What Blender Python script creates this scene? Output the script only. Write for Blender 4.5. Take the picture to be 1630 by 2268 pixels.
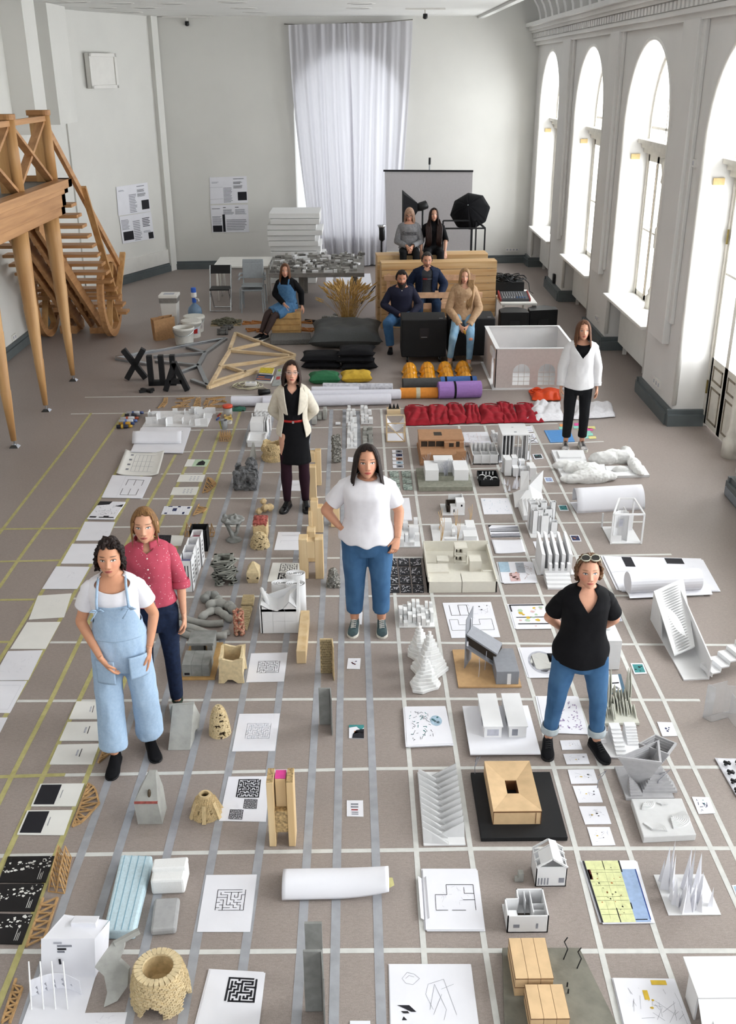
import bpy, bmesh, math, random
import numpy as np
from mathutils import Vector as Vc, Matrix
R=math.radians; PI=math.pi; sin=math.sin; cos=math.cos
SC=bpy.context.scene; COL=SC.collection
for o in list(bpy.data.objects): bpy.data.objects.remove(o)
# ---------------------------------------------------------------- camera
FP=2200.; CH=4.4; _p,_y,_r=R(23.81),R(.33),R(-.31)
fw=Vc((sin(_y)*cos(_p),cos(_y)*cos(_p),-sin(_p)))
_r0=Vc((cos(_y),-sin(_y),0)); _u0=_r0.cross(fw)
cr=_r0*cos(_r)+_u0*sin(_r); cu=_u0*cos(_r)-_r0*sin(_r)
CAM=Vc((0,0,CH))
cd=bpy.data.cameras.new('camera'); co=bpy.data.objects.new('camera',cd); COL.objects.link(co)
cd.sensor_fit='VERTICAL'; cd.sensor_height=36; cd.sensor_width=36*1630/2268; cd.lens=36*FP/2268
cd.clip_start=.1; cd.clip_end=300
co.matrix_world=Matrix((( cr.x,cu.x,-fw.x,0),(cr.y,cu.y,-fw.y,0),(cr.z,cu.z,-fw.z,CH),(0,0,0,1)))
SC.camera=co
# ---------------------------------------------------------------- sky and exposure
SC.view_settings.view_transform='Standard'; SC.view_settings.look='None'
SC.view_settings.gamma=1; SC.view_settings.use_curve_mapping=False
SC.view_settings.exposure=0.06
W=bpy.data.worlds.new('overcast_sky'); SC.world=W; W.use_nodes=True
bg=W.node_tree.nodes['Background']; bg.inputs[0].default_value=(.90,.95,1,1); bg.inputs[1].default_value=1.25
# daylight that comes in through the tall windows of the right wall and the window behind the curtain
def daylight(name,loc,rot,sx,sy,pw):
    l=bpy.data.lights.new(name,'AREA'); l.shape='RECTANGLE'; l.size=sx; l.size_y=sy; l.energy=pw; l.color=(.95,.98,1)
    o=bpy.data.objects.new(name,l); COL.objects.link(o); o.location=loc; o.rotation_euler=rot
WINC=[23.75,19.65,15.65,11.6,7.5,3.4,-.7]     # centres of the arched openings along the right wall
for i,yc in enumerate(WINC):
    daylight('window_daylight',(5.6,yc,2.9),(0,R(90),0),4.2,2.7,430 if i<4 else 680)
daylight('window_daylight',(.45,26.6,2.8),(R(90),0,R(180)),2.6,4.4,45)
# ---------------------------------------------------------------- pixel to place
def ray(px,py): return fw+cr*((px-815)/FP)-cu*((py-1134)/FP)
def F(px,py,z=0.):                 # point on the floor (or at height z) under a pixel
    d=ray(px,py); return CAM+d*((z-CH)/d.z)
def PY(px,py,Y): d=ray(px,py); return CAM+d*(Y/d.y)
def PX(px,py,X): d=ray(px,py); return CAM+d*(X/d.x)
def hgt(px,pb,pt):                 # height of something that stands at floor pixel (px,pb) and reaches row pt
    return PY(px,pt,F(px,pb).y).z
def mpp(px,py): return (F(px,py)-CAM).dot(fw)/FP
# ---------------------------------------------------------------- materials
def lin(h):
    if isinstance(h,str):
        c=[int(h[i:i+2],16)/255 for i in (0,2,4)]
        return tuple((x/12.92 if x<=.04045 else ((x+.055)/1.055)**2.4) for x in c)
    return tuple(h)
MATS={}
def nd(nt,t,**k):
    n=nt.nodes.new(t)
    for a,b in k.items(): setattr(n,a,b)
    return n
def M(name,col,rough=.6,var=.06,scale=25.,bump=0.,bscale=None,metal=0.,spec=.4,stretch=(1,1,1),col2=None,detail=3.,tr=0.,alpha=1.,sheen=0.):
    if name in MATS: return MATS[name]
    m=bpy.data.materials.new(name); m.use_nodes=True; nt=m.node_tree; b=nt.nodes['Principled BSDF']; L=nt.links.new
    c=lin(col); c2=lin(col2) if col2 else tuple(max(0,x*(1-var*2.5)) for x in c)
    tc=nd(nt,'ShaderNodeTexCoord'); mp=nd(nt,'ShaderNodeMapping'); mp.inputs['Scale'].default_value=stretch
    L(tc.outputs['Object'],mp.inputs[0])
    no=nd(nt,'ShaderNodeTexNoise'); no.inputs['Scale'].default_value=scale; no.inputs['Detail'].default_value=detail
    L(mp.outputs[0],no.inputs['Vector'])
    mx=nd(nt,'ShaderNodeMix',data_type='RGBA'); mx.inputs[6].default_value=(*c,1); mx.inputs[7].default_value=(*c2,1)
    rp=nd(nt,'ShaderNodeMapRange'); rp.inputs[1].default_value=.35; rp.inputs[2].default_value=.7
    L(no.outputs[0],rp.inputs[0]); L(rp.outputs[0],mx.inputs[0]); L(mx.outputs[2],b.inputs['Base Color'])
    b.inputs['Roughness'].default_value=rough; b.inputs['Metallic'].default_value=metal
    b.inputs['Specular IOR Level'].default_value=spec
    if tr: b.inputs['Transmission Weight'].default_value=tr
    if sheen: b.inputs['Sheen Weight'].default_value=sheen
    if alpha<1: b.inputs['Alpha'].default_value=alpha
    if bump:
        n2=nd(nt,'ShaderNodeTexNoise'); n2.inputs['Scale'].default_value=bscale or scale*3; n2.inputs['Detail'].default_value=4
        L(mp.outputs[0],n2.inputs['Vector'])
        bp=nd(nt,'ShaderNodeBump'); bp.inputs['Strength'].default_value=bump; bp.inputs['Distance'].default_value=.01
        L(n2.outputs[0],bp.inputs['Height']); L(bp.outputs[0],b.inputs['Normal'])
    MATS[name]=m; return m
def WOOD(name,c1,c2,axis=0,rough=.5,scale=14.,bump=.1):
    s=[1.,1.,1.]; s[axis]=.06
    return M(name,c1,rough=rough,scale=scale,col2=c2,stretch=s,bump=bump,bscale=scale*2,detail=5)
def THIN(name,col,alpha_mix=.5,rough=.4,translucent=False):
    if name in MATS: return MATS[name]
    m=bpy.data.materials.new(name); m.use_nodes=True; nt=m.node_tree; L=nt.links.new
    out=nt.nodes['Material Output']; nt.nodes.remove(nt.nodes['Principled BSDF'])
    d=nd(nt,'ShaderNodeBsdfDiffuse'); d.inputs[0].default_value=(*lin(col),1)
    mx=nd(nt,'ShaderNodeMixShader'); mx.inputs[0].default_value=alpha_mix
    t=nd(nt,'ShaderNodeBsdfTranslucent' if translucent else 'ShaderNodeBsdfTransparent')
    if translucent: t.inputs[0].default_value=(*lin(col),1)
    L(d.outputs[0],mx.inputs[1]); L(t.outputs[0],mx.inputs[2])
    last=mx
    if not translucent:
        g=nd(nt,'ShaderNodeBsdfGlossy'); g.inputs['Roughness'].default_value=rough
        m2=nd(nt,'ShaderNodeMixShader'); m2.inputs[0].default_value=.07
        L(mx.outputs[0],m2.inputs[1]); L(g.outputs[0],m2.inputs[2]); last=m2
    L(last.outputs[0],out.inputs[0]); MATS[name]=m; return m
# ---------------------------------------------------------------- mesh builder
class MB:
    def __init__(s): s.v=[]; s.f=[]
    def add(s,vs,fs):
        n=len(s.v); s.v+=[tuple(v) for v in vs]; s.f+=[tuple(i+n for i in f) for f in fs]; return s
    def hexa(s,b,t):                       # two rings of n points
        n=len(b); s.add(list(b)+list(t),[tuple(range(n))[::-1],tuple(range(n,2*n))]+[(i,(i+1)%n,n+(i+1)%n,n+i) for i in range(n)]); return s
    def bx(s,x0,x1,y0,y1,z0,z1): return s.hexa([(x0,y0,z0),(x1,y0,z0),(x1,y1,z0),(x0,y1,z0)],[(x0,y0,z1),(x1,y0,z1),(x1,y1,z1),(x0,y1,z1)])
    def box(s,c,d,rz=0,rx=0,ry=0):
        m=Matrix.Rotation(rz,3,'Z')@Matrix.Rotation(ry,3,'Y')@Matrix.Rotation(rx,3,'X'); c=Vc(c); x,y,z=d[0]/2,d[1]/2,d[2]/2
        q=[(-x,-y),(x,-y),(x,y),(-x,y)]
        return s.hexa([c+m@Vc((a,b,-z)) for a,b in q],[c+m@Vc((a,b,z)) for a,b in q])
    def prism(s,poly,z0,z1): return s.hexa([(p[0],p[1],z0) for p in poly],[(p[0],p[1],z1) for p in poly])
    def ext(s,poly,d): d=Vc(d); return s.hexa([Vc(p) for p in poly],[Vc(p)+d for p in poly])
    def bar(s,p,q,w,h,up=(0,0,1)):
        p,q=Vc(p),Vc(q); t=(q-p).normalized(); up=Vc(up)
        a=t.cross(up)
        if a.length<1e-4: a=t.cross(Vc((0,1,0)))
        a.normalize(); b=a.cross(t); k=[(-1,-1),(1,-1),(1,1),(-1,1)]
        return s.hexa([p+a*(i*w/2)+b*(j*h/2) for i,j in k],[q+a*(i*w/2)+b*(j*h/2) for i,j in k])
    def loft(s,rings,cap=True,closed=True):
        n=len(rings[0]); vs=[v for r in rings for v in r]; fs=[]
        for k in range(len(rings)-1):
            for i in range(n if closed else n-1):
                j=(i+1)%n; fs.append((k*n+i,k*n+j,(k+1)*n+j,(k+1)*n+i))
        if cap: fs.append(tuple(range(n))[::-1]); fs.append(tuple(range(len(vs)-n,len(vs))))
        return s.add(vs,fs)
    def tube(s,pts,r,n=8,cap=True,closed=False):
        pts=[Vc(p) for p in pts]; K=len(pts); rs=r if hasattr(r,'__len__') else [r]*K; rings=[]; a=None
        for i,p in enumerate(pts):
            t=(pts[min(i+1,K-1)]-pts[max(i-1,0)])
            if closed: t=pts[(i+1)%K]-pts[i-1]
            t=t.normalized() if t.length>1e-9 else Vc((0,0,1))
            if a is None:
                a=t.cross(Vc((0,0,1)))
                if a.length<.05: a=t.cross(Vc((0,1,0)))
            a=(a-t*a.dot(t)).normalized(); b=t.cross(a)
            rings.append([p+(a*cos(2*PI*k/n)+b*sin(2*PI*k/n))*rs[i] for k in range(n)])
        if closed: rings.append(rings[0])
        return s.loft(rings,cap=cap and not closed)
    def lathe(s,prof,n=20,c=(0,0,0),cap=True):
        return s.loft([[(c[0]+r*cos(2*PI*k/n),c[1]+r*sin(2*PI*k/n),c[2]+z) for k in range(n)] for r,z in prof],cap=cap)
    def sph(s,c,r,n=12,m=8):
        r=r if hasattr(r,'__len__') else (r,r,r)
        return s.loft([[(c[0]+r[0]*cos(2*PI*k/n)*sin(max(.02,min(PI-.02,PI*j/m))),c[1]+r[1]*sin(2*PI*k/n)*sin(max(.02,min(PI-.02,PI*j/m))),c[2]-r[2]*cos(PI*j/m)) for k in range(n)] for j in range(m+1)])
    def grid(s,nu,nv,fn):
        return s.add([fn(i/nu,j/nv) for j in range(nv+1) for i in range(nu+1)],[(j*(nu+1)+i,j*(nu+1)+i+1,(j+1)*(nu+1)+i+1,(j+1)*(nu+1)+i) for j in range(nv) for i in range(nu)])
    def build(s,name,mat,parent=None,smooth=False,world=False,bev=0,sol=0,sub=0,fix=True):
        me=bpy.data.meshes.new(name); off=Vc((0,0,0)); a=np.array(s.v,dtype=float)
        if parent is None:
            off=Vc(((a[:,0].min()+a[:,0].max())/2,(a[:,1].min()+a[:,1].max())/2,a[:,2].min()))
        elif world: off=absloc(parent)
        a=a-np.array(off)
        me.from_pydata(a.tolist(),[],s.f)
        if fix:
            b=bmesh.new(); b.from_mesh(me); bmesh.ops.recalc_face_normals(b,faces=b.faces); b.to_mesh(me); b.free()
        if smooth: me.shade_smooth()
        me.materials.append(MATS[mat] if isinstance(mat,str) else mat)
        o=bpy.data.objects.new(name,me); COL.objects.link(o)
        if parent is None: o.location=off
        else: o.parent=parent
        if sol: d=o.modifiers.new('s','SOLIDIFY'); d.thickness=sol; d.offset=0
        if bev: d=o.modifiers.new('b','BEVEL'); d.width=bev; d.segments=2; d.limit_method='ANGLE'
        if sub: d=o.modifiers.new('u','SUBSURF'); d.levels=d.render_levels=sub
        return o
def absloc(o):
    v=Vc(o.location)
    while o.parent: o=o.parent; v=v+Vc(o.location)
    return v
def tag(o,label,cat,group=None):
    o['label']=label; o['category']=cat
    if group: o['group']=group
    return o
def thing(name,label,cat,loc,rz=0,group=None):
    o=bpy.data.objects.new(name,None); COL.objects.link(o); o.empty_display_size=.1
    o.location=loc; o.rotation_euler=(0,0,rz); return tag(o,label,cat,group)
def struct(o): o['kind']='structure'; return o
def copy_tree(o,parent=None):
    c=o.copy(); COL.objects.link(c); c.parent=parent
    for ch in list(o.children): copy_tree(ch,c)
    return c
def arcpts(c,r,a0,a1,n): return [(c[0]+r*cos(a0+(a1-a0)*i/n),c[1]+r*sin(a0+(a1-a0)*i/n)) for i in range(n+1)]
rnd=random.Random(7)
# common materials
M('plaster','dcdbd6',rough=.85,var=.02,scale=1.2,bump=.03,bscale=60)
M('plaster_right','dddbd8',rough=.85,var=.02,scale=1.5,bump=.03,bscale=60)
M('ceiling_white','e2e2df',rough=.9,var=.015,scale=1)
M('white_paint','e4e2dd',rough=.45,var=.02,scale=6)
M('old_paint','dedad0',rough=.5,var=.05,scale=8,bump=.05)
M('greybrown_trim','8f8474',rough=.8,var=.15,scale=30)  # grey-brown tone of the door panel mouldings and window rods
M('skirting_grey','5d6466',rough=.5,var=.05,scale=5)
M('chrome','c8cbd0',rough=.2,metal=1.,var=.02)
M('steel','a9adb2',rough=.3,metal=1.,var=.06,scale=12)
M('black_metal','15161a',rough=.4,var=.1)
M('black_plastic','0e0f12',rough=.5,var=.1)
M('brass','8a7a4a',rough=.4,metal=.9)
M('paper','e6e6ec',rough=.8,var=.012,scale=6)
M('paper_warm','e4e3de',rough=.8,var=.015,scale=6)
M('ink','17171f',rough=.7,var=.05,scale=40)
M('ink_grey','8d8f98',rough=.8,var=.1)
M('ink_light','b9bac4',rough=.8,var=.08)
M('card_white','e3e3e4',rough=.7,var=.015,scale=8)
M('foam_white','e9e9e8',rough=.9,var=.02,scale=120,bump=.12,bscale=160)
M('concrete','8e8f8c',rough=.85,var=.12,scale=14,bump=.15,bscale=40)
M('concrete_pale','a9a9a4',rough=.85,var=.10,scale=10,bump=.15,bscale=40)
WOOD('pine','d9b98a','c69a66',0); WOOD('pine_z','d9b98a','c69a66',2)
WOOD('pale_wood','dcc6a2','ccae84',0)
WOOD('oak_x','b98a5a','9a6c40',0); WOOD('oak_y','bf9062','a1744a',1); WOOD('oak_z','c59a66','ab7e4e',2)
M('balsa','d9c193',rough=.8,var=.1,scale=30)
M('stick_wood','c29b6a',rough=.7,var=.15,scale=30)
# ================================================================ the room
ZC=5.6
def yb(x): return 25.28+.075*x
# carpet floor with weave, faint seams and worn patches
def carpet():
    m=bpy.data.materials.new('carpet'); m.use_nodes=True; nt=m.node_tree; L=nt.links.new; b=nt.nodes['Principled BSDF']
    tc=nd(nt,'ShaderNodeTexCoord')
    def noise(sc,st=(1,1,1),det=4):
        mp=nd(nt,'ShaderNodeMapping'); mp.inputs['Scale'].default_value=st; L(tc.outputs['Object'],mp.inputs[0])
        n=nd(nt,'ShaderNodeTexNoise'); n.inputs['Scale'].default_value=sc; n.inputs['Detail'].default_value=det; L(mp.outputs[0],n.inputs['Vector']); return n.outputs[0]
    a=nd(nt,'ShaderNodeMix',data_type='RGBA'); a.inputs[6].default_value=(*lin('9c918b'),1); a.inputs[7].default_value=(*lin('8d827c'),1)
    L(noise(.7),a.inputs[0])
    w=noise(40,(1,2.2,1),5); c=nd(nt,'ShaderNodeMix',data_type='RGBA',blend_type='OVERLAY'); c.inputs[0].default_value=.22
    L(a.outputs[2],c.inputs[6]); L(w,c.inputs[7])
    d=noise(150,(1,1,1),2); e=nd(nt,'ShaderNodeMix',data_type='RGBA',blend_type='OVERLAY'); e.inputs[0].default_value=.3
    L(c.outputs[2],e.inputs[6]); L(d,e.inputs[7]); L(e.outputs[2],b.inputs['Base Color'])
    b.inputs['Roughness'].default_value=.52; b.inputs['Specular IOR Level'].default_value=.5
    bp=nd(nt,'ShaderNodeBump'); bp.inputs['Strength'].default_value=.12; bp.inputs['Distance'].default_value=.004; L(d,bp.inputs['Height']); L(bp.outputs[0],b.inputs['Normal'])
    MATS['carpet']=m
carpet()
fl=MB(); fl.bx(-6.4,5.2,-4,27.2,-.12,0); floor=struct(fl.build('floor','carpet'))
# tape lines stuck to the floor
M('tape_white','d2d2ce',rough=.7,var=.04,scale=20)
M('tape_yellow','b9b27a',rough=.6,var=.06,scale=20,col2='a8a168')
def packtape():
    m=THIN('tape_clear','b4b6bc',.30,.25); nt=m.node_tree
    mx=[n for n in nt.nodes if n.type=='MIX_SHADER' and abs(n.inputs[0].default_value-.30)<1e-3][0]
    tc=nd(nt,'ShaderNodeTexCoord'); n=nd(nt,'ShaderNodeTexNoise'); n.inputs['Scale'].default_value=9; n.inputs['Detail'].default_value=7
    r=nd(nt,'ShaderNodeMapRange'); r.inputs[1].default_value=.35; r.inputs[2].default_value=.65; r.inputs[3].default_value=.26; r.inputs[4].default_value=.42
    nt.links.new(tc.outputs['Object'],n.inputs['Vector']); nt.links.new(n.outputs[0],r.inputs[0]); nt.links.new(r.outputs[0],mx.inputs[0])
packtape()
def tape(pts,w,mat,z):
    p=[F(*q) for q in pts]; a=[];b=[]
    for i,c in enumerate(p):
        t=(p[min(i+1,len(p)-1)]-p[max(i-1,0)]); t=Vc((t.x,t.y,0)).normalized(); n=Vc((-t.y,t.x,0))*(w/2)
        a.append((c.x+n.x,c.y+n.y,z)); b.append((c.x-n.x,c.y-n.y,z))
    m=MB(); m.loft([[u,v,(v[0],v[1],z-.0004),(u[0],u[1],z-.0004)] for u,v in zip(a,b)]); m.build('tape_strip',mat,floor,world=1)
for pts in ([(-60,2107),(400,2109),(900,2105),(1300,2107),(1700,2106)],[(-60,1897),(431,1889),(900,1883),(1060,1880),(1700,1879)],
 [(144,1717),(420,1712),(830,1703),(1028,1701),(1700,1699)],[(38,1553),(420,1551),(660,1549),(1028,1548),(1550,1551)],
 [(111,1423),(539,1422),(856,1423),(1211,1426),(1640,1429)],[(150,1326),(539,1321),(982,1320),(1558,1319)],
 [(160,1241),(402,1238),(905,1235),(1177,1233),(1487,1228)],[(240,1168),(404,1166),(942,1162),(1427,1156)],
 [(311,1105),(560,1104),(926,1097),(1414,1090)],[(356,1050),(571,1047),(850,1043),(1184,1035),(1290,1031)],
 [(404,1001),(725,994),(858,992),(1192,984),(1337,978)],[(304,955),(424,953),(725,947),(850,946),(1235,938)],
 [(157,917),(515,912),(836,906),(1000,903)],[(188,880),(510,876),(1077,863),(1130,862)]): tape(pts,.033,'tape_white',.0012)
for pts in ([(0,1329),(77,1328)],[(0,1244),(134,1241)],[(0,1172),(180,1170)],[(-20,1422),(25,1422)],[(-40,1722),(144,1716)]): tape(pts,.035,'tape_yellow',.0012)
for pts in ([(202,915),(150,986),(77,1080),(0,1180),(-60,1260)],[(276,915),(160,1080),(53,1222),(0,1299),(-50,1368)],
 [(275,1017),(131,1250),(0,1461),(-40,1525)],[(345,1000),(283,1107),(162,1320),(59,1508),(0,1606),(-30,1660)],
 [(389,1007),(331,1112),(285,1196),(180,1412),(111,1555),(26,1720),(-40,1855)],[(449,951),(354,1160),(198,1503),(95,1720),(15,1895),(-40,2010)],
 [(487,956),(405,1175),(227,1635),(124,1892),(43,2111),(-20,2268)],[(532,912),(489,1039),(447,1157),(430,1205)]): tape(pts,.036,'tape_yellow',.0018)
for pts in ([(430,1205),(252,1696),(155,1959),(100,2122),(52,2268)],[(562,915),(505,1104),(431,1339),(348,1609),(270,1860),(189,2122),(143,2268)],
 [(605,917),(564,1104),(523,1300),(378,1860),(316,2122),(280,2280)],[(650,915),(614,1104),(585,1300),(477,1860),(431,2108),(401,2280)],
 [(690,910),(670,1104),(635,1410),(578,1860),(543,2108),(519,2280)],[(734,907),(725,1104),(715,1320),(682,1860),(667,2108),(655,2280)],
 [(763,907),(760,1104),(758,1320),(747,1860),(739,2280)],[(792,910),(801,1104),(810,1320),(831,1860),(845,2280)]): tape(pts,.052,'tape_clear',.0018)
for pts in ([(844,906),(854,1039),(876,1340),(910,1720),(938,2100),(951,2280)],[(900,947),(926,1130),(960,1340),(1018,1720),(1074,2100),(1103,2280)],
 [(1016,943),(1040,1040),(1088,1232),(1120,1338),(1184,1549),(1226,1700),(1275,1879),(1374,2280)],[(1073,943),(1105,1040),(1145,1163),(1203,1332),(1330,1700),(1391,1879),(1460,2090),(1528,2280)],
 [(1144,942),(1184,1041),(1270,1218),(1373,1440),(1420,1551),(1486,1692),(1574,1878),(1680,2110)],[(1177,942),(1250,1094),(1310,1218),(1409,1428),(1470,1551),(1536,1699),(1660,1960)]): tape(pts,.032,'tape_white',.0018)
# back wall with the arched window behind the curtain
AX,AH,AZ,AS=-.28,1.27,3.55,.75
m=MB(); T=.55
def wallpoly(m,poly): m.hexa([(x,yb(x),z) for x,z in poly],[(x,yb(x)+T,z) for x,z in poly])
arch=[(AX+AH*cos(PI-PI*i/24),AZ+AH*sin(PI-PI*i/24)) for i in range(25)]
wallpoly(m,[(-4.75,-.1),(AX-AH,-.1),(AX-AH,6.6),(-4.75,6.6)]); wallpoly(m,[(AX+AH,-.1),(5.2,-.1),(5.2,6.6),(AX+AH,6.6)])
wallpoly(m,[(AX-AH,-.1),(AX+AH,-.1),(AX+AH,AS),(AX-AH,AS)])
for i in range(24): wallpoly(m,[arch[i],arch[i+1],(arch[i+1][0],6.6),(arch[i][0],6.6)])
struct(m.build('wall_back','plaster'))
# diagonal corner wall, left wall, duct boxes on it
DP=[(-4.62,24.93),(-5.46,23.13),(-6.02,21.95)]
m=MB(); m.prism([DP[0],DP[2],(-6.4,22.1),(-5.0,25.6)],-.1,6.6); struct(m.build('wall_corner','plaster'))
m=MB(); m.bx(-6.4,-6.02,-4,22.1,-.1,6.6); struct(m.build('wall_left','plaster'))
m=MB(); m.bx(-6.02,-5.62,20.05,21.3,3.55,ZC); struct(m.build('trim_1','plaster'))
m=MB(); m.bx(-6.02,-5.62,18.6,19.3,3.45,ZC); struct(m.build('trim_2','plaster'))
def dpt(t,o): # point along the diagonal wall, o out of the wall
    a=Vc(DP[2]);b=Vc(DP[0]); d=(b-a).normalized(); n=Vc((d.y,-d.x)); q=a+(b-a)*t+n*o; return (q.x,q.y)
m=MB(); m.prism([dpt(.93,0),dpt(1.0,0),dpt(1.0,.10),dpt(.93,.10)],.0,ZC); struct(m.build('trim_3','plaster'))
m=MB(); m.prism([dpt(-.02,0),dpt(.16,0),dpt(.16,.07),dpt(-.02,.07)],.0,ZC); struct(m.build('trim_4','plaster'))
# white ledge and grey skirting along corner, left and back walls
m=MB(); m.prism([dpt(-.02,0),dpt(1.01,0),dpt(1.01,.05),dpt(-.02,.05)],.2,.52); struct(m.build('trim_5','white_paint'))
def skirt(name,segs,h=.19,t=.07):
    m=MB()
    for a,b,n in segs:
        a,b,n=Vc(a),Vc(b),Vc(n)
        for t_,z0,z1 in ((t,0,h*.72),(t*.55,h*.72,h)):
            m.prism([a,b,b+n*t_,a+n*t_],z0,z1)
    return struct(m.build(name,'skirting_grey'))
skirt('baseboard_corner',[(dpt(-.03,.02),dpt(1.02,.02),Vc(dpt(0,1))-Vc(dpt(0,0)))])
skirt('baseboard_left',[((-6.02,-4),(-6.02,22),(1,0))])
skirt('baseboard_back',[((-4.6,yb(-4.6)),(4.25,yb(4.25)),(.075,-1))])
# ceiling: dropped flat panel, then the raised strip with the ribbed cove
m=MB(); m.bx(-6.4,2.9,-4,27,ZC,ZC+.12); m.bx(2.86,2.98,-4,27,ZC,ZC+.3); m.bx(2.74,2.86,-4,27,ZC-.05,ZC+.01); ceiling=struct(m.build('ceiling','ceiling_white'))
m=MB(); m.bx(2.9,5.2,-4,27,6.25,6.4); struct(m.build('ceiling_cove','ceiling_white'))
for (px,py) in [(130,5),(167,4),(228,17),(265,7),(320,17),(288,27),(345,35),(385,43),(515,5),(540,18),(565,27),(578,36),(380,8),(800,8),(795,18),(450,34)]:
    q=F(px,py,ZC); m=MB(); m.lathe([(.2,ZC-.005),(.26,ZC-.005),(.27,ZC+.005),(.18,ZC+.004)],24,(q.x,q.y,0),cap=False); m.lathe([(.19,ZC+.004),(.001,ZC+.004)],24,(q.x,q.y,0),cap=False); m.build('ceiling_light_ring','white_paint',ceiling,world=1)
for i,(px,py,w) in enumerate(((413,36,.55),(942,18,.4))):
    q=F(px,py,ZC); t=thing('ceiling_spot_camera',['small dark camera hanging from ceiling plate above the duct boxes','small dark camera hanging from ceiling plate right of the curtain top'][i],'camera',(q.x,q.y,ZC))
    m=MB(); m.bx(-w,w,-.05,.05,-.03,0); m.build('plate','white_paint',t)
    m=MB(); m.lathe([(.02,-.1),(.02,-.03)],8); m.build('stem','white_paint',t); m=MB(); m.lathe([(.02,-.2),(.05,-.18),(.045,-.1)],12); m.build('lens_body','black_metal',t,smooth=1)
# right wall with arched openings
HW=1.25; SPR=3.6; XF=4.2; XB=4.62
m=MB(); edges=[27.0]
for yc in WINC: edges+= [yc+HW,yc-HW]
edges.append(-4.0)
for i in range(0,len(edges),2): m.bx(XF,4.95,edges[i+1],edges[i],-.1,6.3)
for yc in WINC:
    ar=[(yc+HW*cos(PI*i/24),SPR+HW*sin(PI*i/24)) for i in range(25)]
    for i in range(24): m.hexa([(XF,*ar[i]),(XF,*ar[i+1]),(XF,ar[i+1][0],6.3),(XF,ar[i][0],6.3)],[(4.95,*ar[i]),(4.95,*ar[i+1]),(4.95,ar[i+1][0],6.3),(4.95,ar[i][0],6.3)])
    if yc!=11.6: m.bx(4.58,4.95,yc-HW,yc+HW,-.1,.95)
struct(m.build('wall_right','plaster_right'))
# pilaster strips on the piers, arch mouldings
for i,(y0,y1) in enumerate(((21.3,22.1),(17.35,17.95),(13.3,13.95),(9.2,9.9))):
    m=MB(); m.bx(XF-.1,XF,y0,y1,1.2 if i<2 else 1.0,5.0); m.bx(XF-.05,XF,y0-.12,y1+.12,1.3,5.0); struct(m.build('trim_%d'%(6+i),'plaster_right',bev=.01))
for i,yc in enumerate(WINC[:4]):
    ar=[(XF+.02,yc+HW,.28)]+[(XF+.02,yc+HW*cos(PI*k/24),SPR+HW*sin(PI*k/24)) for k in range(25)]+[(XF+.02,yc-HW,.28)]
    m=MB(); m.tube(ar,.035,8); struct(m.build('trim_%d'%(10+i),'white_paint',smooth=1))
# cornice with dentils, cove ribs
m=MB()
for x,z0,z1 in ((.08,4.98,5.06),(.14,5.06,5.12),(.1,5.12,5.24),(.2,5.24,5.29),(.26,5.29,5.36),(.34,5.36,5.44)): m.bx(XF-x,XF+.02,-4,25.7,z0,z1)
cor=struct(m.build('trim_14','plaster_right'))
dm=None
for k in range(110):
    y=6+.178*k
    if dm is None:
        q=MB(); q.bx(-.165,0,-.05,.05,0,.1); dm=q.build('dentil','plaster_right',cor); dm.location=(XF-cor.location.x,y-cor.location.y,5.13-cor.location.z)
    else:
        c=dm.copy(); COL.objects.link(c); c.location=(XF-cor.location.x,y-cor.location.y,5.13-cor.location.z)
for k in range(26):
    q=MB(); y=6.1+.75*k; pr=[]
    for a in range(9):
        t=PI/2*a/8; pr.append(((XF-.12)-.95*(1-cos(t)),5.44+.8*sin(t)))
    q.hexa([(x,y-.11,z) for x,z in pr]+[(x+.2,y-.11,z+.05) for x,z in pr[::-1]],[(x,y+.11,z) for x,z in pr]+[(x+.2,y+.11,z+.05) for x,z in pr[::-1]])
    q.build('cove_rib','plaster_right',cor,world=1)
m=MB(); pr=[((XF+.06)-.95*(1-cos(PI/2*a/8)),5.44+.85*sin(PI/2*a/8)) for a in range(9)]
m.hexa([(x,-4,z) for x,z in pr]+[(XF+.1,-4,6.4)],[(x,26,z) for x,z in pr]+[(XF+.1,26,6.4)]); m.build('cove','plaster_right',cor,world=1)
# skirting on the piers
sg=[]
for i in range(0,len(edges)-2,2):
    y1,y0=edges[i],edges[i+1]; y1=min(y1,25.6)
    sg.append(((XF,y0-.0),(XF,y1+.0),(-1,0)))
    sg.append(((XF-.07,y0),(XB,y0),(0,-1)));
    if y1<25: sg.append(((XF-.07,y1),(XB,y1),(0,1)))
skirt('baseboard_right',sg,h=.22,t=.09)
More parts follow.
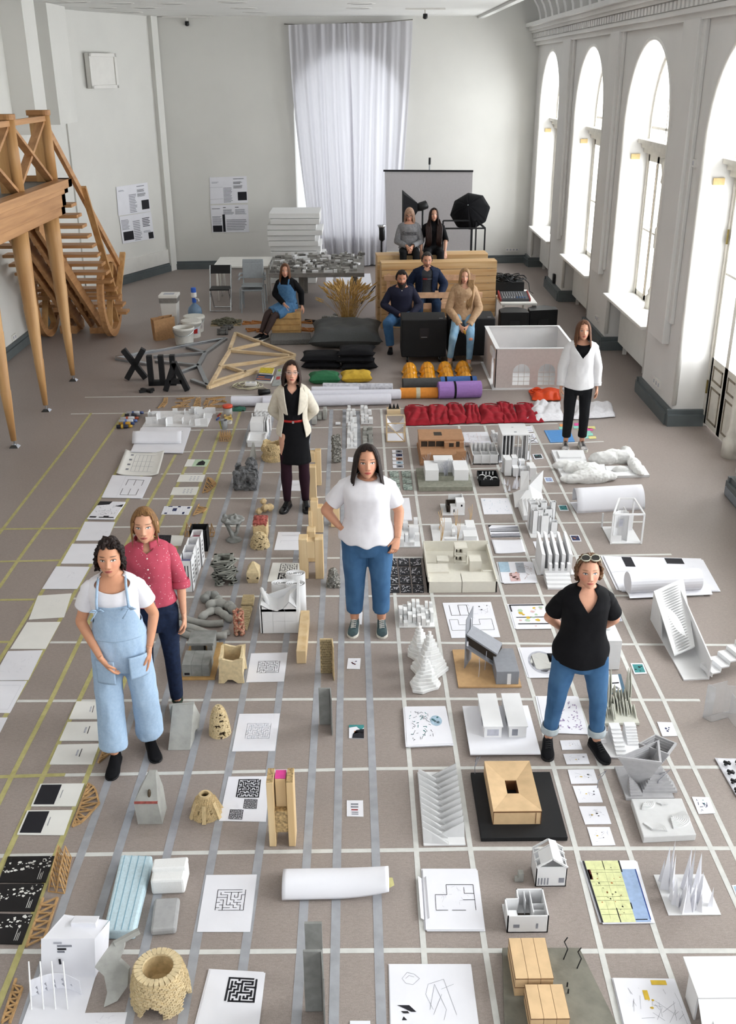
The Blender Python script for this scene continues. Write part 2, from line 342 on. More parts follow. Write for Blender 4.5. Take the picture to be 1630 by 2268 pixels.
# windows, radiators, sills
M('glass_pane','ffffff',rough=.02,var=0,tr=1.,alpha=.12)
def window(n,yc,door=False):
    root=MB(); z0=.95; x=XB
    root.bx(x,x+.12,yc-HW,yc+HW,3.2,3.3)                       # transom
    for s in (-1,1): root.bx(x,x+.12,yc+s*HW-.05,yc+s*HW+.05,z0 if not door else 0,SPR)
    ar=[(yc+HW*cos(PI*k/16),SPR+HW*sin(PI*k/16)) for k in range(17)]
    for a,b in zip(ar[:-1],ar[1:]): root.bar((x+.06,*a),(x+.06,*b),.12,.12)
    for yy in (yc-.42,yc,yc+.42): root.bx(x+.02,x+.08,yy-.02,yy+.02,3.3,SPR+math.sqrt(HW**2-(yy-yc)**2))
    root.bx(x+.02,x+.08,yc-HW,yc+HW,SPR-.02,SPR+.02)
    r=struct(root.build(('door_%d' if door else 'window_%d')%n,'old_paint'))
    q=MB()                                                      # moulded transom cornice
    for d,a,b in ((.06,3.22,3.30),(.11,3.30,3.37),(.17,3.37,3.43)): q.bx(x-d,x+.02,yc-HW,yc+HW,a,b)
    q.build('transom_moulding','old_paint',r,world=1)
    q=MB(); cy=yc                                               # turned column in the middle
    q.lathe([(.11,z0 if not door else 0.),(.11,(z0 if not door else 0)+.22),(.075,(z0 if not door else 0)+.26),(.085,(z0 if not door else 0)+.3),(.06,(z0 if not door else 0)+.36),(.055,1.9),(.075,1.92),(.075,2.2),(.055,2.23),(.05,2.85),(.07,2.88),(.06,3.0),(.09,3.15),(.12,3.22)],14,(x-.03,cy,0)); q.build('column','old_paint',r,smooth=1,world=1)
    for s in (-1,1):
        a,b=(yc+.09,yc+HW-.05) if s>0 else (yc-HW+.05,yc-.09); mid=(a+b)/2
        for c,d in ((a,mid),(mid,b)):
            q=MB(); zb=(z0+.02) if not door else .04; fw_=.055
            gz=zb+.09 if not door else .95
            for e in (c,d-fw_): q.bx(x+.02,x+.09,e,e+fw_,zb,3.2)
            q.bx(x+.02,x+.09,c,d,zb,gz); q.bx(x+.02,x+.09,c,d,3.1,3.2); q.bx(x+.03,x+.08,c,d,2.03,2.06)
            sa=q.build('sash' if not door else 'door_leaf','old_paint',r,world=1)
            g=MB(); g.bx(x+.05,x+.056,c+fw_,d-fw_,gz,3.1); g.build('pane','glass_pane',sa,world=1)
            if door:
                for p0,p1 in ((.12,.58),(.66,.86)):
                    g=MB()
                    for u0,u1,v0,v1 in ((c+.1,d-.1,p0,p0+.025),(c+.1,d-.1,p1-.025,p1),(c+.1,c+.125,p0,p1),(d-.125,d-.1,p0,p1)): g.bx(x+.012,x+.03,u0,u1,v0,v1)
                    g.build('panel_moulding','greybrown_trim',sa,world=1)
        if door:
            for zz in (.55,2.5):
                g=MB(); g.tube([(x-.005,yc+s*(HW-.06),zz-.09),(x-.005,yc+s*(HW-.06),zz+.09)],.014,8); g.build('hinge','brass',r,world=1)
        else:
            g=MB(); g.tube([(x+.0,yc+s*.62,z0+.1),(x+.0,yc+s*.62,3.1)],.012,6); g.build('espagnolette_rod','greybrown_trim',r,world=1)
    for s in (-1,1):
        g=MB(); g.bx(x+.055,x+.06,yc-HW+.05,yc+HW-.05,3.3,SPR+.9) if s>0 else None
        if s>0: g.build('pane','glass_pane',r,world=1)
    if not door:
        q=MB(); q.bx(XF-.1,XB+.02,yc-HW+.005,yc+HW-.005,.93,.98); q.build('window_sill','white_paint',r,world=1,bev=.012)
    if n<=3 or door:
        q=MB(); q.bx(XF+.16,XF+.30,yc+HW-.02,yc+HW+.01,3.12,3.2); q.build('wall_block',M('block_tan','d8bd86',var=.05),r,world=1)
    return r
for i,yc in enumerate(WINC): window(i+1,yc,door=(i==3))
for i,yc in enumerate(WINC[:3]):
    t=thing('radiator',['white panel radiator under the farthest arched window','white panel radiator under the second arched window from the back wall','white panel radiator under the arched window next to the glazed door'][i],'radiator',(4.48,yc,0))
    m=MB(); m.bx(-.08,.06,-1.12,1.12,.16,.80); m.build('panel','white_paint',t,bev=.012)
    m=MB()
    m.bx(-.06,.05,-1.1,1.1,.80,.812); m.build('top_grille','black_metal',t)
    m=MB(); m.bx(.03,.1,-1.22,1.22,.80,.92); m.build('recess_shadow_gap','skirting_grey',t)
    for s in (-1,1):
        m=MB(); m.bx(-.03,.03,s*.9-.02,s*.9+.02,0,.16); m.build('foot','white_paint',t)
# sockets, switches
def plate(px,py,pl,c,label,w=.32,n=4,dark=False):
    if pl=='y': q=PY(px,py,yb(2.9)-.012)
    elif pl=='r': q=PX(px,py,XF-.012)
    else: q=PX(px,py,-6.008)
    t=thing('wall_socket',label,'socket',q)
    m=MB()
    if pl=='y': m.bx(-w/2,w/2,-.008,.012,-.045,.045)
    else: m.bx(-.012,.012,-w/2,w/2,-.05,.05)
    m.build('plate','white_paint',t)
    for k in range(n):
        o=-w/2+w*(k+.5)/n; m=MB()
        if pl=='y': m.bx(o-.02,o+.02,-.013,-.007,-.02,.02)
        else: m.bx(-.016,.016,o-.02,o+.02,-.025,.025)
        m.build('outlet','ink_light',t)
plate(1134,553,'y',0,'row of white sockets on the back wall right of the pallets')
plate(1455,848,'r',0,'white triple socket on the pier beside the glazed door',.34,3)
plate(1322,705,'r',0,'white double socket on the pier left of the third window',.22,2)
plate(31,747,'l',0,'white double socket on left wall behind the wooden poles',.2,2)
plate(1537,361,'r',0,'small white switch box high on the pier by the door',.16,1)
t=thing('power_adapter','black power adapter plugged into far pier','adapter',PX(1227,617,XF-.03)); m=MB(); m.bx(-.03,.02,-.06,.06,-.1,.1); m.build('body','black_plastic',t,bev=.008); m=MB(); m.tube([(0,0,-.1),(.01,.02,-.25),(.02,.0,-.45)],.006,6); m.build('cord','black_plastic',t)
# white square panel on the diagonal corner
a=dpt(.36,.03); t=thing('wall_panel','square white framed panel mounted high on corner wall','panel',(a[0],a[1],4.14))
d=Vc(dpt(1,0))-Vc(dpt(0,0)); ang=math.atan2(d.y,d.x); t.rotation_euler=(0,0,ang)
m=MB(); m.bx(-.45,.45,-.10,0,0,.68); m.build('board','white_paint',t,bev=.01); m=MB()
for q in ((-.45,.45,0,.07),(-.45,.45,.61,.68),(-.45,-.38,0,.68),(.38,.45,0,.68)): m.bx(q[0],q[1],-.125,-.1,q[2],q[3])
m.build('frame','white_paint',t,bev=.006)
# rope and two curtain panels in front of the arched window
M('curtain_rope','8a8780',var=.1)
MATS.pop('x',None)
THIN('curtain_cloth','dedde2',.5,translucent=True)
ct=thing('curtain','white fabric curtain hanging on a rope over the arched window','curtain',(-.25,yb(-.25)-.16,0))
oy=yb(-.25)-.16
def curt(x0,x1,b0,b1,zt,zb,seed):
    rr=random.Random(seed); ph=[rr.uniform(0,6) for _ in range(6)]
    def fn(u,v):
        top=x0+(x1-x0)*u; bot=b0+(b1-b0)*u; x=top+(bot-top)*v**1.3
        fold=.045*sin(u*34+ph[0]+sin(v*2+ph[1])*1.5)+.03*sin(u*61+ph[2]+v*2)+.05*v*sin(u*11+ph[3]+v*1.5)
        z=zt(u)-(zt(u)-zb(u))*v; return (x+.02*sin(v*5+ph[4]+u*9)+.25,yb(x)-.16-oy+fold*(.4+.6*v)+.0*u,z)
    m=MB(); m.grid(110,40,fn); return m.build('panel','curtain_cloth',ct,smooth=1,fix=False)
curt(-1.6,-.22,-1.2,-.1,lambda u:5.42+.03*u,lambda u:.12-.08*u,1); curt(-.25,1.2,-.2,.95,lambda u:5.45+.05*u,lambda u:.03+.03*u,2)
m=MB(); m.tube([(-1.45,.02,5.44),(-.7,.02,5.40),(.0,.02,5.46),(.7,.02,5.46),(1.47,.02,5.52)],.012,6); m.build('rope','curtain_rope',ct)
# ---------------------------------------------------------------- posters
def uvq(quad):
    a,b,c,d=[Vc(q) for q in quad]      # near-left, near-right, far-right, far-left
    return lambda u,v:(a*(1-u)+b*u)*(1-v)+(d*(1-u)+c*u)*v
def prints(parent,quad,polys,mat,lift=.0008,name='print',nrm=(0,0,1)):
    if 1<len(polys)<6:
        for p in polys: o=prints(parent,quad,[p],mat,lift,name,nrm)
        return o
    g=uvq(quad); n=Vc(nrm); m=MB()
    for p in polys:
        vs=[g(*q)+n*lift for q in p]; m.add(vs,[tuple(range(len(vs)))])
    return m.build(name,mat,parent,world=1,fix=False)
def rc(u0,u1,v0,v1): return [(u0,v0),(u1,v0),(u1,v1),(u0,v1)]
def ln(u0,v0,u1,v1,w=.006,asp=1.):
    dx,dy=u1-u0,(v1-v0)*asp; L=math.hypot(dx,dy) or 1; nx,ny=-dy/L*w/2,dx/L*w/2/asp
    return [(u0+nx,v0+ny),(u1+nx,v1+ny),(u1-nx,v1-ny),(u0-nx,v0-ny)]
def poster(label,quad,dark,txt,nrm):
    t=thing('poster',label,'poster',quad[0]); m=MB(); n=Vc(nrm)*.004; m.hexa([Vc(q) for q in quad],[Vc(q)+n for q in quad]); m.build('sheet','paper',t,world=1)
    q2=[Vc(q)+n for q in quad]
    prints(t,q2,dark,'ink',.002,nrm=nrm,name='dark_print'); prints(t,q2,txt,'ink_grey',.002,nrm=nrm,name='text_print')
def textcol(u0,u1,v0,v1,n,r):
    return [rc(u0,u0+(u1-u0)*r.uniform(.75,1),v0+(v1-v0)*k/n,v0+(v1-v0)*(k+.45)/n) for k in range(n)]
rr=random.Random(3)
def quadY(pts): return [PY(x,y,yb(PY(x,y,25.05).x)-.006) for x,y in pts]
def quadD(pts):
    n=Vc(dpt(0,1))-Vc(dpt(0,0)); o=Vc(dpt(0,.012)); out=[]
    for x,y in pts:
        d=ray(x,y); tt=((o.x-CAM.x)*n.x+(o.y-CAM.y)*n.y)/(d.x*n.x+d.y*n.y); out.append(CAM+d*tt)
    return out
nY=(.07,-1,0); nD=(*(Vc(dpt(0,1))-Vc(dpt(0,0))),0)
up_dark=lambda r:[rc(.74,.98,.1,.42)]+textcol(.63,.9,.56,.68,5,r)+textcol(.63,.88,.72,.82,4,r)
poster('upper white text poster on the back wall left of the foam',quadY([(466,452),(549,449),(546,390),(464,393)]),up_dark(rr),textcol(.36,.6,.05,.62,12,rr)+textcol(.05,.25,.78,.84,2,rr)+[ln(0,.62,.34,.62,.006),ln(0,.18,.34,.18,.006)]+textcol(.63,.95,.9,.96,1,rr),nY)
poster('lower white text poster with black bars on back wall left of foam',quadY([(470,515),(552,514),(549,453),(466,455)]),[rc(.03,.28,0.02,.26),rc(.3,.37,.02,.66)]+textcol(.33,.42,.9,.95,1,rr)+textcol(.65,.78,.9,.95,1,rr),textcol(.03,.28,.3,.62,8,rr)+textcol(.33,.62,.66,.86,6,rr)+textcol(.65,.95,.66,.86,6,rr)+textcol(.4,.95,.08,.5,7,rr)+textcol(.03,.25,.86,.92,1,rr),nY)
poster('upper white text poster on the diagonal corner wall',quadD([(262,478),(333,468),(326,404),(257,414)]),up_dark(rr),textcol(.36,.6,.05,.7,12,rr)+textcol(.63,.95,.9,.96,1,rr)+textcol(.05,.25,.82,.88,2,rr),nD)
poster('lower white text poster with photo on the diagonal corner wall',quadD([(272,540),(342,528),(334,469),(264,480)]),[rc(.05,.36,.1,.42),rc(.82,.98,.02,.26)]+textcol(.68,.92,.5,.85,6,rr),textcol(.03,.3,.5,.88,8,rr)+textcol(.38,.62,.05,.8,12,rr)+textcol(.68,.92,.28,.36,2,rr),nD)
# ---------------------------------------------------------------- platform on poles with the wheeled stair
t=thing('viewing_platform','wooden platform on tapered poles with crossed railing at the left wall','platform',(-5.1,12,0))
m=MB(); m.bx(-6.0,-4.36,5,15.55,2.9,2.98); m.build('deck',M('deck_grey','5f5c57',rough=.55,var=.08,scale=8),t,world=1)
for k,(dx,z0,z1,dy) in enumerate(((0,2.88,3.0,0),(-.05,2.80,2.88,-.08),(-.09,2.62,2.80,-.12),(-.11,2.50,2.62,-.14))):
    m=MB(); m.bx(-4.5+dx,-4.31+dx,5,15.62+dy,z0,z1); m.bx(-6.0,-4.31+dx,15.42+dy,15.62+dy,z0,z1); m.build('fascia_board','oak_y',t,world=1,bev=.008)
m=MB(); m.bx(-6,-4.5,15.3,15.36,2.98,3.06); m.build('back_rail_foot','oak_x',t,world=1)
NW=[15.3,13.72,12.14,10.5]
for y in NW:
    m=MB(); m.lathe([(.075,2.98),(.07,3.88)],14,(-4.5,y,0)); m.build('newel_column','oak_z',t,smooth=1,world=1)
    m=MB(); m.bx(-4.72,-4.5,y-.04,y+.04,2.98,3.88); m.build('newel_board','oak_z',t,world=1)
    m=MB(); m.bx(-4.74,-4.5,y-.075,y+.075,3.88,3.95); m.lathe([(.085,3.88),(.085,3.95)],16,(-4.5,y,0)); m.build('newel_cap','oak_x',t,world=1,bev=.006)
for a,b in zip(NW[:-1],NW[1:]):
    m=MB(); m.bar((-4.5,a,3.84),(-4.5,b,3.84),.05,.07); m.build('top_rail','oak_y',t,world=1)
    m=MB(); m.bar((-4.53,a-.05,3.0),(-4.53,b+.05,3.8),.11,.045); m.build('cross_brace','oak_y',t,world=1)
    m=MB(); m.bar((-4.55,a-.05,3.8),(-4.55,b+.05,3.0),.11,.045); m.build('cross_brace','oak_y',t,world=1)
for (px,py) in ((33,990),(103,910),(163,843)):
    q=F(px,py); m=MB(); z=[.09,.75,.76,1.5,1.51,2.1,2.5]; rd=[.035,.068,.062,.098,.092,.112,.118]
    m.tube([(q.x-.03*zz/2.5,q.y,zz) for zz in z],rd,16); m.build('pole','oak_z',t,smooth=1,world=1)
    m=MB(); m.tube([(q.x,q.y,.03),(q.x,q.y,.1)],.011,8); m.build('pole_pin','steel',t,world=1)
    m=MB(); m.hexa([(q.x-.06,q.y-.06,0),(q.x+.06,q.y-.06,0),(q.x+.06,q.y+.06,0),(q.x-.06,q.y+.06,0)],[(q.x-.03,q.y-.03,.035),(q.x+.03,q.y-.03,.035),(q.x+.03,q.y+.03,.035),(q.x-.03,q.y+.03,.035)]); m.build('pole_foot','chrome',t,world=1)
s=thing('wheeled_stair','wooden stair on two large spoked wheels leading to the platform','stairs',(-5.15,17.5,0))
tr0=None
for k in range(13):
    y,z=15.62+.232*k,2.62-.187*k
    m=MB(); m.bx(-5.93,-4.36,y,y+.29,z-.05,z); m.build('tread','oak_x',s,world=1,bev=.006)
for x in (-5.42,-5.27,-5.06,-4.91):
    m=MB(); m.bar((x,15.62,2.32),(x,18.62,-.0+.1),.06,.2); m.build('stringer','oak_y',s,world=1)
for x in (-5.35,-4.98):
    m=MB()
    for k in range(12):
        y,z=15.62+.232*k,2.62-.187*k
        m.hexa([(x-.04,y+.01,z-.05),(x-.04,y+.25,z-.05),(x-.04,y+.25,z-.24),(x-.04,y+.05,z-.26)],[(x+.04,y+.01,z-.05),(x+.04,y+.25,z-.05),(x+.04,y+.25,z-.24),(x+.04,y+.05,z-.26)])
    m.build('tread_carriage','oak_y',s,world=1)
for x in (-5.74,-4.57):
    cy_,cz=18.16,.73; n=40; m=MB()
    ri=[[(x+dx,cy_+r*cos(2*PI*k/n),cz+r*sin(2*PI*k/n)) for k in range(n)] for dx,r in ((-.05,.73),(.05,.73),(.05,.60),(-.05,.60),(-.05,.73))]
    m.loft(ri,cap=False); w=m.build('wheel','oak_y',s,world=1)
    for a in (R(25),R(62),R(118),R(155)):
        m=MB(); m.bar((x,cy_-.62*cos(a),cz-.62*sin(a)),(x,cy_+.62*cos(a),cz+.62*sin(a)),.05,.1,up=(1,0,0)) if a in (R(62),R(118)) else m.bar((x+.02,cy_-.1*cos(a),cz-.1*sin(a)),(x+.02,cy_+.1*cos(a),cz+.1*sin(a)),.05,.1,up=(1,0,0)); m.build('spoke','oak_z',w,world=1)
m=MB(); m.tube([(-5.85,18.16,.73),(-4.47,18.16,.73)],.06,10); m.build('axle','oak_x',s,world=1)
m=MB(); m.bar((-4.45,16.72,2.76),(-4.45,18.05,.78),.05,.1,up=(1,0,0)); m.build('rail_post','oak_z',s,world=1)
m=MB(); m.bar((-4.45,18.98,1.36),(-4.45,18.3,.72),.05,.1,up=(1,0,0)); m.build('rail_post','oak_z',s,world=1)
m=MB(); m.bar((-4.5,15.3,3.72),(-4.5,18.85,1.14),.06,.11); m.build('handrail','oak_y',s,world=1)
m=MB(); m.bx(-5.6,-5.3,18.3,18.9,0,.14); m.bx(-5.05,-4.75,18.3,18.9,0,.1); m.build('foot_block','oak_y',s,world=1)
# ================================================================ people
from mathutils import noise as mnoise
def cr_(pts,n=4):                      # Catmull-Rom through points (lists of floats)
    P=[np.array(p,float) for p in pts]; P=[2*P[0]-P[1]]+P+[2*P[-1]-P[-2]]; out=[]
    for i in range(1,len(P)-2):
        for k in range(n):
            t=k/n; a,b,c,d=P[i-1],P[i],P[i+1],P[i+2]
            out.append(.5*((2*b)+(c-a)*t+(2*a-5*b+4*c-d)*t*t+(3*b-a-3*c+d)*t**3))
    out.append(P[-2]); return out
PZ=[.70,.80,.86,.93,1.00,1.06,1.14,1.22,1.29,1.34,1.375,1.40,1.42,1.44,1.47,1.54]
PRX=[.12,.150,.170,.176,.155,.140,.143,.152,.160,.166,.163,.140,.105,.075,.056,.052]
PRY=[.08,.105,.115,.115,.100,.095,.100,.112,.122,.112,.098,.088,.078,.066,.056,.054]
PYO=[0,0,.01,.012,.005,0,-.003,-.008,-.012,-.004,.004,.008,.010,.010,.008,.0]
_pp=np.array(cr_(list(zip(PZ,PRX,PRY,PYO)),6))
def prof(z): return [float(np.interp(z,_pp[:,0],_pp[:,k])) for k in (1,2,3)]
def rpoly(joints,rad,n=16,sub=3):
    pts=cr_([(*j,r) for j,r in zip(joints,rad)],sub)
    return [Vc(p[:3]) for p in pts],[float(p[3]) for p in pts]
def along(js,ts):                     # points at parameters ts along a joint polyline
    out=[]
    for t in ts:
        i=min(int(t),len(js)-2); f=t-i; out.append(tuple(Vc(js[i]).lerp(Vc(js[i+1]),f)))
    return out
def remesh(m,vox,it=2):
    me=bpy.data.meshes.new('t'); me.from_pydata(m.v,[],m.f)
    b=bmesh.new(); b.from_mesh(me); bmesh.ops.recalc_face_normals(b,faces=b.faces); b.to_mesh(me); b.free()
    o=bpy.data.objects.new('t',me); COL.objects.link(o); d=o.modifiers.new('r','REMESH'); d.mode='VOXEL'; d.voxel_size=vox
    dg=bpy.context.evaluated_depsgraph_get(); dg.update(); r=bpy.data.meshes.new_from_object(o.evaluated_get(dg))
    bpy.data.objects.remove(o); bpy.data.meshes.remove(me)
    b=bmesh.new(); b.from_mesh(r)
    for _ in range(it): bmesh.ops.smooth_vert(b,verts=b.verts,factor=.5,use_axis_x=True,use_axis_y=True,use_axis_z=True)
    b.verts.ensure_lookup_table(); vs=[tuple(v.co) for v in b.verts]; fs=[tuple(v.index for v in f.verts) for f in b.faces]; b.free(); bpy.data.meshes.remove(r)
    q=MB(); q.v=vs; q.f=fs; return q
# ---- head
def head_grid(fem=1,nu=72,nv=60):
    vs=[];fs=[]
    for j in range(nv+1):
        el=-PI/2+PI*j/nv
        for i in range(nu):
            a=2*PI*i/nu; a=a-.55*sin(a)                    # denser at the front (az 0)
            dx,dy,dz=sin(a)*cos(el),-cos(a)*cos(el),sin(el)
            x,y,z=.072*dx,.094*dy,.115*dz
            t=min(1,max(0,-z/.115)); x*=1-(.30 if fem else .2)*t**1.9
            if y<0: y*=1+.72*t**2.2
            else: y*=1-.35*t; 
            if y<-.0:
                w=min(1,-y/.04); e=lambda cx,cz,sx,sz:math.exp(-((abs(x)-cx)/sx)**2-((z-cz)/sz)**2)
                d=0
                if -.052<z<.03:                              # nose
                    k=(.03-z)/.068; amp=.023*min(1,max(0,k))**1.4 if z>-.038 else .023*max(0,1-(-.038-z)/.012)
                    d+=amp*math.exp(-(x/(.007+.007*max(0,k)))**2)
                d+=.007*e(.011,-.04,.006,.006)
                d-=.010*e(.032,.000,.017,.012)*w             # eye sockets
                d+=.0035*e(.031,-.001,.012,.0055)             # eyeball bulge
                d+=.004*e(.03,.024,.02,.008)                 # brow
                d+=.005*e(.042,-.028,.018,.018)              # cheek
                d+=.0055*e(0,-.060,.022,.005)+.0055*e(0,-.070,.018,.005)-.002*e(0,-.065,.02,.002)
                d-=.003*e(0,-.082,.02,.006); d+=.007*e(0,-.102,.018,.012)
                d-=.003*e(0,-.05,.006,.005)
                y-=d*w
            vs.append((x,y,z))
    for j in range(nv):
        for i in range(nu): fs.append((j*nu+i,j*nu+(i+1)%nu,(j+1)*nu+(i+1)%nu,(j+1)*nu+i))
    return vs,fs
def skin_mat(name,col,lip,brow,iris='4a3a2a',beard=None,blush=.35):
    m=bpy.data.materials.new(name); m.use_nodes=True; nt=m.node_tree; L=nt.links.new; b=nt.nodes['Principled BSDF']
    at=nd(nt,'ShaderNodeAttribute',attribute_name='hl'); sp=nd(nt,'ShaderNodeSeparateXYZ'); L(at.outputs['Vector'],sp.inputs[0])
    def mth(op,a,c=None,d=None):
        n=nd(nt,'ShaderNodeMath',operation=op)
        for i,v in enumerate((a,c,d)):
            if v is None: continue
            if isinstance(v,(int,float)): n.inputs[i].default_value=v
            else: L(v,n.inputs[i])
        return n.outputs[0]
    X=mth('ABSOLUTE',sp.outputs[0]); Y=sp.outputs[1]; Z=sp.outputs[2]; front=mth('LESS_THAN',Y,-.02)
    def ell(cx,cz,rx,rz,soft=.25,tilt=0.):
        u=mth('DIVIDE',mth('SUBTRACT',X,cx),rx); zz=mth('SUBTRACT',Z,cz)
        if tilt: zz=mth('SUBTRACT',zz,mth('MULTIPLY',mth('SUBTRACT',X,cx),tilt))
        v=mth('DIVIDE',zz,rz); d=mth('ADD',mth('MULTIPLY',u,u),mth('MULTIPLY',v,v))
        r=nd(nt,'ShaderNodeMapRange'); r.inputs[1].default_value=1+soft; r.inputs[2].default_value=max(0,1-soft); L(d,r.inputs[0]); return mth('MULTIPLY',r.outputs[0],front)
    no=nd(nt,'ShaderNodeTexNoise'); no.inputs['Scale'].default_value=30; tc=nd(nt,'ShaderNodeTexCoord'); L(tc.outputs['Object'],no.inputs['Vector'])
    cur=nd(nt,'ShaderNodeMix',data_type='RGBA'); c=lin(col); cur.inputs[6].default_value=(*c,1); cur.inputs[7].default_value=(c[0]*.9,c[1]*.84,c[2]*.8,1); L(no.outputs[0],cur.inputs[0]); cur=cur.outputs[2]
    def over(mask,h,f=1.):
        nonlocal cur
        n=nd(nt,'ShaderNodeMix',data_type='RGBA'); L(mth('MULTIPLY',mask,f),n.inputs[0]); L(cur,n.inputs[6]); n.inputs[7].default_value=(*lin(h),1); cur=n.outputs[2]
    over(ell(.042,-.03,.03,.026,1.),'c97a66',blush)
    if beard:
        up=ell(0,-.105,.075,.062,.35); mo=ell(0,-.063,.020,.006,.4); mk=mth('MULTIPLY',up,mth('SUBTRACT',1,mo)); over(mk,beard,.93)
    over(ell(0,-.0645,.023,.0078,.3),lip); over(ell(0,-.0645,.022,.0012,.5),'5a2a26',.7)
    over(ell(.012,-.046,.004,.003,.5),'7a4a3a',.6)
    over(ell(.033,.0255,.019,.0034,.5,-.02),brow,.8)
    over(ell(.032,.0015,.0175,.0088,.35,.05),'6f4a3c',.55)
    over(ell(.0325,.0022,.0160,.0062,.3,.05),'20140f',.9)
    over(ell(.032,-.0005,.0138,.0046,.3,.05),'d9d2cc'); over(ell(.0315,.0003,.0055,.0050,.2),iris); over(ell(.0315,.0003,.0026,.0026,.2),'0c0a0a')
    L(cur,b.inputs['Base Color']); b.inputs['Roughness'].default_value=.55; b.inputs['Specular IOR Level'].default_value=.35
    b.inputs['Subsurface Weight'].default_value=.0
    return m
# ---- hair
HX,HY=.072,.094
def hair(root,TH,mat,L=-.2,th=.016,zf=.066,a0=38,a1=60,flare=.4,wav=.003,part=.012,jit=.012,back=None,name='hair',rnd_seed=1,curl=0,nu=150,nv=46,topz=.128,wave=0.,inward=0.,frontdrop=0):
    rr=random.Random(rnd_seed); ph=[rr.uniform(0,6.28) for _ in range(8)]; jz=[rr.uniform(-1,1) for _ in range(nu)]
    m=MB()
    def fn(i,v):
        az=-PI+2*PI*i/nu; ad=abs(math.degrees(az))
        s=min(1,max(0,(ad-a0)/(a1-a0))); s=s*s*(3-2*s)
        end=zf+part*math.exp(-(ad/12)**2)-frontdrop*math.exp(-((ad-20)/14)**2)
        lo=L if back is None else L+(back-L)*min(1,max(0,(ad-70)/60))
        ze=end*(1-s)+lo*s+jit*jz[i%nu]*s
        z=topz+(ze-topz)*v**(.8)
        k=math.sqrt(max(.0,1-(max(z,0)/topz)**2)); k=max(k,.02)
        rx=(HX+th)*k; ry=(HY+th)*k
        if z<0: g=1+flare*(-z)-inward*max(0,(-z-.06)); rx*=g; ry*=(1+flare*.4*(-z))
        rr_=1+ (wav/.09)*(sin(az*29+ph[0]+6*sin(az*3+ph[1]))+.7*sin(az*53+ph[2]))*min(1,v*2)+wave*sin(z*55+az*3+ph[3])*v
        x,y=sin(az)*rx*rr_,-cos(az)*ry*rr_
        if curl:
            q=Vc((x,y,z)); n=mnoise.noise(q*38+Vc((ph[4],0,0)))*curl+mnoise.noise(q*80)*curl*.6; d=Vc((x,y,z*.7)).normalized(); q+=d*n; x,y,z=q
        return (x,y+.004,z)
    vs=[fn(i,j/nv) for j in range(nv+1) for i in range(nu)]
    m.add([TH@Vc(v) for v in vs],[(j*nu+i,j*nu+(i+1)%nu,(j+1)*nu+(i+1)%nu,(j+1)*nu+i) for j in range(nv) for i in range(nu)])
    o=m.build(name,mat,root,smooth=1); d=o.modifiers.new('s','SOLIDIFY'); d.thickness=.009; d.offset=-1
    return o
def HAIRM(name,c1,c2):
    return M(name,c1,rough=.5,scale=90,col2=c2,stretch=(1,1,.05),bump=.4,bscale=150,detail=3,spec=.25)
# ---- hands
def hand(m,w,d,s,n,curl=.35,fist=False,spread=.1):
    w,d,s,n=Vc(w),Vc(d).normalized(),Vc(s),Vc(n)
    s=(s-d*s.dot(d)).normalized(); n=(n-d*n.dot(d)-s*n.dot(s)).normalized()
    rings=[]
    for t,a,b in ((-.02,.024,.020),(.0,.026,.019),(.03,.036,.018),(.065,.041,.016),(.088,.040,.014),(.095,.034,.010)):
        rings.append([w+d*t+s*(a*cos(2*PI*k/14))+n*(b*sin(2*PI*k/14)) for k in range(14)])
    m.loft(rings)
    for f,(o,L,r) in enumerate(((.030,.070,.0085),(.010,.080,.0088),(-.010,.074,.0083),(-.029,.058,.0074))):
        p=w+d*.086+s*o; c=curl*(1+.12*f); pts=[p-d*.015]; dirv=d+s*(spread*(1.5-f)*.3)
        a=0
        for q,g in ((.45,.6),(.32,1.),(.23,.8)):
            pts.append(p.copy()); a+=c*g; v=(dirv*cos(a)+n*sin(a)).normalized(); p=p+v*(L*q)
        pts.append(p); m.tube(pts,[r,r,r*.97,r*.9,r*.72],9)
    p=w+d*.025+s*.028; pts=[p-d*.02-s*.008,p]; v=(d*.75+s*.62+n*.25).normalized()
    p=p+v*.038; pts.append(p); v=(d*.95+s*.15+n*(.3+.5*curl)).normalized(); p=p+v*.030; pts.append(p); p=p+(d*.95-s*.1+n*(.3+.8*curl)).normalized()*.022; pts.append(p)
    m.tube(pts,[.011,.0125,.0105,.0095,.007],9)
    return m
def xf(loc,rx=0,ry=0,rz=0): return Matrix.Translation(loc)@Matrix.Rotation(rz,4,'Z')@Matrix.Rotation(ry,4,'Y')@Matrix.Rotation(rx,4,'X')
ARM={'down':((.152,.0,1.350),(.222,.02,1.09),(.238,-.03,.845)),
 'behind':((.152,.0,1.350),(.265,.09,1.12),(.09,.17,.95)),
 'hip':((.152,.0,1.350),(.34,.05,1.13),(.20,-.03,.99)),
 'pocket':((.152,.0,1.350),(.262,.05,1.09),(.19,-.10,.90))}
LEG=((.088,.0,.90),(.098,-.012,.49),(.105,.02,.085))
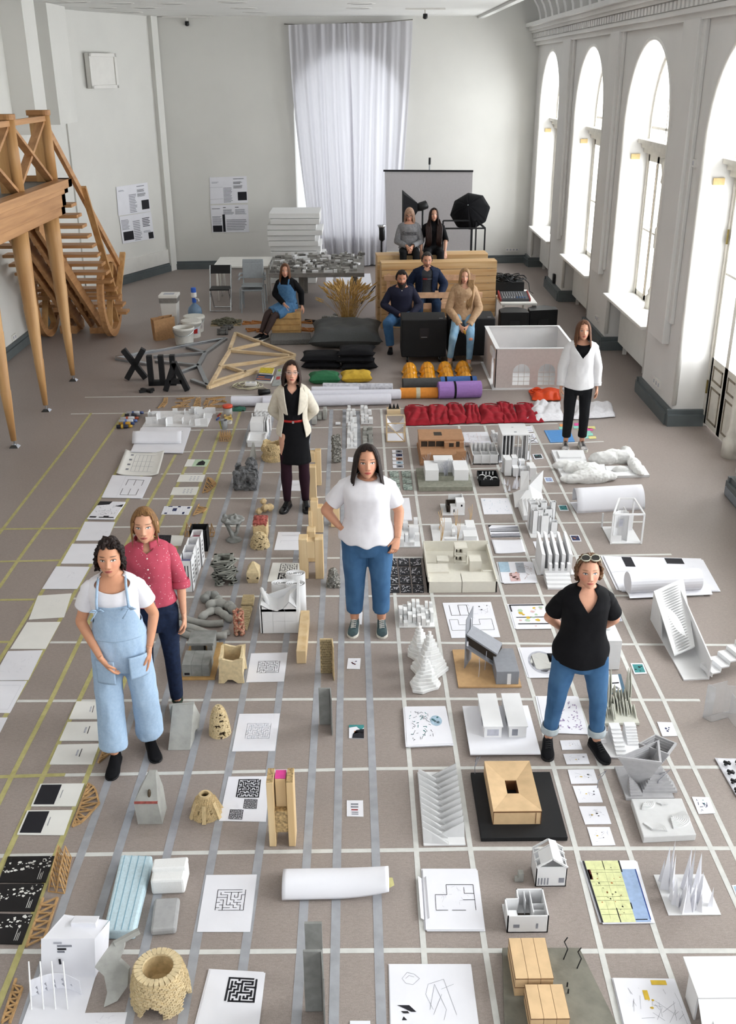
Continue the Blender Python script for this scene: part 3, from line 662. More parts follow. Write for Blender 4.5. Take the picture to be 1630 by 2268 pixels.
class Person:
    def __init__(s,label,px,py,top=None,scale=None,rz=0,skin=None,width=1.,lean=0.,pel=(0,0,.93),armL='down',armR='down',legs=None,head=(0,0,0),loc=None,tilt=0.,handL=None,handR=None,vox=.010,headsc=1.06,twist=0.,neck=0.,fem=1,hcurl=.35,noarmskin=False,depth=1.):
        nr=1. if loc is not None else .88; width*=nr; loc=F(px,py) if loc is None else Vc(loc)
        sc=scale or hgt(px,py,top)/1.70
        s.r=thing('person',label,'person',loc,rz); s.r.scale=(sc,sc,sc); s.w=width; s.dp=depth
        s.pel=Vc(pel); s.TX=Matrix.Translation(s.pel)@Matrix.Rotation(twist,4,'Z')@Matrix.Rotation(tilt,4,'Y')@Matrix.Rotation(lean,4,'X')@Matrix.Translation((0,0,-.93))
        def arm(a,sg):
            if isinstance(a,str): return [s.TX@Vc((sg*q[0]*(1+(width-1)*.6)*(.93 if nr<1 else 1),q[1],q[2])) for q in ARM[a]]
            return [s.TX@Vc((sg*.152*(1+(width-1)*.6),0,1.350)) if q is None else Vc((q[0]*nr,q[1],q[2])) for q in a]
        s.aL=arm(armL,-1); s.aR=arm(armR,1)
        legs=legs or [[(sg*q[0]*(1+(width/nr-1)*.4),q[1],q[2]) for q in LEG] for sg in (-1,1)]
        s.lg=[[Vc(q) for q in l] for l in legs]
        nk=s.TX@Vc((0,.006,1.47)); s.TH=Matrix.Translation(s.TX@Vc((0,-.012-neck,1.562)))@xf((0,0,0),head[0],head[1],head[2])@Matrix.Scale(headsc,4)
        # body
        m=MB(); rings=[]
        for z in [.80,.83,.86,.93,1.0,1.06,1.14,1.22,1.29,1.34,1.375,1.40,1.42,1.44]:
            a,b,c=prof(z); a*=width*(1 if z>.82 else .6); b*=width*depth*(1 if z>.82 else .6)
            rings.append([s.TX@Vc((a*cos(2*PI*k/24),c+b*sin(2*PI*k/24),z)) for k in range(24)])
        m.loft(rings)
        hb=s.TH@Vc((0,.02,-.06)); m.tube([s.TX@Vc((0,.012,1.39)),nk,hb,s.TH@Vc((0,.015,-.02))],[.062*(1+(width-1)*.4),.055*(1+(width-1)*.3),.053,.05],16)
        for a,sg in ((s.aL,-1),(s.aR,1)):
            ts=[0,.3,.6,.9,1.0,1.12,1.4,1.7,2.0]; rr=[.046,.047,.044,.040,.039,.039,.036,.030,.0245]; rr=[q*(1+(width-1)*.75) for q in rr]
            p,r=rpoly([s.TX@Vc((sg*.07,.01,1.352))]+along(a,ts),[.042]+rr); m.tube(p,r,14)
        for l in s.lg:
            ts=[0,.35,.7,.95,1.05,1.3,1.6,2.0]; rr=[.088,.080,.066,.056,.055,.056,.046,.034]; rr=[q*(1+(width-1)*.7) for q in rr]
            p,r=rpoly(along(l,ts),rr); m.tube(p,r,16)
        body=remesh(m,vox,3)
        for a,h,sg in ((s.aL,handL,-1),(s.aR,handR,1)):
            w=a[2]; d=(a[2]-a[1]).normalized(); q=MB()
            if h is None: hd,hs,hn,hc=d,Vc((0,-1,.0)),Vc((-sg,0,0)),hcurl
            else: hd,hs,hn,hc=h
            hand(q,w,hd,hs,hn,hc); q=remesh(q,.0042,1); body.add(q.v,q.f)
        nb=len(body.v); hv,hf=head_grid(fem); body.add([s.TH@Vc(v) for v in hv],hf); hl=[(0,1,-1)]*nb+hv
        for sg in (-1,1):
            q=MB(); q.sph((0,0,0),(.012,.02,.031),10,8); n0=len(body.v); M4=s.TH@xf((sg*.073,.008,-.005),0,sg*.25,sg*-.35); body.add([M4@Vc(v) for v in q.v],q.f); hl+=[(0,1,-1)]*len(q.v)
        s.body=body.build('body',skin,s.r,smooth=1)
        at=s.body.data.attributes.new('hl','FLOAT_VECTOR','POINT'); at.data.foreach_set('vector',np.array(hl,dtype=np.float32).ravel())
    def wrinkle(s,m,amp,sc=9.,seed=0.):
        if amp:
            out=[]
            for v in m.v:
                p=Vc(v); q=Vc((p.x*sc,p.y*sc,p.z*sc*.55+seed)); n=mnoise.noise_vector(q)*amp+mnoise.noise_vector(q*2.3)*amp*.5; out.append(tuple(p+n))
            m.v=out
        return m
    def torso(s,name,mat,hem,top,off=.014,gap=None,n=96,rows=44,wr=.004,sol=.004,sleeves=None,parent=None,flare=None,seed=0.,shade=True):
        hem=hem if callable(hem) else (lambda th,h=hem:h); top=top if callable(top) else (lambda th,h=top:h)
        m=MB(); vs=[]
        for j in range(rows+1):
            for i in range(n+1):
                u=i/n; th=PI/2+2*PI*u
                if gap:
                    z_=hem(th)+(top(th)-hem(th))*j/rows; g=gap(z_); th=-PI/2+g+(2*PI-2*g)*u
                z0,z1=hem(th),top(th); z=z0+(z1-z0)*j/rows; a,b,c=prof(max(z,.80)); a*=s.w; b*=s.w*s.dp
                o=off(z,th) if callable(off) else off; o=o*min(1,max(.25,(1.46-z)/.05))
                if flare: o+=flare(z,th)
                vs.append(s.TX@Vc(((a+o)*cos(th),c+(b+o)*sin(th),z)))
        m.add(vs,[(j*(n+1)+i,j*(n+1)+i+1,(j+1)*(n+1)+i+1,(j+1)*(n+1)+i) for j in range(rows) for i in range(n)])
        if sleeves:
            for a,sg in ((s.aL,-1),(s.aR,1)):
                end,r0,r1,r2=sleeves[:4]; ts=[t for t in [0,.15,.3,.45,.6,.8,.95,1.05,1.2,1.4,1.6,1.8,2.] if t<end-.03]+[end]
                rr=[np.interp(t,[0,1,2],[r0,r1,r2])*(1+(s.w-1)*.7) for t in ts]
                rr[0]*=.86; rr[1]*=.93; p,r=rpoly([s.TX@Vc((sg*.06,.006,1.352))]+along(a,ts),[r0*.72]+rr,sub=3); m.tube(p,r,22,cap=False)
        s.wrinkle(m,wr,9,seed)
        o=m.build(name,mat,parent or s.r,smooth=1,sol=sol); return o
    def trousers(s,name,mat,end=1.9,rad=(.1,.085,.07,.062,.056),waist=1.03,wr=.005,vox=.010,extra=0.,hipoff=.012):
        m=MB(); rings=[]
        for z in [.74,.80,.86,.90,.94,.98,waist-.02,waist]:
            a,b,c=prof(z); a=a*s.w+hipoff; b=b*s.w*s.dp+hipoff; rings.append([s.TX@Vc((a*cos(2*PI*k/28),c+b*sin(2*PI*k/28),z)) for k in range(28)])
        m.loft(rings)
        for l in s.lg:
            ts=[0,.3,.6,.9,1.0,1.1,1.3,1.6,end]; rr=[np.interp(t,[0,.5,1,1.5,2],rad)*(1+(s.w-1)*.75)+extra for t in ts]
            p,r=rpoly(along(l,ts),rr); m.tube(p,r,20)
        m=remesh(m,vox,3); s.wrinkle(m,wr,11,3.); return m.build(name,mat,s.r,smooth=1)
    def tubes(s,name,mat,joints,ts,rr,cap=False,sol=.003,wr=.002,n=18):
        p,r=rpoly(along(joints,ts),rr); m=MB(); m.tube(p,r,n,cap=cap); s.wrinkle(m,wr); return m.build(name,mat,s.r,smooth=1,sol=sol if not cap else 0)
    def shoes(s,mat,sole,lace=None,boot=0.,ang=(.18,-.18),size=1.,toe=0.,lift=0.,solez=.025,pitch=0.):
        for k,l in enumerate(s.lg):
            a=l[2]; z0=solez; S=size
            sec=[(.075,.020,.035,.0),(.068,.030,.075,.0),(.045,.034,.095+boot*.3,.0),(.01,.036,.098+boot*.3,0),(-.03,.037,.088,.0),(-.07,.041,.068,.0),(-.11,.045,.052,.0),(-.15,.042,.045,0),(-.175,.030,.038,0),(-.19,.012,.028,0)]
            sec=[tuple(q) for q in cr_(sec,3)]; rings=[]
            for y,w,h,_ in sec:
                rings.append([(S*w*math.copysign(abs(cos(t))**.75,cos(t)),S*y,z0+S*(h-z0)*max(0,sin(t))**.8 if sin(t)>0 else z0-.004) for t in [2*PI*q/20 for q in range(20)]])
            m=MB(); m.loft(rings); g=m.build('shoe',mat,s.r,smooth=1); g.location=(a.x,a.y,a.z-.085+lift); g.rotation_euler=(pitch,0,-ang[k] if isinstance(ang,tuple) else ang)
            if boot: m=MB(); m.tube([(0,.02,.07),(0,.018,.11),(0,.022,.10+boot)],[.043*S,.042*S,.046*S],16); m.build('shaft',mat,g,smooth=1)
            m=MB(); out=[(S*(w+.004),S*y) for y,w,h,_ in sec]; out=out+[(-x,y) for x,y in out[::-1]]; m.prism(out,0,z0); m.build('sole',sole,g,bev=.004)
            if lace:
                m=MB()
                for q in range(5):
                    y=-.035-.017*q; h=z0+S*(np.interp(-y,[.03,.07,.11],[.066,.046,.03]))+.004; m.tube([(-.022,y,h-.004),(0,y-.004,h+.006),(.022,y,h-.004)],.0028,5)
                    m.tube([(-.02,y-.008,h-.006),(.02,y+.008,h-.002)],.0026,5)
                m.build('laces',lace,g)
    def glasses(s,mat,lens=None,z=0.002,y=-.108,rx=.024,rz=.019,x=.032,w=.0017,lift=None,tilt=0):
        g=MB(); T=s.TH@(lift or Matrix.Identity(4))
        for sg in (-1,1):
            g.tube([T@Vc((sg*x+rx*cos(a),y+.01*abs(cos(a)*sg),z+rz*sin(a))) for a in [2*PI*k/20 for k in range(20)]],w,6,closed=True)
            g.tube([T@Vc((sg*(x+rx),y+.008,z+.004)),T@Vc((sg*.078,-.04,z+.006)),T@Vc((sg*.078,.01,z))],w,5)
        g.tube([T@Vc((-x+rx,y,z+.003)),T@Vc((0,y-.004,z+.007)),T@Vc((x-rx,y,z+.003))],w,5)
        o=g.build('glasses',mat,s.r,smooth=1)
        if lens:
            for sg in (-1,1):
                q=MB(); q.add([T@Vc((sg*x+rx*.95*cos(a),y+.003,z+rz*.95*sin(a))) for a in [2*PI*k/20 for k in range(20)]],[tuple(range(20))]); q.build('lens',lens,o,fix=False)
        return o
    def patch(s,name,mat,x0,x1,z0,z1,off,n=10,back=False,parent=None,sol=.004,fn=None):   # cloth piece lying on the torso front
        m=MB()
        def g(u,v):
            x=x0+(x1-x0)*u; z=z0+(z1-z0)*v
            if fn: x,z=fn(u,v,x,z)
            a,b,c=prof(max(z,.80)); a=a*s.w+off; b=b*s.w*s.dp+off; k=max(0,1-(x/a)**2)**.5; return s.TX@Vc((x,c-b*k if not back else c+b*k,z))
        m.grid(n,n,g); return m.build(name,mat,parent or s.r,smooth=1,sol=sol)
def vneck(z0,depth,w=30.,zs=1.435):       # neckline height by angle: V or round dip at the front
    def f(th):
        d=abs(math.degrees(math.atan2(sin(th+PI/2),cos(th+PI/2)))); k=max(0,1-d/w); return zs-depth*k+.01*(d/180)
    return f
def round_neck(depth,w=70.,zs=1.437):
    def f(th):
        d=abs(math.degrees(math.atan2(sin(th+PI/2),cos(th+PI/2)))); k=max(0,1-(d/w)**2); return zs-depth*k**.6+.008*(d/180)
    return f
# cloth materials
def CL(name,c,var=.05,rough=.85,bump=.15,scale=30,col2=None,sheen=.1): return M(name,c,rough=rough,var=var,scale=scale,bump=bump,bscale=220,col2=col2,spec=.2)
CL('tee_white','e6e4e9',var=.012,bump=.06); CL('denim_light','a6bdd4',col2='9cb4ce',scale=60); CL('denim_mid','456a90',col2='365a80',scale=7); CL('denim_dark','1b2740',col2='141c30'); CL('denim_navy','22354f',col2='16243a',scale=10)
CL('cloth_black','0d0d11',var=.1); CL('blazer_cream','d8d0c0'); CL('tights','2a1420'); CL('shirt_white','e0dfe1',var=.012,bump=.06); CL('beige_jacket','b99b7c',col2='a58566'); CL('grey_sweater','8f8f92',col2='7b7b80'); CL('navy_knit','232436'); CL('charcoal_cloth','3a3b3f'); CL('cuff_pale','b9c2c6'); CL('denim_dress','557fa6',col2='456d95',scale=25); CL('denim_pale','8fb0c6',col2='6c92b0',scale=7); CL('black_trouser','17181b'); CL('brown_jumper','241815',col2='120d0d'); CL('olive_boot','28382b',rough=.6); CL('tan_boot','a89274',rough=.6)
M('belt_brown','7b3f1f',rough=.5); M('belt_red','a81f1c',rough=.4); M('leather_black','101014',rough=.25,spec=.6); M('sneaker_green','43595c',rough=.7,var=.12,scale=15,col2='2c3a3f'); M('sole_white','d9d6cc',rough=.6); M('sole_black','16161a',rough=.6); M('sneaker_white','cfcbc8',rough=.6,col2='2a2a30',scale=14); M('lace_white','dedbd6'); M('lace_black','17171a'); M('button_white','e8e4dc',rough=.3); M('sun_lens','22201c',rough=.1,spec=.6); M('sun_frame','c9c6b4',rough=.4); M('tights_sheer','3a2a28',rough=.7)
def dots():
    m=M('shirt_pink','b7485c',rough=.85,var=.06,scale=12,bump=.15,bscale=200); nt=m.node_tree; b=nt.nodes['Principled BSDF']; src=b.inputs['Base Color'].links[0].from_socket
    tc=nd(nt,'ShaderNodeTexCoord'); v=nd(nt,'ShaderNodeTexVoronoi'); v.inputs['Scale'].default_value=45; nt.links.new(tc.outputs['Object'],v.inputs['Vector'])
    r=nd(nt,'ShaderNodeMapRange'); r.inputs[1].default_value=.16; r.inputs[2].default_value=.11; nt.links.new(v.outputs['Distance'],r.inputs[0])
    mx=nd(nt,'ShaderNodeMix',data_type='RGBA'); nt.links.new(r.outputs[0],mx.inputs[0]); nt.links.new(src,mx.inputs[6]); mx.inputs[7].default_value=(*lin('e0b9bd'),1); nt.links.new(mx.outputs[2],b.inputs['Base Color'])
dots()
HAIRM('hair_dark','2a1c18','160e0c'); HAIRM('hair_brown','38241b','20130f'); HAIRM('hair_blond','8f6a42','6a4a2c'); HAIRM('hair_red','6e4a33','4f3121'); HAIRM('hair_ash','7a5a40','55402f'); HAIRM('hair_long_blond','a8855c','7d5f40'); HAIRM('hair_long_brown','2c1712','170b09'); HAIRM('hair_pinkblond','8a6a55','c9a58f'); HAIRM('hair_man','2b2523','191515'); HAIRM('hair_grey','4a4643','2c2927')
SK=lambda n,c='cf9a7c',**k: skin_mat('skin_'+n,c,k.pop('lip','a8574f'),k.pop('brow','3a2a20'),**k)
# --- woman in light overalls
p=Person('woman in light blue denim overalls and white tee, hands in pockets',297,1672,1190,skin=SK('a','cf9878',brow='22140f'),rz=R(8),width=1.04,armL=[None,(-.275,.03,1.09),(-.13,-.15,.90)],armR=[None,(.265,.06,1.09),(.215,-.05,.89)],
 handL=((.55,-.1,-.85),(.2,-.9,.2),(.3,.6,-.4),.3),handR=((-.1,-.15,-1),(0,-1,0),(-1,0,0),.2),head=(R(-12),0,R(-2)),legs=[[(-.09,0,.9),(-.115,-.04,.49),(-.12,-.08,.085)],[(.09,0,.9),(.12,.0,.49),(.12,.06,.085)]])
p.torso('tshirt','tee_white',.98,round_neck(.085,60),off=lambda z,t:.016+.012*max(0,1.2-z),sleeves=(.55,.064,.075,.075))
def bibtop(th):
    d=abs(math.degrees(math.atan2(sin(th+PI/2),cos(th+PI/2)))); return 1.265 if d<38 else (1.265-.16*min(1,(d-38)/32) if d<110 else 1.105+.10*(d-110)/70)
bib=p.torso('overall_bib','denim_light',1.0,bibtop,off=lambda z,t:.022+.09*max(0,1.2-z),wr=.005,sol=.005)
p.trousers('overall_legs','denim_light',end=1.86,rad=(.112,.104,.100,.102,.106),waist=1.06,wr=.008,hipoff=.036)
for sg in (-1,1):
    m=MB(); m.tube([p.TX@Vc((sg*.10,-.155,1.255)),p.TX@Vc((sg*.098,-.142,1.32)),p.TX@Vc((sg*.09,-.085,1.395)),p.TX@Vc((sg*.085,-.02,1.425)),p.TX@Vc((sg*.08,.07,1.40)),p.TX@Vc((sg*.07,.13,1.28))],.009,8); m.build('strap','denim_light',p.r,smooth=1)
    m=MB()
    for e in (-1,1): m.tube([p.TX@Vc((sg*.10,-.165,1.265)),p.TX@Vc((sg*.10+e*.025,-.172,1.275)),p.TX@Vc((sg*.10+e*.045,-.17,1.262)),p.TX@Vc((sg*.10+e*.01,-.168,1.258))],.005,6)
    m.tube([p.TX@Vc((sg*.10,-.165,1.262)),p.TX@Vc((sg*.10-.02,-.168,1.23)),p.TX@Vc((sg*.10-.045,-.165,1.195))],.005,6); m.build('strap_bow','denim_light',p.r,smooth=1)
p.patch('pocket','denim_light',-.16,-.035,.70,.875,.075); p.patch('pocket','denim_light',.06,.175,.72,.89,.07)
p.shoes('cloth_black','sole_black',solez=.015,ang=(.1,-.25))
hair(p.r,p.TH,'hair_dark',L=-.06,th=.012,zf=.070,a0=50,a1=84,curl=.016,wav=.006,jit=.02,rnd_seed=3,topz=.132,back=-.09)
m=MB(); m.sph((0,.085,.06),(.05,.045,.045),20,14); m=Person.wrinkle(p,m,.015,40); m.v=[tuple(p.TH@Vc(v)) for v in m.v]; m.build('hair_bun','hair_dark',p.r,smooth=1)
# --- woman in pink shirt
p=Person('woman in dotted pink shirt, brown belt and dark jeans, arms down',364,1578,1121,skin=SK('b','d6a386',brow='6a4a30',iris='5a6a72'),rz=R(10),armL=[None,(-.225,.02,1.09),(-.21,-.03,.86)],armR=[None,(.235,.03,1.09),(.24,-.04,.845)],head=(R(-10),R(0),R(-4)),handR=((.0,-.15,-1),(0,-1,.1),(-1,0,0),.55))
p.trousers('jeans','denim_dark',end=1.93,rad=(.1,.085,.066,.060,.052),waist=1.02,wr=.004)
p.torso('shirt','shirt_pink',.955,vneck(0,.055,34),off=lambda z,t:.020+.02*max(0,1.2-z),wr=.007,sleeves=(1.12,.066,.060,.06))
for sg in (-1,1):
    m=MB()
    def cf(u,v,sg=sg):
        a=R(-90)+sg*R(14+120*u); r=.072+.018*v; return p.TX@Vc((r*cos(a)*1.02,.012+r*.95*sin(a)-.012*v,1.437+.035*(1-abs(v*2-1))-.035*v+.012*u))
    m.grid(14,6,cf); m.build('collar','shirt_pink',p.r,smooth=1,sol=.004)
    a=p.aL if sg<0 else p.aR; q,r=rpoly(along(a,[.98,1.05,1.16,1.2]),[.061,.066,.066,.060]); m=MB(); m.tube(q,r,20,cap=False); m.build('rolled_cuff','shirt_pink',p.r,smooth=1,sol=.006)
for k in range(6):
    z=1.36-.07*k; a,b,c=prof(z); m=MB(); m.sph(p.TX@Vc((0,c-b-.024-.02*max(0,1.2-z),z)),.006,8,6); m.build('button','button_white',p.r,smooth=1)
p.torso('belt','belt_brown',.985,1.025,off=.018,rows=3,wr=0); 
m=MB(); m.box(p.TX@Vc((0,-.125,1.0)),(.05,.012,.04)); m.build('belt_buckle','steel',p.r,bev=.004)
p.shoes('olive_boot','sole_black',lace='lace_black',boot=.06,ang=(.15,-.05))
hair(p.r,p.TH,'hair_blond',L=-.03,th=.014,zf=.080,a0=42,a1=75,wav=.004,jit=.012,back=-.07,part=.012,flare=.0)
m=MB()
for sg in (-1,1):
    for k in range(3): m.tube([p.TH@Vc((sg*(.060+.004*k),-.060,.035)),p.TH@Vc((sg*(.076+.003*k),-.050,-.01)),p.TH@Vc((sg*(.078+.002*k),-.045,-.05)),p.TH@Vc((sg*(.070+.006*k),-.045,-.095-.02*k))],[.006,.005,.004,.001],6)
m.build('loose_strands','hair_blond',p.r,smooth=1)
# --- woman in cream blazer
p=Person('woman with glasses in cream blazer over black dress, hands behind back',657,1126,796,skin=SK('c','d8a78e',brow='3a2a22'),rz=R(2),armL='behind',armR='behind',head=(R(-12),R(4),R(4)),width=.95,noarmskin=True)
p.torso('dress','cloth_black',.56,vneck(0,.085,38),off=lambda z,t:.010+.012*max(0,1.0-z),flare=lambda z,t:.05*max(0,.85-z)+(.02 if z<.9 else 0)*max(0,cos(t))**2,wr=.005)
for l in p.lg: p.tubes('tights','tights',l,[.6,.9,1.1,1.3,1.6,1.98],[.068,.060,.058,.060,.050,.037])
p.torso('belt','belt_red',1.035,1.06,off=.016,rows=2,wr=0)
m=MB(); m.box(p.TX@Vc((.0,-.117,1.047)),(.022,.008,.026)); m.build('belt_buckle','chrome',p.r)
p.torso('blazer','blazer_cream',lambda t:.90-.05*max(0,-sin(t)),vneck(0,.03,60,1.445),off=lambda z,t:.030+.028*max(0,1.15-z),gap=lambda z:R(16+ (26 if z<1.15 else 26-0*(z)) +max(0,(z-1.15))*40+max(0,.98-z)*60),wr=.006,sol=.006,sleeves=(1.95,.070,.062,.052))
for sg in (-1,1):
    m=MB()
    def lp(u,v,sg=sg):
        z=1.13+.30*v; a,b,c=prof(z); w=.02+.075*(sin(PI*min(1,v*1.05))**.7)*(1 if v<.72 else .7); x=sg*(.052+.035*v+w*u); k=max(0,1-(x/(a*p.w+.034))**2)**.5; return p.TX@Vc((x,c-(b*p.w+.046)*k,z))
    m.grid(6,16,lp); m.build('lapel','blazer_cream',p.r,smooth=1,sol=.004)
p.shoes('leather_black','sole_black',lace='lace_black',ang=(.3,-.1))
hair(p.r,p.TH,'hair_brown',L=-.135,th=.020,zf=.078,a0=38,a1=60,flare=1.3,inward=2.5,wav=.003,part=.016)
p.glasses('steel')
# --- woman in white tee
p=Person('woman in loose white tee and cropped blue jeans, hand on hip',815,1392,986,skin=SK('d','cd987c',lip='b4564e',brow='241812'),rz=R(-2),width=1.3,depth=1.08,armL=[None,(-.40,.06,1.10),(-.255,-.03,.985)],armR=[None,(.30,.05,1.10),(.285,-.06,.90)],
 handL=((.75,-.35,-.6),(.2,-.4,.9),(.4,.8,.1),.5),handR=((-.25,-.35,-.9),(-.8,-.5,.2),(-.6,.5,-.1),.5),head=(R(-12),R(0),R(5)),headsc=1.19)
p.trousers('jeans','denim_mid',end=1.78,rad=(.112,.098,.078,.070,.062),waist=1.02,wr=.006)
def hemt(t): return .90-.035*(max(0,-sin(t)))+.01*sin(t*9)
p.torso('tshirt','tee_white',hemt,round_neck(.022,70,1.446),off=lambda z,t:.018+.085*max(0,1.22-z)**1.1,wr=.006,sleeves=(.66,.066,.070,.07))
p.shoes('sneaker_green','sole_white',lace='lace_white',ang=(.08,-.05),size=1.03)
hair(p.r,p.TH,'hair_dark',L=-.145,th=.020,zf=.082,a0=40,a1=62,flare=1.6,wav=.003,part=.014)
# --- woman in black V-neck tee
p=Person('woman in black V-neck tee with sunglasses on her head, hands behind back',1266,1658,1226,skin=SK('e','d8a48a',brow='8a6446',lip='b9685c',iris='5b6e7e',blush=.6),rz=R(-4),width=1.12,armL='behind',armR='behind',head=(R(-14),R(-2),R(-1)),
 legs=[[(-.10,0,.9),(-.155,-.03,.49),(-.185,.02,.085)],[(.10,0,.9),(.155,-.03,.49),(.185,.0,.085)]])
p.trousers('jeans','denim_mid',end=1.74,rad=(.105,.092,.072,.062,.052),waist=1.02,wr=.006)
for l in p.lg: p.tubes('jean_cuff','cuff_pale',l,[1.68,1.74,1.83],[.066,.067,.066],sol=.005,wr=0)
p.torso('tshirt','cloth_black',lambda t:.855-.04*max(0,-sin(t)),vneck(0,.15,36,1.442),off=lambda z,t:.016+.075*max(0,1.24-z)**1.1,wr=.006,sleeves=(.72,.064,.072,.078))
p.shoes('cloth_black','sole_black',lace='lace_black',ang=(.1,-.32),size=1.06)
hair(p.r,p.TH,'hair_ash',L=-.02,th=.016,zf=.078,a0=48,a1=85,wav=.005,curl=.012,back=-.08,jit=.01,flare=0.)
p.glasses('sun_frame','sun_lens',w=.0045,rx=.028,rz=.024,lift=xf((0,-.004,.047),R(-38)))
# --- woman in white shirt at right
p=Person('woman in open white shirt and black cropped trousers, arms hanging down',1270,993,707,skin=SK('f','d6a287',brow='5a3c2a'),rz=R(-3),head=(R(-8),0,0),armL=[None,(-.24,.02,1.09),(-.255,-.02,.845)],armR=[None,(.24,.02,1.09),(.255,-.02,.845)])
p.trousers('trousers','black_trouser',end=1.82,rad=(.1,.09,.074,.066,.060),waist=1.03)
p.torso('black_top','cloth_black',1.1,round_neck(.05,70),off=.008)
p.torso('shirt','shirt_white',lambda t:.86-.03*sin(t*1.0)*(-1 if t>-PI/2 else 1),vneck(0,.20,52),off=lambda z,t:.026+.07*max(0,1.26-z),wr=.008,sleeves=(1.94,.078,.074,.058))
for sg in (-1,1):
    m=MB()
    def cf(u,v,sg=sg):
        a=R(-90)+sg*R(34+100*u); r=.078+.03*v; return p.TX@Vc((r*cos(a)*1.1,.012+r*.95*sin(a)-.02*v*(1-u),1.425-.05*(1-u)**2-.03*v+.02*u))
    m.grid(14,6,cf); m.build('collar','shirt_white',p.r,smooth=1,sol=.004)
    a=p.aL if sg<0 else p.aR; q,r=rpoly(along(a,[1.78,1.85,1.95]),[.062,.058,.056]); m=MB(); m.tube(q,r,18,cap=False); m.build('cuff','shirt_white',p.r,smooth=1,sol=.004)
p.shoes('sneaker_white','sole_white',lace='lace_black',ang=(.12,-.12),solez=.035)
hair(p.r,p.TH,'hair_red',L=-.185,th=.018,zf=.078,a0=36,a1=56,flare=.9,wav=.002,part=.02,jit=.006)
# ---------------------------------------------------------------- people sitting at the back
def sleeves_of(p,mat): pass
# blonde on the loudspeaker
p=Person('woman with long blonde hair in beige jacket sitting on the loudspeaker',0,0,scale=.97,loc=(1.67,16.12,0),skin=SK('g','dba98f',brow='7a5a3e',blush=.5),pel=(0,.03,.83),head=(R(4),0,R(-3)),
 armL=[None,(-.255,-.03,.93),(-.075,-.24,.68)],armR=[None,(.255,-.03,.93),(.06,-.24,.68)],handL=((.45,-.45,-.8),(.5,-.6,.4),(.3,.4,.1),.5),handR=((-.45,-.45,-.8),(-.5,-.6,.4),(-.3,.4,.1),.5),
 legs=[[(-.09,0,.80),(-.20,-.36,.52),(-.24,-.28,.09)],[(.09,0,.80),(.09,-.38,.49),(.07,-.42,.09)]])
p.trousers('jeans','denim_pale',end=1.83,rad=(.098,.084,.066,.056,.05),waist=1.0)
m=MB(); k=Vc((.09,-.38,.49)); m.sph(k+Vc((.0,-.042,.01)),(.038,.03,.032),14,10); m.build('ripped_knee',SK('g2','cf9078'),p.r,smooth=1)
p.torso('jacket','beige_jacket',lambda t:.86,vneck(0,.07,45),off=lambda z,t:.03+.035*max(0,1.2-z)+.012*math.exp(-((z-.86)/.04)**2),wr=.010,sleeves=(1.92,.066,.066,.052))
for sg in (-1,1):
    m=MB()
    def cf(u,v,sg=sg):
        a=R(-90)+sg*R(20+110*u); r=.078+.03*v; return p.TX@Vc((r*cos(a)*1.08,.01+r*.95*sin(a)-.02*v*(1-u),1.435-.03*v+.012*u))
    m.grid(12,5,cf); m.build('collar','beige_jacket',p.r,smooth=1,sol=.005)
    a=p.aL if sg<0 else p.aR; q,r=rpoly(along(a,[1.8,1.86,1.95]),[.056,.06,.056]); m=MB(); m.tube(q,r,16,cap=False); m.build('cuff','beige_jacket',p.r,smooth=1,sol=.005)
    m=MB(); m.sph(p.TX@Vc((.0,-.15,1.32-.16*(sg>0))),.008,8,6); m.build('button','button_white',p.r,smooth=1)
p.shoes('tan_boot','tan_boot',lace='lace_white',boot=.07,ang=(.5,-.05))
hair(p.r,p.TH,'hair_long_blond',L=-.30,th=.015,zf=.08,a0=38,a1=58,flare=.5,wav=.003,part=.02,jit=.02)
m=MB()
for k in range(7):
    x=.055+.012*k; m.tube([p.TH@Vc((x+.01,-.05,-.05)),p.TH@Vc((x+.012,-.085-.002*k,-.16)),p.TH@Vc((x+.0,-.12,-.28)),p.TH@Vc((x-.012,-.135,-.40-.012*(k%3))),p.TH@Vc((x-.03,-.14,-.47-.015*(k%4)))],[.013,.015,.015,.011,.002],8)
m.build('hair_lock','hair_long_blond',p.r,smooth=1)
m=MB(); m.box((-.005,-.335,.60),(.03,.012,.11),rx=R(35),ry=R(-25)); ph=m.build('mobile_phone',M('phone_yellow','d8a53a',rough=.4),p.r,bev=.004)
# bearded man
p=Person('bearded man in navy buttoned sweater sitting beside the loudspeaker',0,0,scale=1.0,loc=(.70,17.2,0),skin=SK('h','c98f73',brow='241a16',beard='2a2220',lip='8f4f46'),fem=0,pel=(0,.02,.56),head=(R(8),0,R(3)),width=1.2,depth=1.08,headsc=1.12,
 armL=[None,(-.315,-.02,.74),(-.02,-.27,.60)],armR=[None,(.315,-.02,.74),(.14,-.27,.60)],handL=((.7,-.4,-.25),(.2,-.6,.7),(.2,.5,-.6),.6),handR=((-.75,-.4,-.25),(-.2,-.6,.7),(-.2,.5,-.6),.6),
 legs=[[(-.09,0,.53),(-.25,-.40,.50),(-.20,-.42,.09)],[(.09,0,.53),(.22,-.40,.50),(.2,-.40,.09)]])
p.trousers('jeans','denim_mid',end=1.92,rad=(.104,.092,.078,.068,.06),waist=1.0)
p.torso('sweater','navy_knit',.94,round_neck(.03,70),off=lambda z,t:.014+.02*max(0,1.15-z),wr=.006,sleeves=(1.94,.062,.054,.042))
for k in range(3): m=MB(); m.sph(p.TX@Vc((0,-.147-.003*k,1.37-.035*k)),.008,8,6); m.build('button','button_white',p.r,smooth=1)
p.shoes('cloth_black','sole_black',lace='lace_black',ang=(.1,-.1))
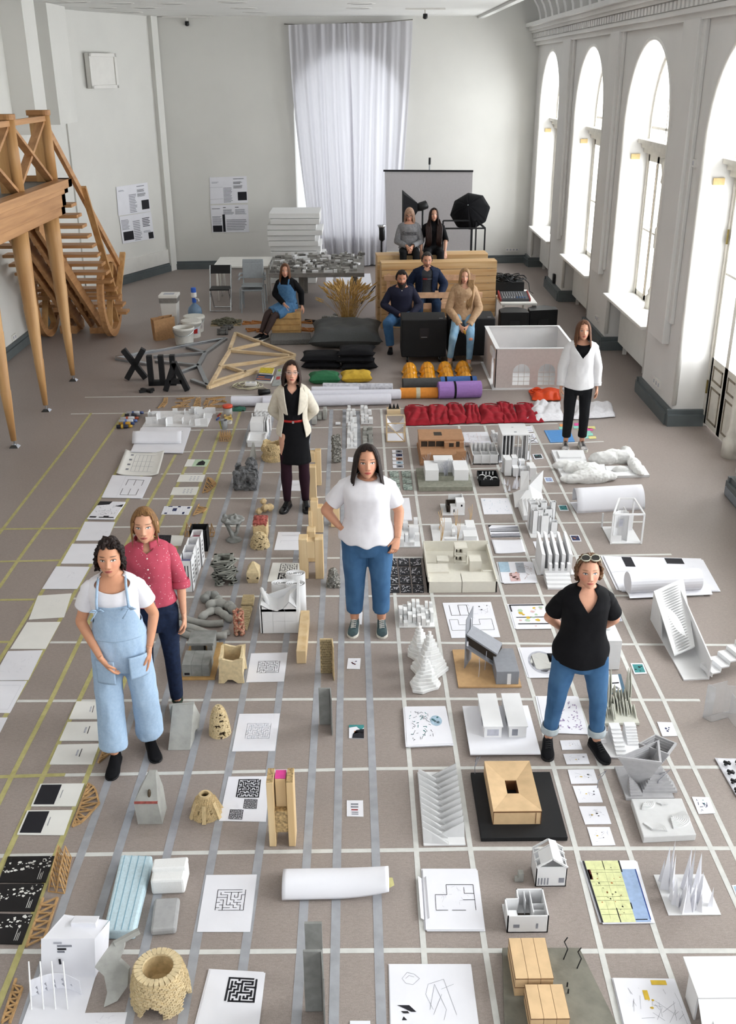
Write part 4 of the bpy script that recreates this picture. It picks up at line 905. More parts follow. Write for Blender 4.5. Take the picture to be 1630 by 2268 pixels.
hair(p.r,p.TH,'hair_man',L=.0,th=.015,zf=.074,a0=58,a1=88,wav=.006,back=-.06,flare=0,jit=.008,curl=.005)
m=MB(); m.grid(22,14,lambda u,v:p.TH@Vc(((.064+.004*sin(v*PI))*cos(PI*u)*(1-.35*v**2),-.035-.066*sin(PI*u)**.8-(.012+.012*v)*sin(PI*u),-.045-.105*v*(.55+.45*sin(PI*u))-.018*sin(PI*u)*(1-v)*1.4))); Person.wrinkle(p,m,.004,60); m.build('beard','hair_man',p.r,smooth=1,sol=.012)
# man in denim jacket
p=Person('man in dark denim jacket over grey tee sitting behind the bench back',0,0,scale=1.0,loc=(1.18,18.02,0),skin=SK('i','c8947a',brow='2a2320',beard='8a6a5a',lip='9a5f54'),fem=0,pel=(0,0,.73),head=(R(6),0,R(4)),width=1.2,headsc=1.12,
 armL=[None,(-.32,.0,.93),(-.22,-.24,.74)],armR=[None,(.32,.0,.92),(.20,-.27,.70)],legs=[[(-.09,0,.70),(-.16,-.38,.66),(-.15,-.36,.09)],[(.09,0,.70),(.16,-.38,.66),(.15,-.36,.09)]])
p.trousers('jeans','denim_navy',end=1.92,rad=(.104,.09,.076,.066,.06),waist=1.0)
p.torso('tshirt','charcoal_cloth',.94,vneck(0,.06,40),off=.012,wr=.004)
p.torso('denim_jacket','denim_dark',.97,vneck(0,.03,60,1.445),off=lambda z,t:.03+.01*max(0,1.1-z),gap=lambda z:R(24+20*max(0,1.2-z)),wr=.007,sleeves=(1.93,.068,.062,.05),sol=.006)
for sg in (-1,1):
    m=MB()
    def cf(u,v,sg=sg):
        a=R(-90)+sg*R(28+110*u); r=.08+.035*v; return p.TX@Vc((r*cos(a)*1.15,.01+r*sin(a)-.015*v*(1-u),1.438-.035*v+.012*u))
    m.grid(12,5,cf); m.build('collar','denim_dark',p.r,smooth=1,sol=.005)
p.patch('chest_print',M('print_red','8f2a2c'),-.08,.0,1.235,1.262,.017,sol=.001); p.patch('chest_print',M('print_pale','9a9aa0'),.005,.09,1.243,1.252,.017,sol=.001)
p.shoes('cloth_black','sole_black')
hair(p.r,p.TH,'hair_grey',L=.0,th=.012,zf=.08,a0=56,a1=88,wav=.005,back=-.06,flare=0,jit=.006,curl=.004)
# woman in grey sweater
p=Person('woman in grey printed sweater with glasses sitting on the pallet top',0,0,scale=1.0,loc=(.92,19.32,0),skin=SK('j','d2a088',brow='4a3426'),pel=(0,0,1.345),head=(R(16),0,R(-8)),
 armL=[None,(-.235,-.02,1.49),(-.05,-.24,1.43)],armR=[None,(.235,-.02,1.49),(.05,-.24,1.43)],handL=((.35,-.4,-.85),(.5,-.6,.4),(.5,.4,0),.25),handR=((-.35,-.4,-.85),(-.5,-.6,.4),(-.5,.4,0),.25),
 legs=[[(-.09,0,1.31),(-.12,-.29,1.31),(-.12,-.33,.80)],[(.09,0,1.31),(.12,-.29,1.31),(.12,-.33,.80)]])
p.trousers('trousers','black_trouser',end=1.9,waist=1.0)
p.torso('sweater','grey_sweater',.95,round_neck(.04,70),off=lambda z,t:.02+.03*max(0,1.15-z),wr=.008,sleeves=(1.95,.062,.054,.042))
fc=bpy.data.curves.new('sweater_print','FONT'); fc.body='Creativity'; fc.size=.068; fc.align_x='CENTER'; fc.extrude=.0015; fo=bpy.data.objects.new('sweater_print',fc); COL.objects.link(fo)
bpy.context.view_layer.update(); me=bpy.data.meshes.new_from_object(fo.evaluated_get(bpy.context.evaluated_depsgraph_get())); bpy.data.objects.remove(fo); 
fo=bpy.data.objects.new('sweater_print',me); COL.objects.link(fo); fo.parent=p.r; me.materials.append(MATS['ink'])
for v in me.vertices:
    z=1.225+v.co.y; a,b,c=prof(z); x=v.co.x; v.co=p.TX@Vc((x,c-(b+.028+v.co.z)*max(0,1-(x/(a+.03))**2)**.5-.006,z))
p.patch('print_line','ink',-.14,.14,1.203,1.211,.03,sol=.001,n=16)
p.shoes('cloth_black','sole_black')
hair(p.r,p.TH,'hair_pinkblond',L=-.19,th=.017,zf=.060,a0=36,a1=56,flare=.8,wav=.003,part=-.01,frontdrop=.02)
p.glasses('black_plastic',w=.0022)
# woman with long dark hair
p=Person('woman with very long dark hair in black top sitting on the pallet top',0,0,scale=1.0,loc=(1.38,19.34,0),skin=SK('k','d3a48c',brow='2a1c16',lip='a05a52'),pel=(0,.01,1.335),head=(R(-10),0,R(2)),lean=R(2),
 armL=[None,(-.235,-.0,1.51),(-.235,-.12,1.30)],armR=[None,(.235,.0,1.51),(.215,-.12,1.30)],handL=((-.05,-.5,-.6),(.8,-.5,0),(0,0,-1),.2),handR=((.05,-.5,-.6),(-.8,-.5,0),(0,0,-1),.2),
 legs=[[(-.09,0,1.30),(-.12,-.28,1.31),(-.12,-.31,.80)],[(.09,0,1.30),(.12,-.28,1.31),(.12,-.31,.80)]])
p.trousers('trousers','black_trouser',end=1.9,waist=1.02)
p.torso('polo_neck','cloth_black',.96,1.475,off=.010,wr=.004,sleeves=(1.1,.058,.052,.05))
p.shoes('cloth_black','sole_black')
hair(p.r,p.TH,'hair_long_brown',L=-.34,th=.016,zf=.082,a0=36,a1=54,flare=.9,wav=.004,part=.016,jit=.03,back=-.3,wave=.03)
m=MB()
for sg in (-1,1):
    for k in range(6):
        x=sg*(.06+.016*k); m.tube([p.TH@Vc((sg*(.07+.004*k),-.03,-.08)),p.TX@Vc((x*1.05,-.125,1.34)),p.TX@Vc((x,-.165,1.22)),p.TX@Vc((x*.95,-.16,1.10)),p.TX@Vc((x*.9,-.15,1.02-.01*k))],[.016,.02,.02,.017,.004],8)
m.build('hair_locks','hair_long_brown',p.r,smooth=1)
# young woman in denim dress on the wooden block
p=Person('young woman in denim pinafore and black tights sitting on wooden block',0,0,scale=.99,loc=(-1.33,18.13,0),skin=SK('l','d2a088',brow='3f2b20'),pel=(0,0,.545),head=(R(-2),R(2),R(2)),twist=R(-18),tilt=R(-3),width=.96,
 armL=[None,(-.235,-.03,.76),(-.06,-.17,.60)],armR=[None,(.245,.0,.78),(.245,-.02,.545)],handL=((.3,-.3,-.9),(.6,-.5,.2),(-.3,.6,-.3),.4),handR=((.3,-.1,-.7),(-.3,-.9,0),(-.7,.1,-.3),.4),
 legs=[[(-.08,.02,.52),(-.37,-.17,.43),(-.50,-.31,.09)],[(.06,-.06,.52),(-.25,-.26,.40),(-.41,-.38,.09)]])
p.torso('black_jumper','cloth_black',.96,1.462,off=.016,sleeves=(1.94,.062,.058,.046))
m=MB()
for l in p.lg:
    q,r=rpoly(along(l,[0,.3,.6,.8]),[.12,.112,.102,.098]); m.tube(q,r,18)
a,b=p.lg; q,r=rpoly([(a[0]+b[0])/2+Vc((0,0,.02)),(a[0].lerp(a[1],.4)+b[0].lerp(b[1],.4))/2,(a[0].lerp(a[1],.8)+b[0].lerp(b[1],.8))/2],[.14,.125,.11]); m.tube(q,r,18)
rings=[]
for z in [.86,.93,1.0,1.06]:
    a_,b_,c_=prof(z); rings.append([p.TX@Vc(((a_*.96+.022)*cos(2*PI*k/24),c_+(b_+.022)*sin(2*PI*k/24),z)) for k in range(24)])
m.loft(rings); m=remesh(m,.010,3); p.wrinkle(m,.005,12); m.build('denim_skirt','denim_dress',p.r,smooth=1)
def pin(th):
    d=abs(math.degrees(math.atan2(sin(th+PI/2),cos(th+PI/2)))); return 1.33 if d<40 else 1.33-.14*min(1,(d-40)/35)
p.torso('denim_bodice','denim_dress',1.0,pin,off=.028,wr=.004)
for sg in (-1,1): m=MB(); m.tube([p.TX@Vc((sg*.085,-.135,1.32)),p.TX@Vc((sg*.08,-.07,1.405)),p.TX@Vc((sg*.075,.06,1.405)),p.TX@Vc((sg*.07,.12,1.3))],.016,8); m.build('strap','denim_dress',p.r,smooth=1)
for l in p.lg: p.tubes('tights','tights_sheer',l,[.55,.8,.95,1.05,1.3,1.6,1.95],[.075,.068,.061,.060,.060,.050,.038])
p.shoes('cloth_black','sole_white',ang=(.9,.5),solez=.03)
hair(p.r,p.TH,'hair_red',L=-.23,th=.016,zf=.078,a0=36,a1=54,flare=.9,wav=.003,part=.016,jit=.015)
# ================================================================ things at the back of the hall
def pt(t,name,mat,fn,**k): m=MB(); fn(m); return m.build(name,mat,t,**k)
def T_(name,label,cat,loc,rz=0,group=None): return thing(name,label,cat,loc,rz,group)
# pine plank units standing on edge
def plank_unit(label,x0,x1,y0,y1,h,n,skew):
    t=T_('plank_bench',label,'bench',((x0+x1)/2,(y0+y1)/2,0),skew); L=x1-x0; D=y1-y0; ph=h/n
    for k in range(n):
        m=MB(); o=rnd.uniform(-.006,.006); m.bx(-L/2+rnd.uniform(0,.012),L/2-rnd.uniform(0,.012),-D/2+o,-D/2+.035+o,k*ph+.005,(k+1)*ph-.004); m.build('plank','pine',t,bev=.004)
    for k in range(2):
        m=MB(); m.bx(-L/2,L/2,-D/2+.04+k*(D-.04)/2,-D/2+.03+(k+1)*(D-.04)/2,h-.045,h); m.build('top_plank','pine',t,bev=.005)
    for s in (-1,0,1):
        m=MB(); m.bx(s*(L/2-.04)-.035,s*(L/2-.04)+.035,-D/2+.036,D/2,0,h-.045); m.build('inner_post','pine_z',t)
plank_unit('front pine plank unit on its long edge behind the seated people',.36,2.52,18.6,18.9,1.22,9,R(4))
plank_unit('rear pine plank unit that two women sit on',.29,2.42,19.2,19.62,1.25,9,R(4))
M('bench_pale','d8ae8c',rough=.6,var=.12,scale=10)
def slat_bench(label,x0,x1,y,zs,zb,loc_y):
    t=T_('slatted_bench',label,'bench',((x0+x1)/2,y,0)); L=(x1-x0)/2
    for k in range(3): pt(t,'seat_slat','bench_pale',lambda m:m.bx(-L,L,-.42+.14*k,-.30+.14*k,zs-.03,zs),bev=.004)
    for z in zb: pt(t,'back_slat','bench_pale',lambda m:m.bx(-L,L,.02,.05,z-.1,z),bev=.004)
    for s in (-.9,0.05,.9): pt(t,'post','bench_pale',lambda m:m.bx(s*L-.03,s*L+.03,.05,.09,0,zb[0]+.02)); 
    for s in (-.9,.9):
        pt(t,'leg','bench_pale',lambda m:m.bar((s*L,-.38,0),(s*L,-.05,zs-.03),.05,.07)); pt(t,'leg','bench_pale',lambda m:m.bar((s*L,.07,0),(s*L,-.3,zs-.03),.05,.07))
slat_bench('pale slatted bench whose backrest stands before the man in denim',.45,2.15,17.62,.44,(.85,.66),0)
slat_bench('pale slatted bench behind, under the man in denim jacket',.42,2.1,18.36,.60,(1.02,),0)
# loudspeakers
M('speaker_black','121214',rough=.8,var=.15,scale=90,bump=.2,bscale=180); M('speaker_label','8f9094',rough=.4)
def caster(t,x,y,z=.0):
    pt(t,'caster','black_plastic',lambda m:m.loft([[(x+dx,y+r*cos(2*PI*k/14),z+.045+r*sin(2*PI*k/14)) for k in range(14)] for dx,r in ((-.014,.03),(-.014,.045),(.014,.045),(.014,.03))]))
    pt(t,'caster_fork','steel',lambda m:m.bar((x,y,z+.05),(x,y+.02,z+.1),.035,.02))
def subwoofer(label,x0,x1,y0,y1):
    t=T_('loudspeaker',label,'loudspeaker',((x0+x1)/2,(y0+y1)/2,0)); a,b=(x1-x0)/2,(y1-y0)/2
    pt(t,'cabinet','speaker_black',lambda m:m.bx(-a,a,-b,b,.1,.72),bev=.018)
    for x,y in ((-a+.1,-b+.07),(a-.1,-b+.07),(-a+.1,b-.07),(a-.1,b-.07)): caster(t,x,y)
    h=pt(t,'handle_recess','black_plastic',lambda m:(m.bx(-.075,.075,-b-.004,-b+.002,.40,.58)),bev=.004)
    pt(t,'handle_cup','black_metal',lambda m:m.bx(-.06,.06,-b-.007,-b-.004,.445,.57)); pt(t,'nameplate','speaker_label',lambda m:m.bx(-.05,.05,-b-.008,-b-.004,.432,.44))
    pt(t,'badge','speaker_label',lambda m:m.bx(a-.12,a-.06,-b+.1,-b+.125,.72,.723))
subwoofer('large black loudspeaker on casters in front of the bearded man',.66,1.40,16.08,16.68); subwoofer('large black loudspeaker on casters that the blonde woman sits on',1.44,2.2,16.14,16.74)
def wedge(label,x0,x1,y,s):
    t=T_('stage_monitor',label,'loudspeaker',((x0+x1)/2,y,0)); a=(x1-x0)/2
    pl=[(-a,-.2),(a,-.2),(a,.1),(a*.45,.27),(-a*.45,.27),(-a,.1)] if s else [(-a,-.2),(a,-.12),(a,.12),(a*.3,.27),(-a*.5,.22),(-a,.06)]
    pt(t,'cabinet','speaker_black',lambda m:m.prism(pl,0.02,.43),bev=.015)
    pt(t,'grille_edge','black_metal',lambda m:m.prism([(p[0]*.98,p[1]*.98) for p in pl],.43,.437))
    pt(t,'handle_recess','black_plastic',lambda m:m.bx(-.09,.09,-.206,-.19,.14,.28)); pt(t,'handle_frame','speaker_label',lambda m:m.bx(-.07,.07,-.21,-.2,.15,.162))
wedge('black stage monitor, left of the pair under the mixer table',2.52,3.04,18.05,True); wedge('black stage monitor, right of the pair under the mixer table',3.07,3.60,18.2,False)
# mixer table
q=[F(1107,672,.5),F(1188,672,.5),F(1172,640,.5),F(1090,642,.5)]; cx=sum(p.x for p in q)/4; cyy=sum(p.y for p in q)/4
t=T_('mixer_table','small white table carrying the mixer and amplifier','table',(cx,cyy,0)); hw=(q[1].x-q[0].x)/2; hd=(q[3].y-q[0].y)/2
pt(t,'table_top','white_paint',lambda m:m.bx(-hw,hw,-hd,hd,.46,.5),bev=.006)
for a in (-1,1):
    for b in (-1,1): pt(t,'leg','white_paint',lambda m:m.tube([(a*(hw-.06),b*(hd-.06),0),(a*(hw-.06),b*(hd-.06),.46)],.025,10),smooth=1)
t=T_('mixing_console','black mixing console with red side cheeks on white table','mixer',(cx-.05,cyy-hd*.45,.502)); 
pt(t,'panel',M('mixer_grey','3a3d42',rough=.4),lambda m:m.hexa([(-.26,-.2,0),(.26,-.2,0),(.26,.2,0),(-.26,.2,0)],[(-.26,-.2,.04),(.26,-.2,.04),(.26,.2,.11),(-.26,.2,.11)]))
for s in (-1,1): pt(t,'side_cheek',M('mixer_red','8a2a2a'),lambda m:m.hexa([(s*.26,-.21,0),(s*.285,-.21,0),(s*.285,.2,0),(s*.26,.2,0)],[(s*.26,-.21,.05),(s*.285,-.21,.05),(s*.285,.2,.125),(s*.26,.2,.125)]))
for k in range(9): pt(t,'fader_slot','speaker_label',lambda m:m.hexa([(-.22+.045*k,-.06,.065),(-.208+.045*k,-.06,.065),(-.208+.045*k,.15,.102),(-.22+.045*k,.15,.102)],[(-.22+.045*k,-.06,.072),(-.208+.045*k,-.06,.072),(-.208+.045*k,.15,.109),(-.22+.045*k,.15,.109)]))
for k in range(9): pt(t,'knob',M('knob_%d'%(k//5),['b9bdc2','5a7aa8'][k//5]),lambda m:m.lathe([(.014,.052),(.012,.075)],8,(-.21+.05*k,-.13,0)))
t=T_('amplifier','black amplifier box heaped with cables behind the mixer','amplifier',(cx-.12,cyy+hd*.45,.502)); pt(t,'case','black_plastic',lambda m:m.bx(-.30,.32,-.16,.2,0,.24),bev=.01)
rr=random.Random(5); m=MB()
for k in range(26):
    c=Vc((rr.uniform(-.2,.25),rr.uniform(-.1,.1),.25+rr.uniform(0,.1))); a0=rr.uniform(0,6); rx,ry=rr.uniform(.08,.2),rr.uniform(.06,.14); m.tube([c+Vc((rx*cos(a0+i*.5),ry*sin(a0+i*.5),.03*sin(i*.9+k))) for i in range(11)],.009,5)
m.tube([(.3,.0,.3),(.42,-.05,.2),(.44,-.1,.05),(.5,-.15,.02)],.008,5); m.tube([(-.3,-.05,.3),(-.38,-.1,.15),(-.34,-.12,.0)],.008,5)
m.build('cable_tangle','black_plastic',t,smooth=1)
# projection screen on tripod
t=T_('projection_screen','grey pull-up projection screen on a stand before the back wall','screen',PY(948,575,23.4)-Vc((0,0,PY(948,575,23.4).z)))
def sc(px,py): v=PY(px,py,23.4)-t.location; return v
a,b,c,d=sc(857,560),sc(1041,560),sc(1047,379),sc(852,379)
pt(t,'screen_sheet',M('screen_grey','c6c3c6',rough=.8,var=.02),lambda m:m.hexa([a,b,b+Vc((0,.01,0)),a+Vc((0,.01,0))],[d,c,c+Vc((0,.01,0)),d+Vc((0,.01,0))]))
pt(t,'top_bar','black_metal',lambda m:m.bar(sc(849,378),sc(1048,379),.04,.04)); pt(t,'bottom_bar','white_paint',lambda m:m.bar(sc(856,560),sc(1044,558),.06,.07))
pt(t,'mast','steel',lambda m:m.tube([(0,.1,.15),(0,.1,sc(943,352).z)],.016,8)); pt(t,'mast_hook','black_metal',lambda m:m.tube([(0,.1,sc(943,365).z),(0,.08,sc(943,350).z)],.025,8))
for s in (-1,0,1): pt(t,'tripod_leg','black_metal',lambda m:m.tube([(0,.1,.7),(s*.5,.1+(.4 if s==0 else -.2),.0)],.014,6))
# studio lights
Y0=21.3
t=T_('softbox_light','black softbox studio flash on a stand behind the two women','studio light',PY(925,560,Y0)-Vc((0,0,PY(925,560,Y0).z))); v=lambda px,py,dy=0:PY(px,py,Y0)-t.location+Vc((0,dy,0))
A=[v(893,427,-.25),v(893,515,-.25),v(893,515,.6),v(893,427,.6)]; Bc=v(925,460,.1)
pt(t,'softbox','cloth_black',lambda m:m.hexa(A,[Bc+Vc((.0,dy,dz)) for dy,dz in ((-.08,.08),(-.08,-.08),(.08,-.08),(.08,.08))]))
pt(t,'lamp_head','black_plastic',lambda m:m.tube([v(922,462,.1),v(932,459,.1),v(946,454,.1),v(948,453,.1)],[.07,.09,.085,.05],14),smooth=1)
pt(t,'stand','black_metal',lambda m:m.tube([v(937,462,.1),Vc((v(937,462,.1).x,v(937,462,.1).y,.05))],.02,8))
for k in range(3): pt(t,'stand_leg','black_metal',lambda m:m.tube([Vc((v(937,462,.1).x,v(937,462,.1).y,.6)),Vc((v(937,462,.1).x+.5*cos(2.1*k+.4),v(937,462,.1).y+.5*sin(2.1*k+.4),0))],.013,6))
Y0=21.6
t=T_('studio_umbrella','open black reflector umbrella on a stand by the back wall','umbrella',PY(1040,575,Y0)-Vc((0,0,PY(1040,575,Y0).z)))
C=v(1041,468); n=8; rim=[]
ax=Vc((-.25,-.8,.55)).normalized(); e1=ax.cross(Vc((0,0,1))).normalized(); e2=ax.cross(e1)
r_=abs(v(1083,468).x-v(996,468).x)/2*1.03
tip=C+ax*.22
for k in range(n):
    a0=2*PI*(k+.3)/n; a1=2*PI*(k+1.3)/n
    def gore(u,w,a0=a0,a1=a1):
        a=a0+(a1-a0)*u; rad=r_*w*(1-.10*(1-abs(2*u-1))*0); k2=cos((a1-a0)/2)/cos(a-(a0+a1)/2); rad*=k2; return C+e1*(rad*cos(a))+e2*(rad*sin(a))+ax*(.24*(1-w*w))
    pt(t,'canopy_panel','cloth_black',lambda m:m.grid(4,6,gore),sol=.004,smooth=1)
    pt(t,'rib','steel',lambda m:m.tube([tip,C+e1*(r_*.6*cos(a0))+e2*(r_*.6*sin(a0))+ax*.13,C+e1*(r_*cos(a0))+e2*(r_*sin(a0))],.005,5))
pt(t,'ferrule','chrome',lambda m:m.tube([tip-ax*.01,tip+ax*.06],.012,8)); pt(t,'shaft','steel',lambda m:m.tube([tip,C-ax*.4],.008,6))
pt(t,'stand','black_metal',lambda m:m.tube([C-ax*.35,Vc(((C-ax*.35).x,(C-ax*.35).y,0))],.018,8))
Y0=20.6
t=T_('studio_flash','black studio flash head on stand at the left end of pallets','studio light',PY(845,575,Y0)-Vc((0,0,PY(845,575,Y0).z)))
pt(t,'reflector','chrome',lambda m:m.tube([v(845,498),v(845,505)],[.09,.055],16,cap=True),smooth=1); pt(t,'body','black_plastic',lambda m:m.tube([v(845,503),v(846,512),v(846,530),v(845,534)],[.055,.06,.06,.03],14),smooth=1)
pt(t,'stand','black_metal',lambda m:m.tube([v(845,532),Vc((v(845,532).x,0,.0))],.02,8))
for k in range(3): pt(t,'stand_leg','black_metal',lambda m:m.tube([Vc((v(845,532).x,0,.55)),Vc((v(845,532).x+.45*cos(2.1*k+2.8),.45*sin(2.1*k+2.8),0))],.012,6))
Y0=20.9
t=T_('metal_table_frame','black metal frame of a table standing behind the pallets','frame',PY(1030,575,Y0)-Vc((0,0,PY(1030,575,Y0).z)))
def fr(pts): 
    for p,q in pts: pt(t,'bar','black_metal',lambda m:m.bar(p,q,.03,.03))
za=v(1060,495).z; zb=v(1072,504).z; xl=v(985,500).x; x1=v(1060,500).x; x2=v(1073,505).x
fr([((xl,.45,za),(x1,.45,za)),((xl,-.1,zb),(x2,-.1,zb)),((x1,.45,za),(x1,.45,0)),((x2,-.1,zb),(x2,-.1,0)),((xl,.45,za),(xl,.45,0)),((xl,-.1,zb),(xl,-.1,0)),((v(1043,505).x,-.1,zb),(v(1043,505).x,-.1,0)),((x1,.45,za),(x2,-.1,zb))])
# foam slabs
gf='foam slabs stacked behind the city model'
x0,x1=F(600,640).x-.02,F(705,640).x; fy=23.0; zz=0; k=0; NS=13
foot=[(x0,x1)]*NS
tops=PY(600,473,fy).z; th=tops/NS
FL=['bottom foam slab of the white stack behind the city model','topmost foam slab of the white stack behind the city model']
ORD=['','second','third','fourth','fifth','sixth','seventh','eighth','ninth','tenth','eleventh','twelfth','thirteenth']
for k in range(NS):
    o=rnd.uniform(-.05,.05); o2=rnd.uniform(-.06,.06); w=rnd.uniform(-.04,.05); m=MB(); m.bx(x0+o-.02,x1+o+w+(.1 if k in (3,4,9) else 0),fy+o2,fy+1.1+o2,k*th+.004,(k+1)*th-.004)
    ob=m.build('foam_slab','foam_white',bev=.008); tag(ob,FL[0] if k==0 else FL[1] if k==NS-1 else 'white foam slab, %s from the bottom of the stack behind city model'%ORD[k],'foam slab',gf)
# city model on a table
q=[F(595,606,.78),F(807,606,.78),F(796,564,.78),F(607,565,.78)]; cx,cyy=(q[0].x+q[1].x)/2,(q[0].y+q[3].y)/2; hw=(q[1].x-q[0].x)/2; hd=(q[3].y-q[0].y)/2
M('city_grey','85817d',rough=.8,var=.1,scale=8); M('block_grey','a3a19c',rough=.8,var=.12,scale=30); M('block_dark','6d6b68',rough=.8)
t=T_('city_table','grey table with four legs that carries the city model','table',(cx,cyy,0)); pt(t,'table_top','city_grey',lambda m:m.bx(-hw,hw,-hd,hd,.70,.745),bev=.005)
for a in (-.35,.8):
    for b in (-.6,.8): pt(t,'leg','city_grey',lambda m:m.bx(a*hw-.05,a*hw+.05,b*hd-.05,b*hd+.05,0,.70))
t=T_('city_model','grey model of a town with many small buildings','model',(cx,cyy,.746)); pt(t,'base_board','city_grey',lambda m:m.bx(-hw,hw,-hd,hd,0,.035))
rr=random.Random(11); bl=[]
for i,(w,d,h) in enumerate(((.14,.06,.05),(.10,.05,.04),(.18,.06,.045),(.07,.07,.06),(.12,.10,.035),(.05,.05,.09))):
    m=MB(); m.bx(-w/2,w/2,-d/2,d/2,0,h); bl.append(m)
protos={}
for k in range(190):
    u,vv=rr.uniform(-.95,.95),rr.uniform(-.94,.94)
    if abs(vv-.25*u+.1)<.06 or abs(u+vv*.5-.35)<.05: continue
    i=rr.randrange(6); mt=rr.choice(['block_grey','block_grey','block_dark','card_white'])
    if (i,mt) not in protos: o=bl[i].build('building_block',mt,t); protos[(i,mt)]=o
    else: o=protos[(i,mt)].copy(); COL.objects.link(o)
    o.location=(u*hw,vv*hd,.035); o.rotation_euler=(0,0,rr.choice([0,0,.2,1.57,1.2]))
# white table and chairs
q=[F(468,590,.74),F(590,590,.74),F(593,569,.74),F(486,569,.74)]; cx,cyy=(q[0].x+q[1].x)/2+.03,(q[0].y+q[3].y)/2; hw=(q[1].x-q[0].x)/2; hd=(q[3].y-q[0].y)/2
t=T_('white_table','plain white table behind the two chairs','table',(cx,cyy,0)); pt(t,'table_top','white_paint',lambda m:m.bx(-hw,hw,-hd,hd,.70,.74),bev=.006)
for a in (-1,1):
    for b in (-1,0,1): pt(t,'leg','white_paint',lambda m:m.tube([(a*(hw-.07),b*(hd-.06),0),(a*(hw-.07),b*(hd-.06),.70)],.024,10),smooth=1)
p0=F(489,690); t=T_('folding_chair','black folding chair with chrome frame before the white table','chair',(p0.x,p0.y,0))
pt(t,'seat','black_plastic',lambda m:m.bx(-.2,.2,-.05,.33,.43,.455),bev=.01); pt(t,'backrest','black_plastic',lambda m:m.box((0,.38,.78),(.42,.02,.17),rx=R(-8)),bev=.008)
for s in (-1,1):
    pt(t,'front_frame','chrome',lambda m:m.tube([(s*.21,-.02,.02),(s*.21,.2,.45),(s*.21,.38,.86)],.013,8)); pt(t,'rear_leg','chrome',lambda m:m.tube([(s*.18,.0,.43),(s*.18,.36,.02)],.012,8))
pt(t,'front_foot_bar','chrome',lambda m:m.tube([(-.21,-.02,.015),(.21,-.02,.015)],.013,8)); pt(t,'rear_foot_bar','chrome',lambda m:m.tube([(-.18,.36,.015),(.18,.36,.015)],.013,8))
M('chair_grey','9aa0a4',rough=.4,var=.04)
p0=F(560,692)
for k in range(2):
    t=T_('stacking_chair',['grey stacking chair, lower of the stacked pair before white table','grey stacking chair, upper of the stacked pair before white table'][k],'chair',(p0.x,p0.y-.02+.05*k,.07*k))
    pt(t,'seat','chair_grey',lambda m:m.bx(-.21,.21,-.02,.38,.43,.45),bev=.012); pt(t,'backrest','chair_grey',lambda m:m.box((0,.43,.76),(.42,.02,.30),rx=R(-10)),bev=.012)
    for s in (-1,1):
        if k==0:
            pt(t,'leg','chair_grey',lambda m:m.tube([(s*.22,-.03,0),(s*.20,.02,.43)],.013,8)); pt(t,'leg','chair_grey',lambda m:m.tube([(s*.22,.45,0),(s*.2,.38,.43),(s*.2,.45,.86)],.013,8))
        else:
            pt(t,'leg','chair_grey',lambda m:m.tube([(s*.25,-.05,-.0),(s*.235,.0,.40),(s*.2,.02,.43)],.013,8)); pt(t,'leg','chair_grey',lambda m:m.tube([(s*.25,.46,.0),(s*.235,.4,.41),(s*.2,.38,.43),(s*.2,.45,.86)],.013,8))
        pt(t,'armrest','chair_grey',lambda m:m.tube([(s*.21,.42,.63),(s*.26,.3,.65),(s*.26,.12,.64)],.018,8))
# sheets under the table
for i,(pts,lb) in enumerate((([(721,637),(738,636),(738,610),(722,611)],'narrow white sheet on the floor left of city table leg'),([(744,636),(824,634),(820,606),(744,608)],'wide white sheet on the floor right of city table leg'))):
    m=MB(); m.hexa([F(*q)+Vc((0,0,.002)) for q in pts],[F(*q)+Vc((0,0,.006)) for q in pts]); tag(m.build('paper_sheet','paper'),lb,'paper')
# wooden block, felt slab
M('ply_layer','c19a63',rough=.6,var=.1,scale=12); M('ply_dark','a87a44',rough=.6,var=.1,scale=12); M('felt_grey','6e6d6b',rough=.95,var=.12,scale=40,bump=.3)
a,b=F(603,747),F(666,745); t=T_('plywood_stool','layered plywood stool block under the seated young woman','stool',((a.x+b.x)/2,a.y+.2,0)); hw=(b.x-a.x)/2
for k in range(4): pt(t,'layer','ply_layer' if k%2 else 'ply_layer',lambda m:m.bx(-hw-.0,hw,-.2-(.012 if k%2 else 0),.2,.11*k+.012,.11*(k+1)),bev=.004)
for k in range(4): pt(t,'layer_joint','ply_dark',lambda m:m.bx(-hw+.006,hw-.006,-.195,.195,.11*k,.11*k+.013))
m=MB(); q=[F(598,765),F(690,763),F(688,748),F(600,749)]; m.hexa(q,[p+Vc((0,0,.10)) for p in q]); tag(m.build('felt_slab','felt_grey',bev=.02),'grey felt slab lying in front of the plywood stool','felt')
# small wooden triangles
M('hanger_wood','b5763c',rough=.6,var=.1)
tri=None; tl=[(553,717,0),(572,716,0),(562,732,.3),(583,733,.2),(677,715,3.3),(677,732,3.2),(694,731,.4),(714,729,.3),(600,726,1.0),(660,730,.5)]
for i,(px,py,rz) in enumerate(tl):
    q=F(px,py); g='small wooden triangle frames around the stool'
    if tri is None:
        tri=T_('wooden_triangle','small open triangle of orange wooden bars lying on floor by the stool','frame',q,rz,g)
        pt(tri,'bar','hanger_wood',lambda m:m.bar((-.13,-.09,.015),(.13,.0,.015),.03,.03)); pt(tri,'bar','hanger_wood',lambda m:m.bar((-.13,.12,.015),(.13,.0,.015),.03,.03)); pt(tri,'peg','hanger_wood',lambda m:m.bar((-.13,-.09,.015),(-.10,.12,.015),.02,.02))
    else: c=copy_tree(tri); c.location=q; c.rotation_euler=(0,0,rz)
    (c if i else tri)['label']='small orange wooden triangle frame, %s from the left around the stool'%['first','third','second','fourth','eighth','seventh','ninth','tenth','fifth','sixth'][i]
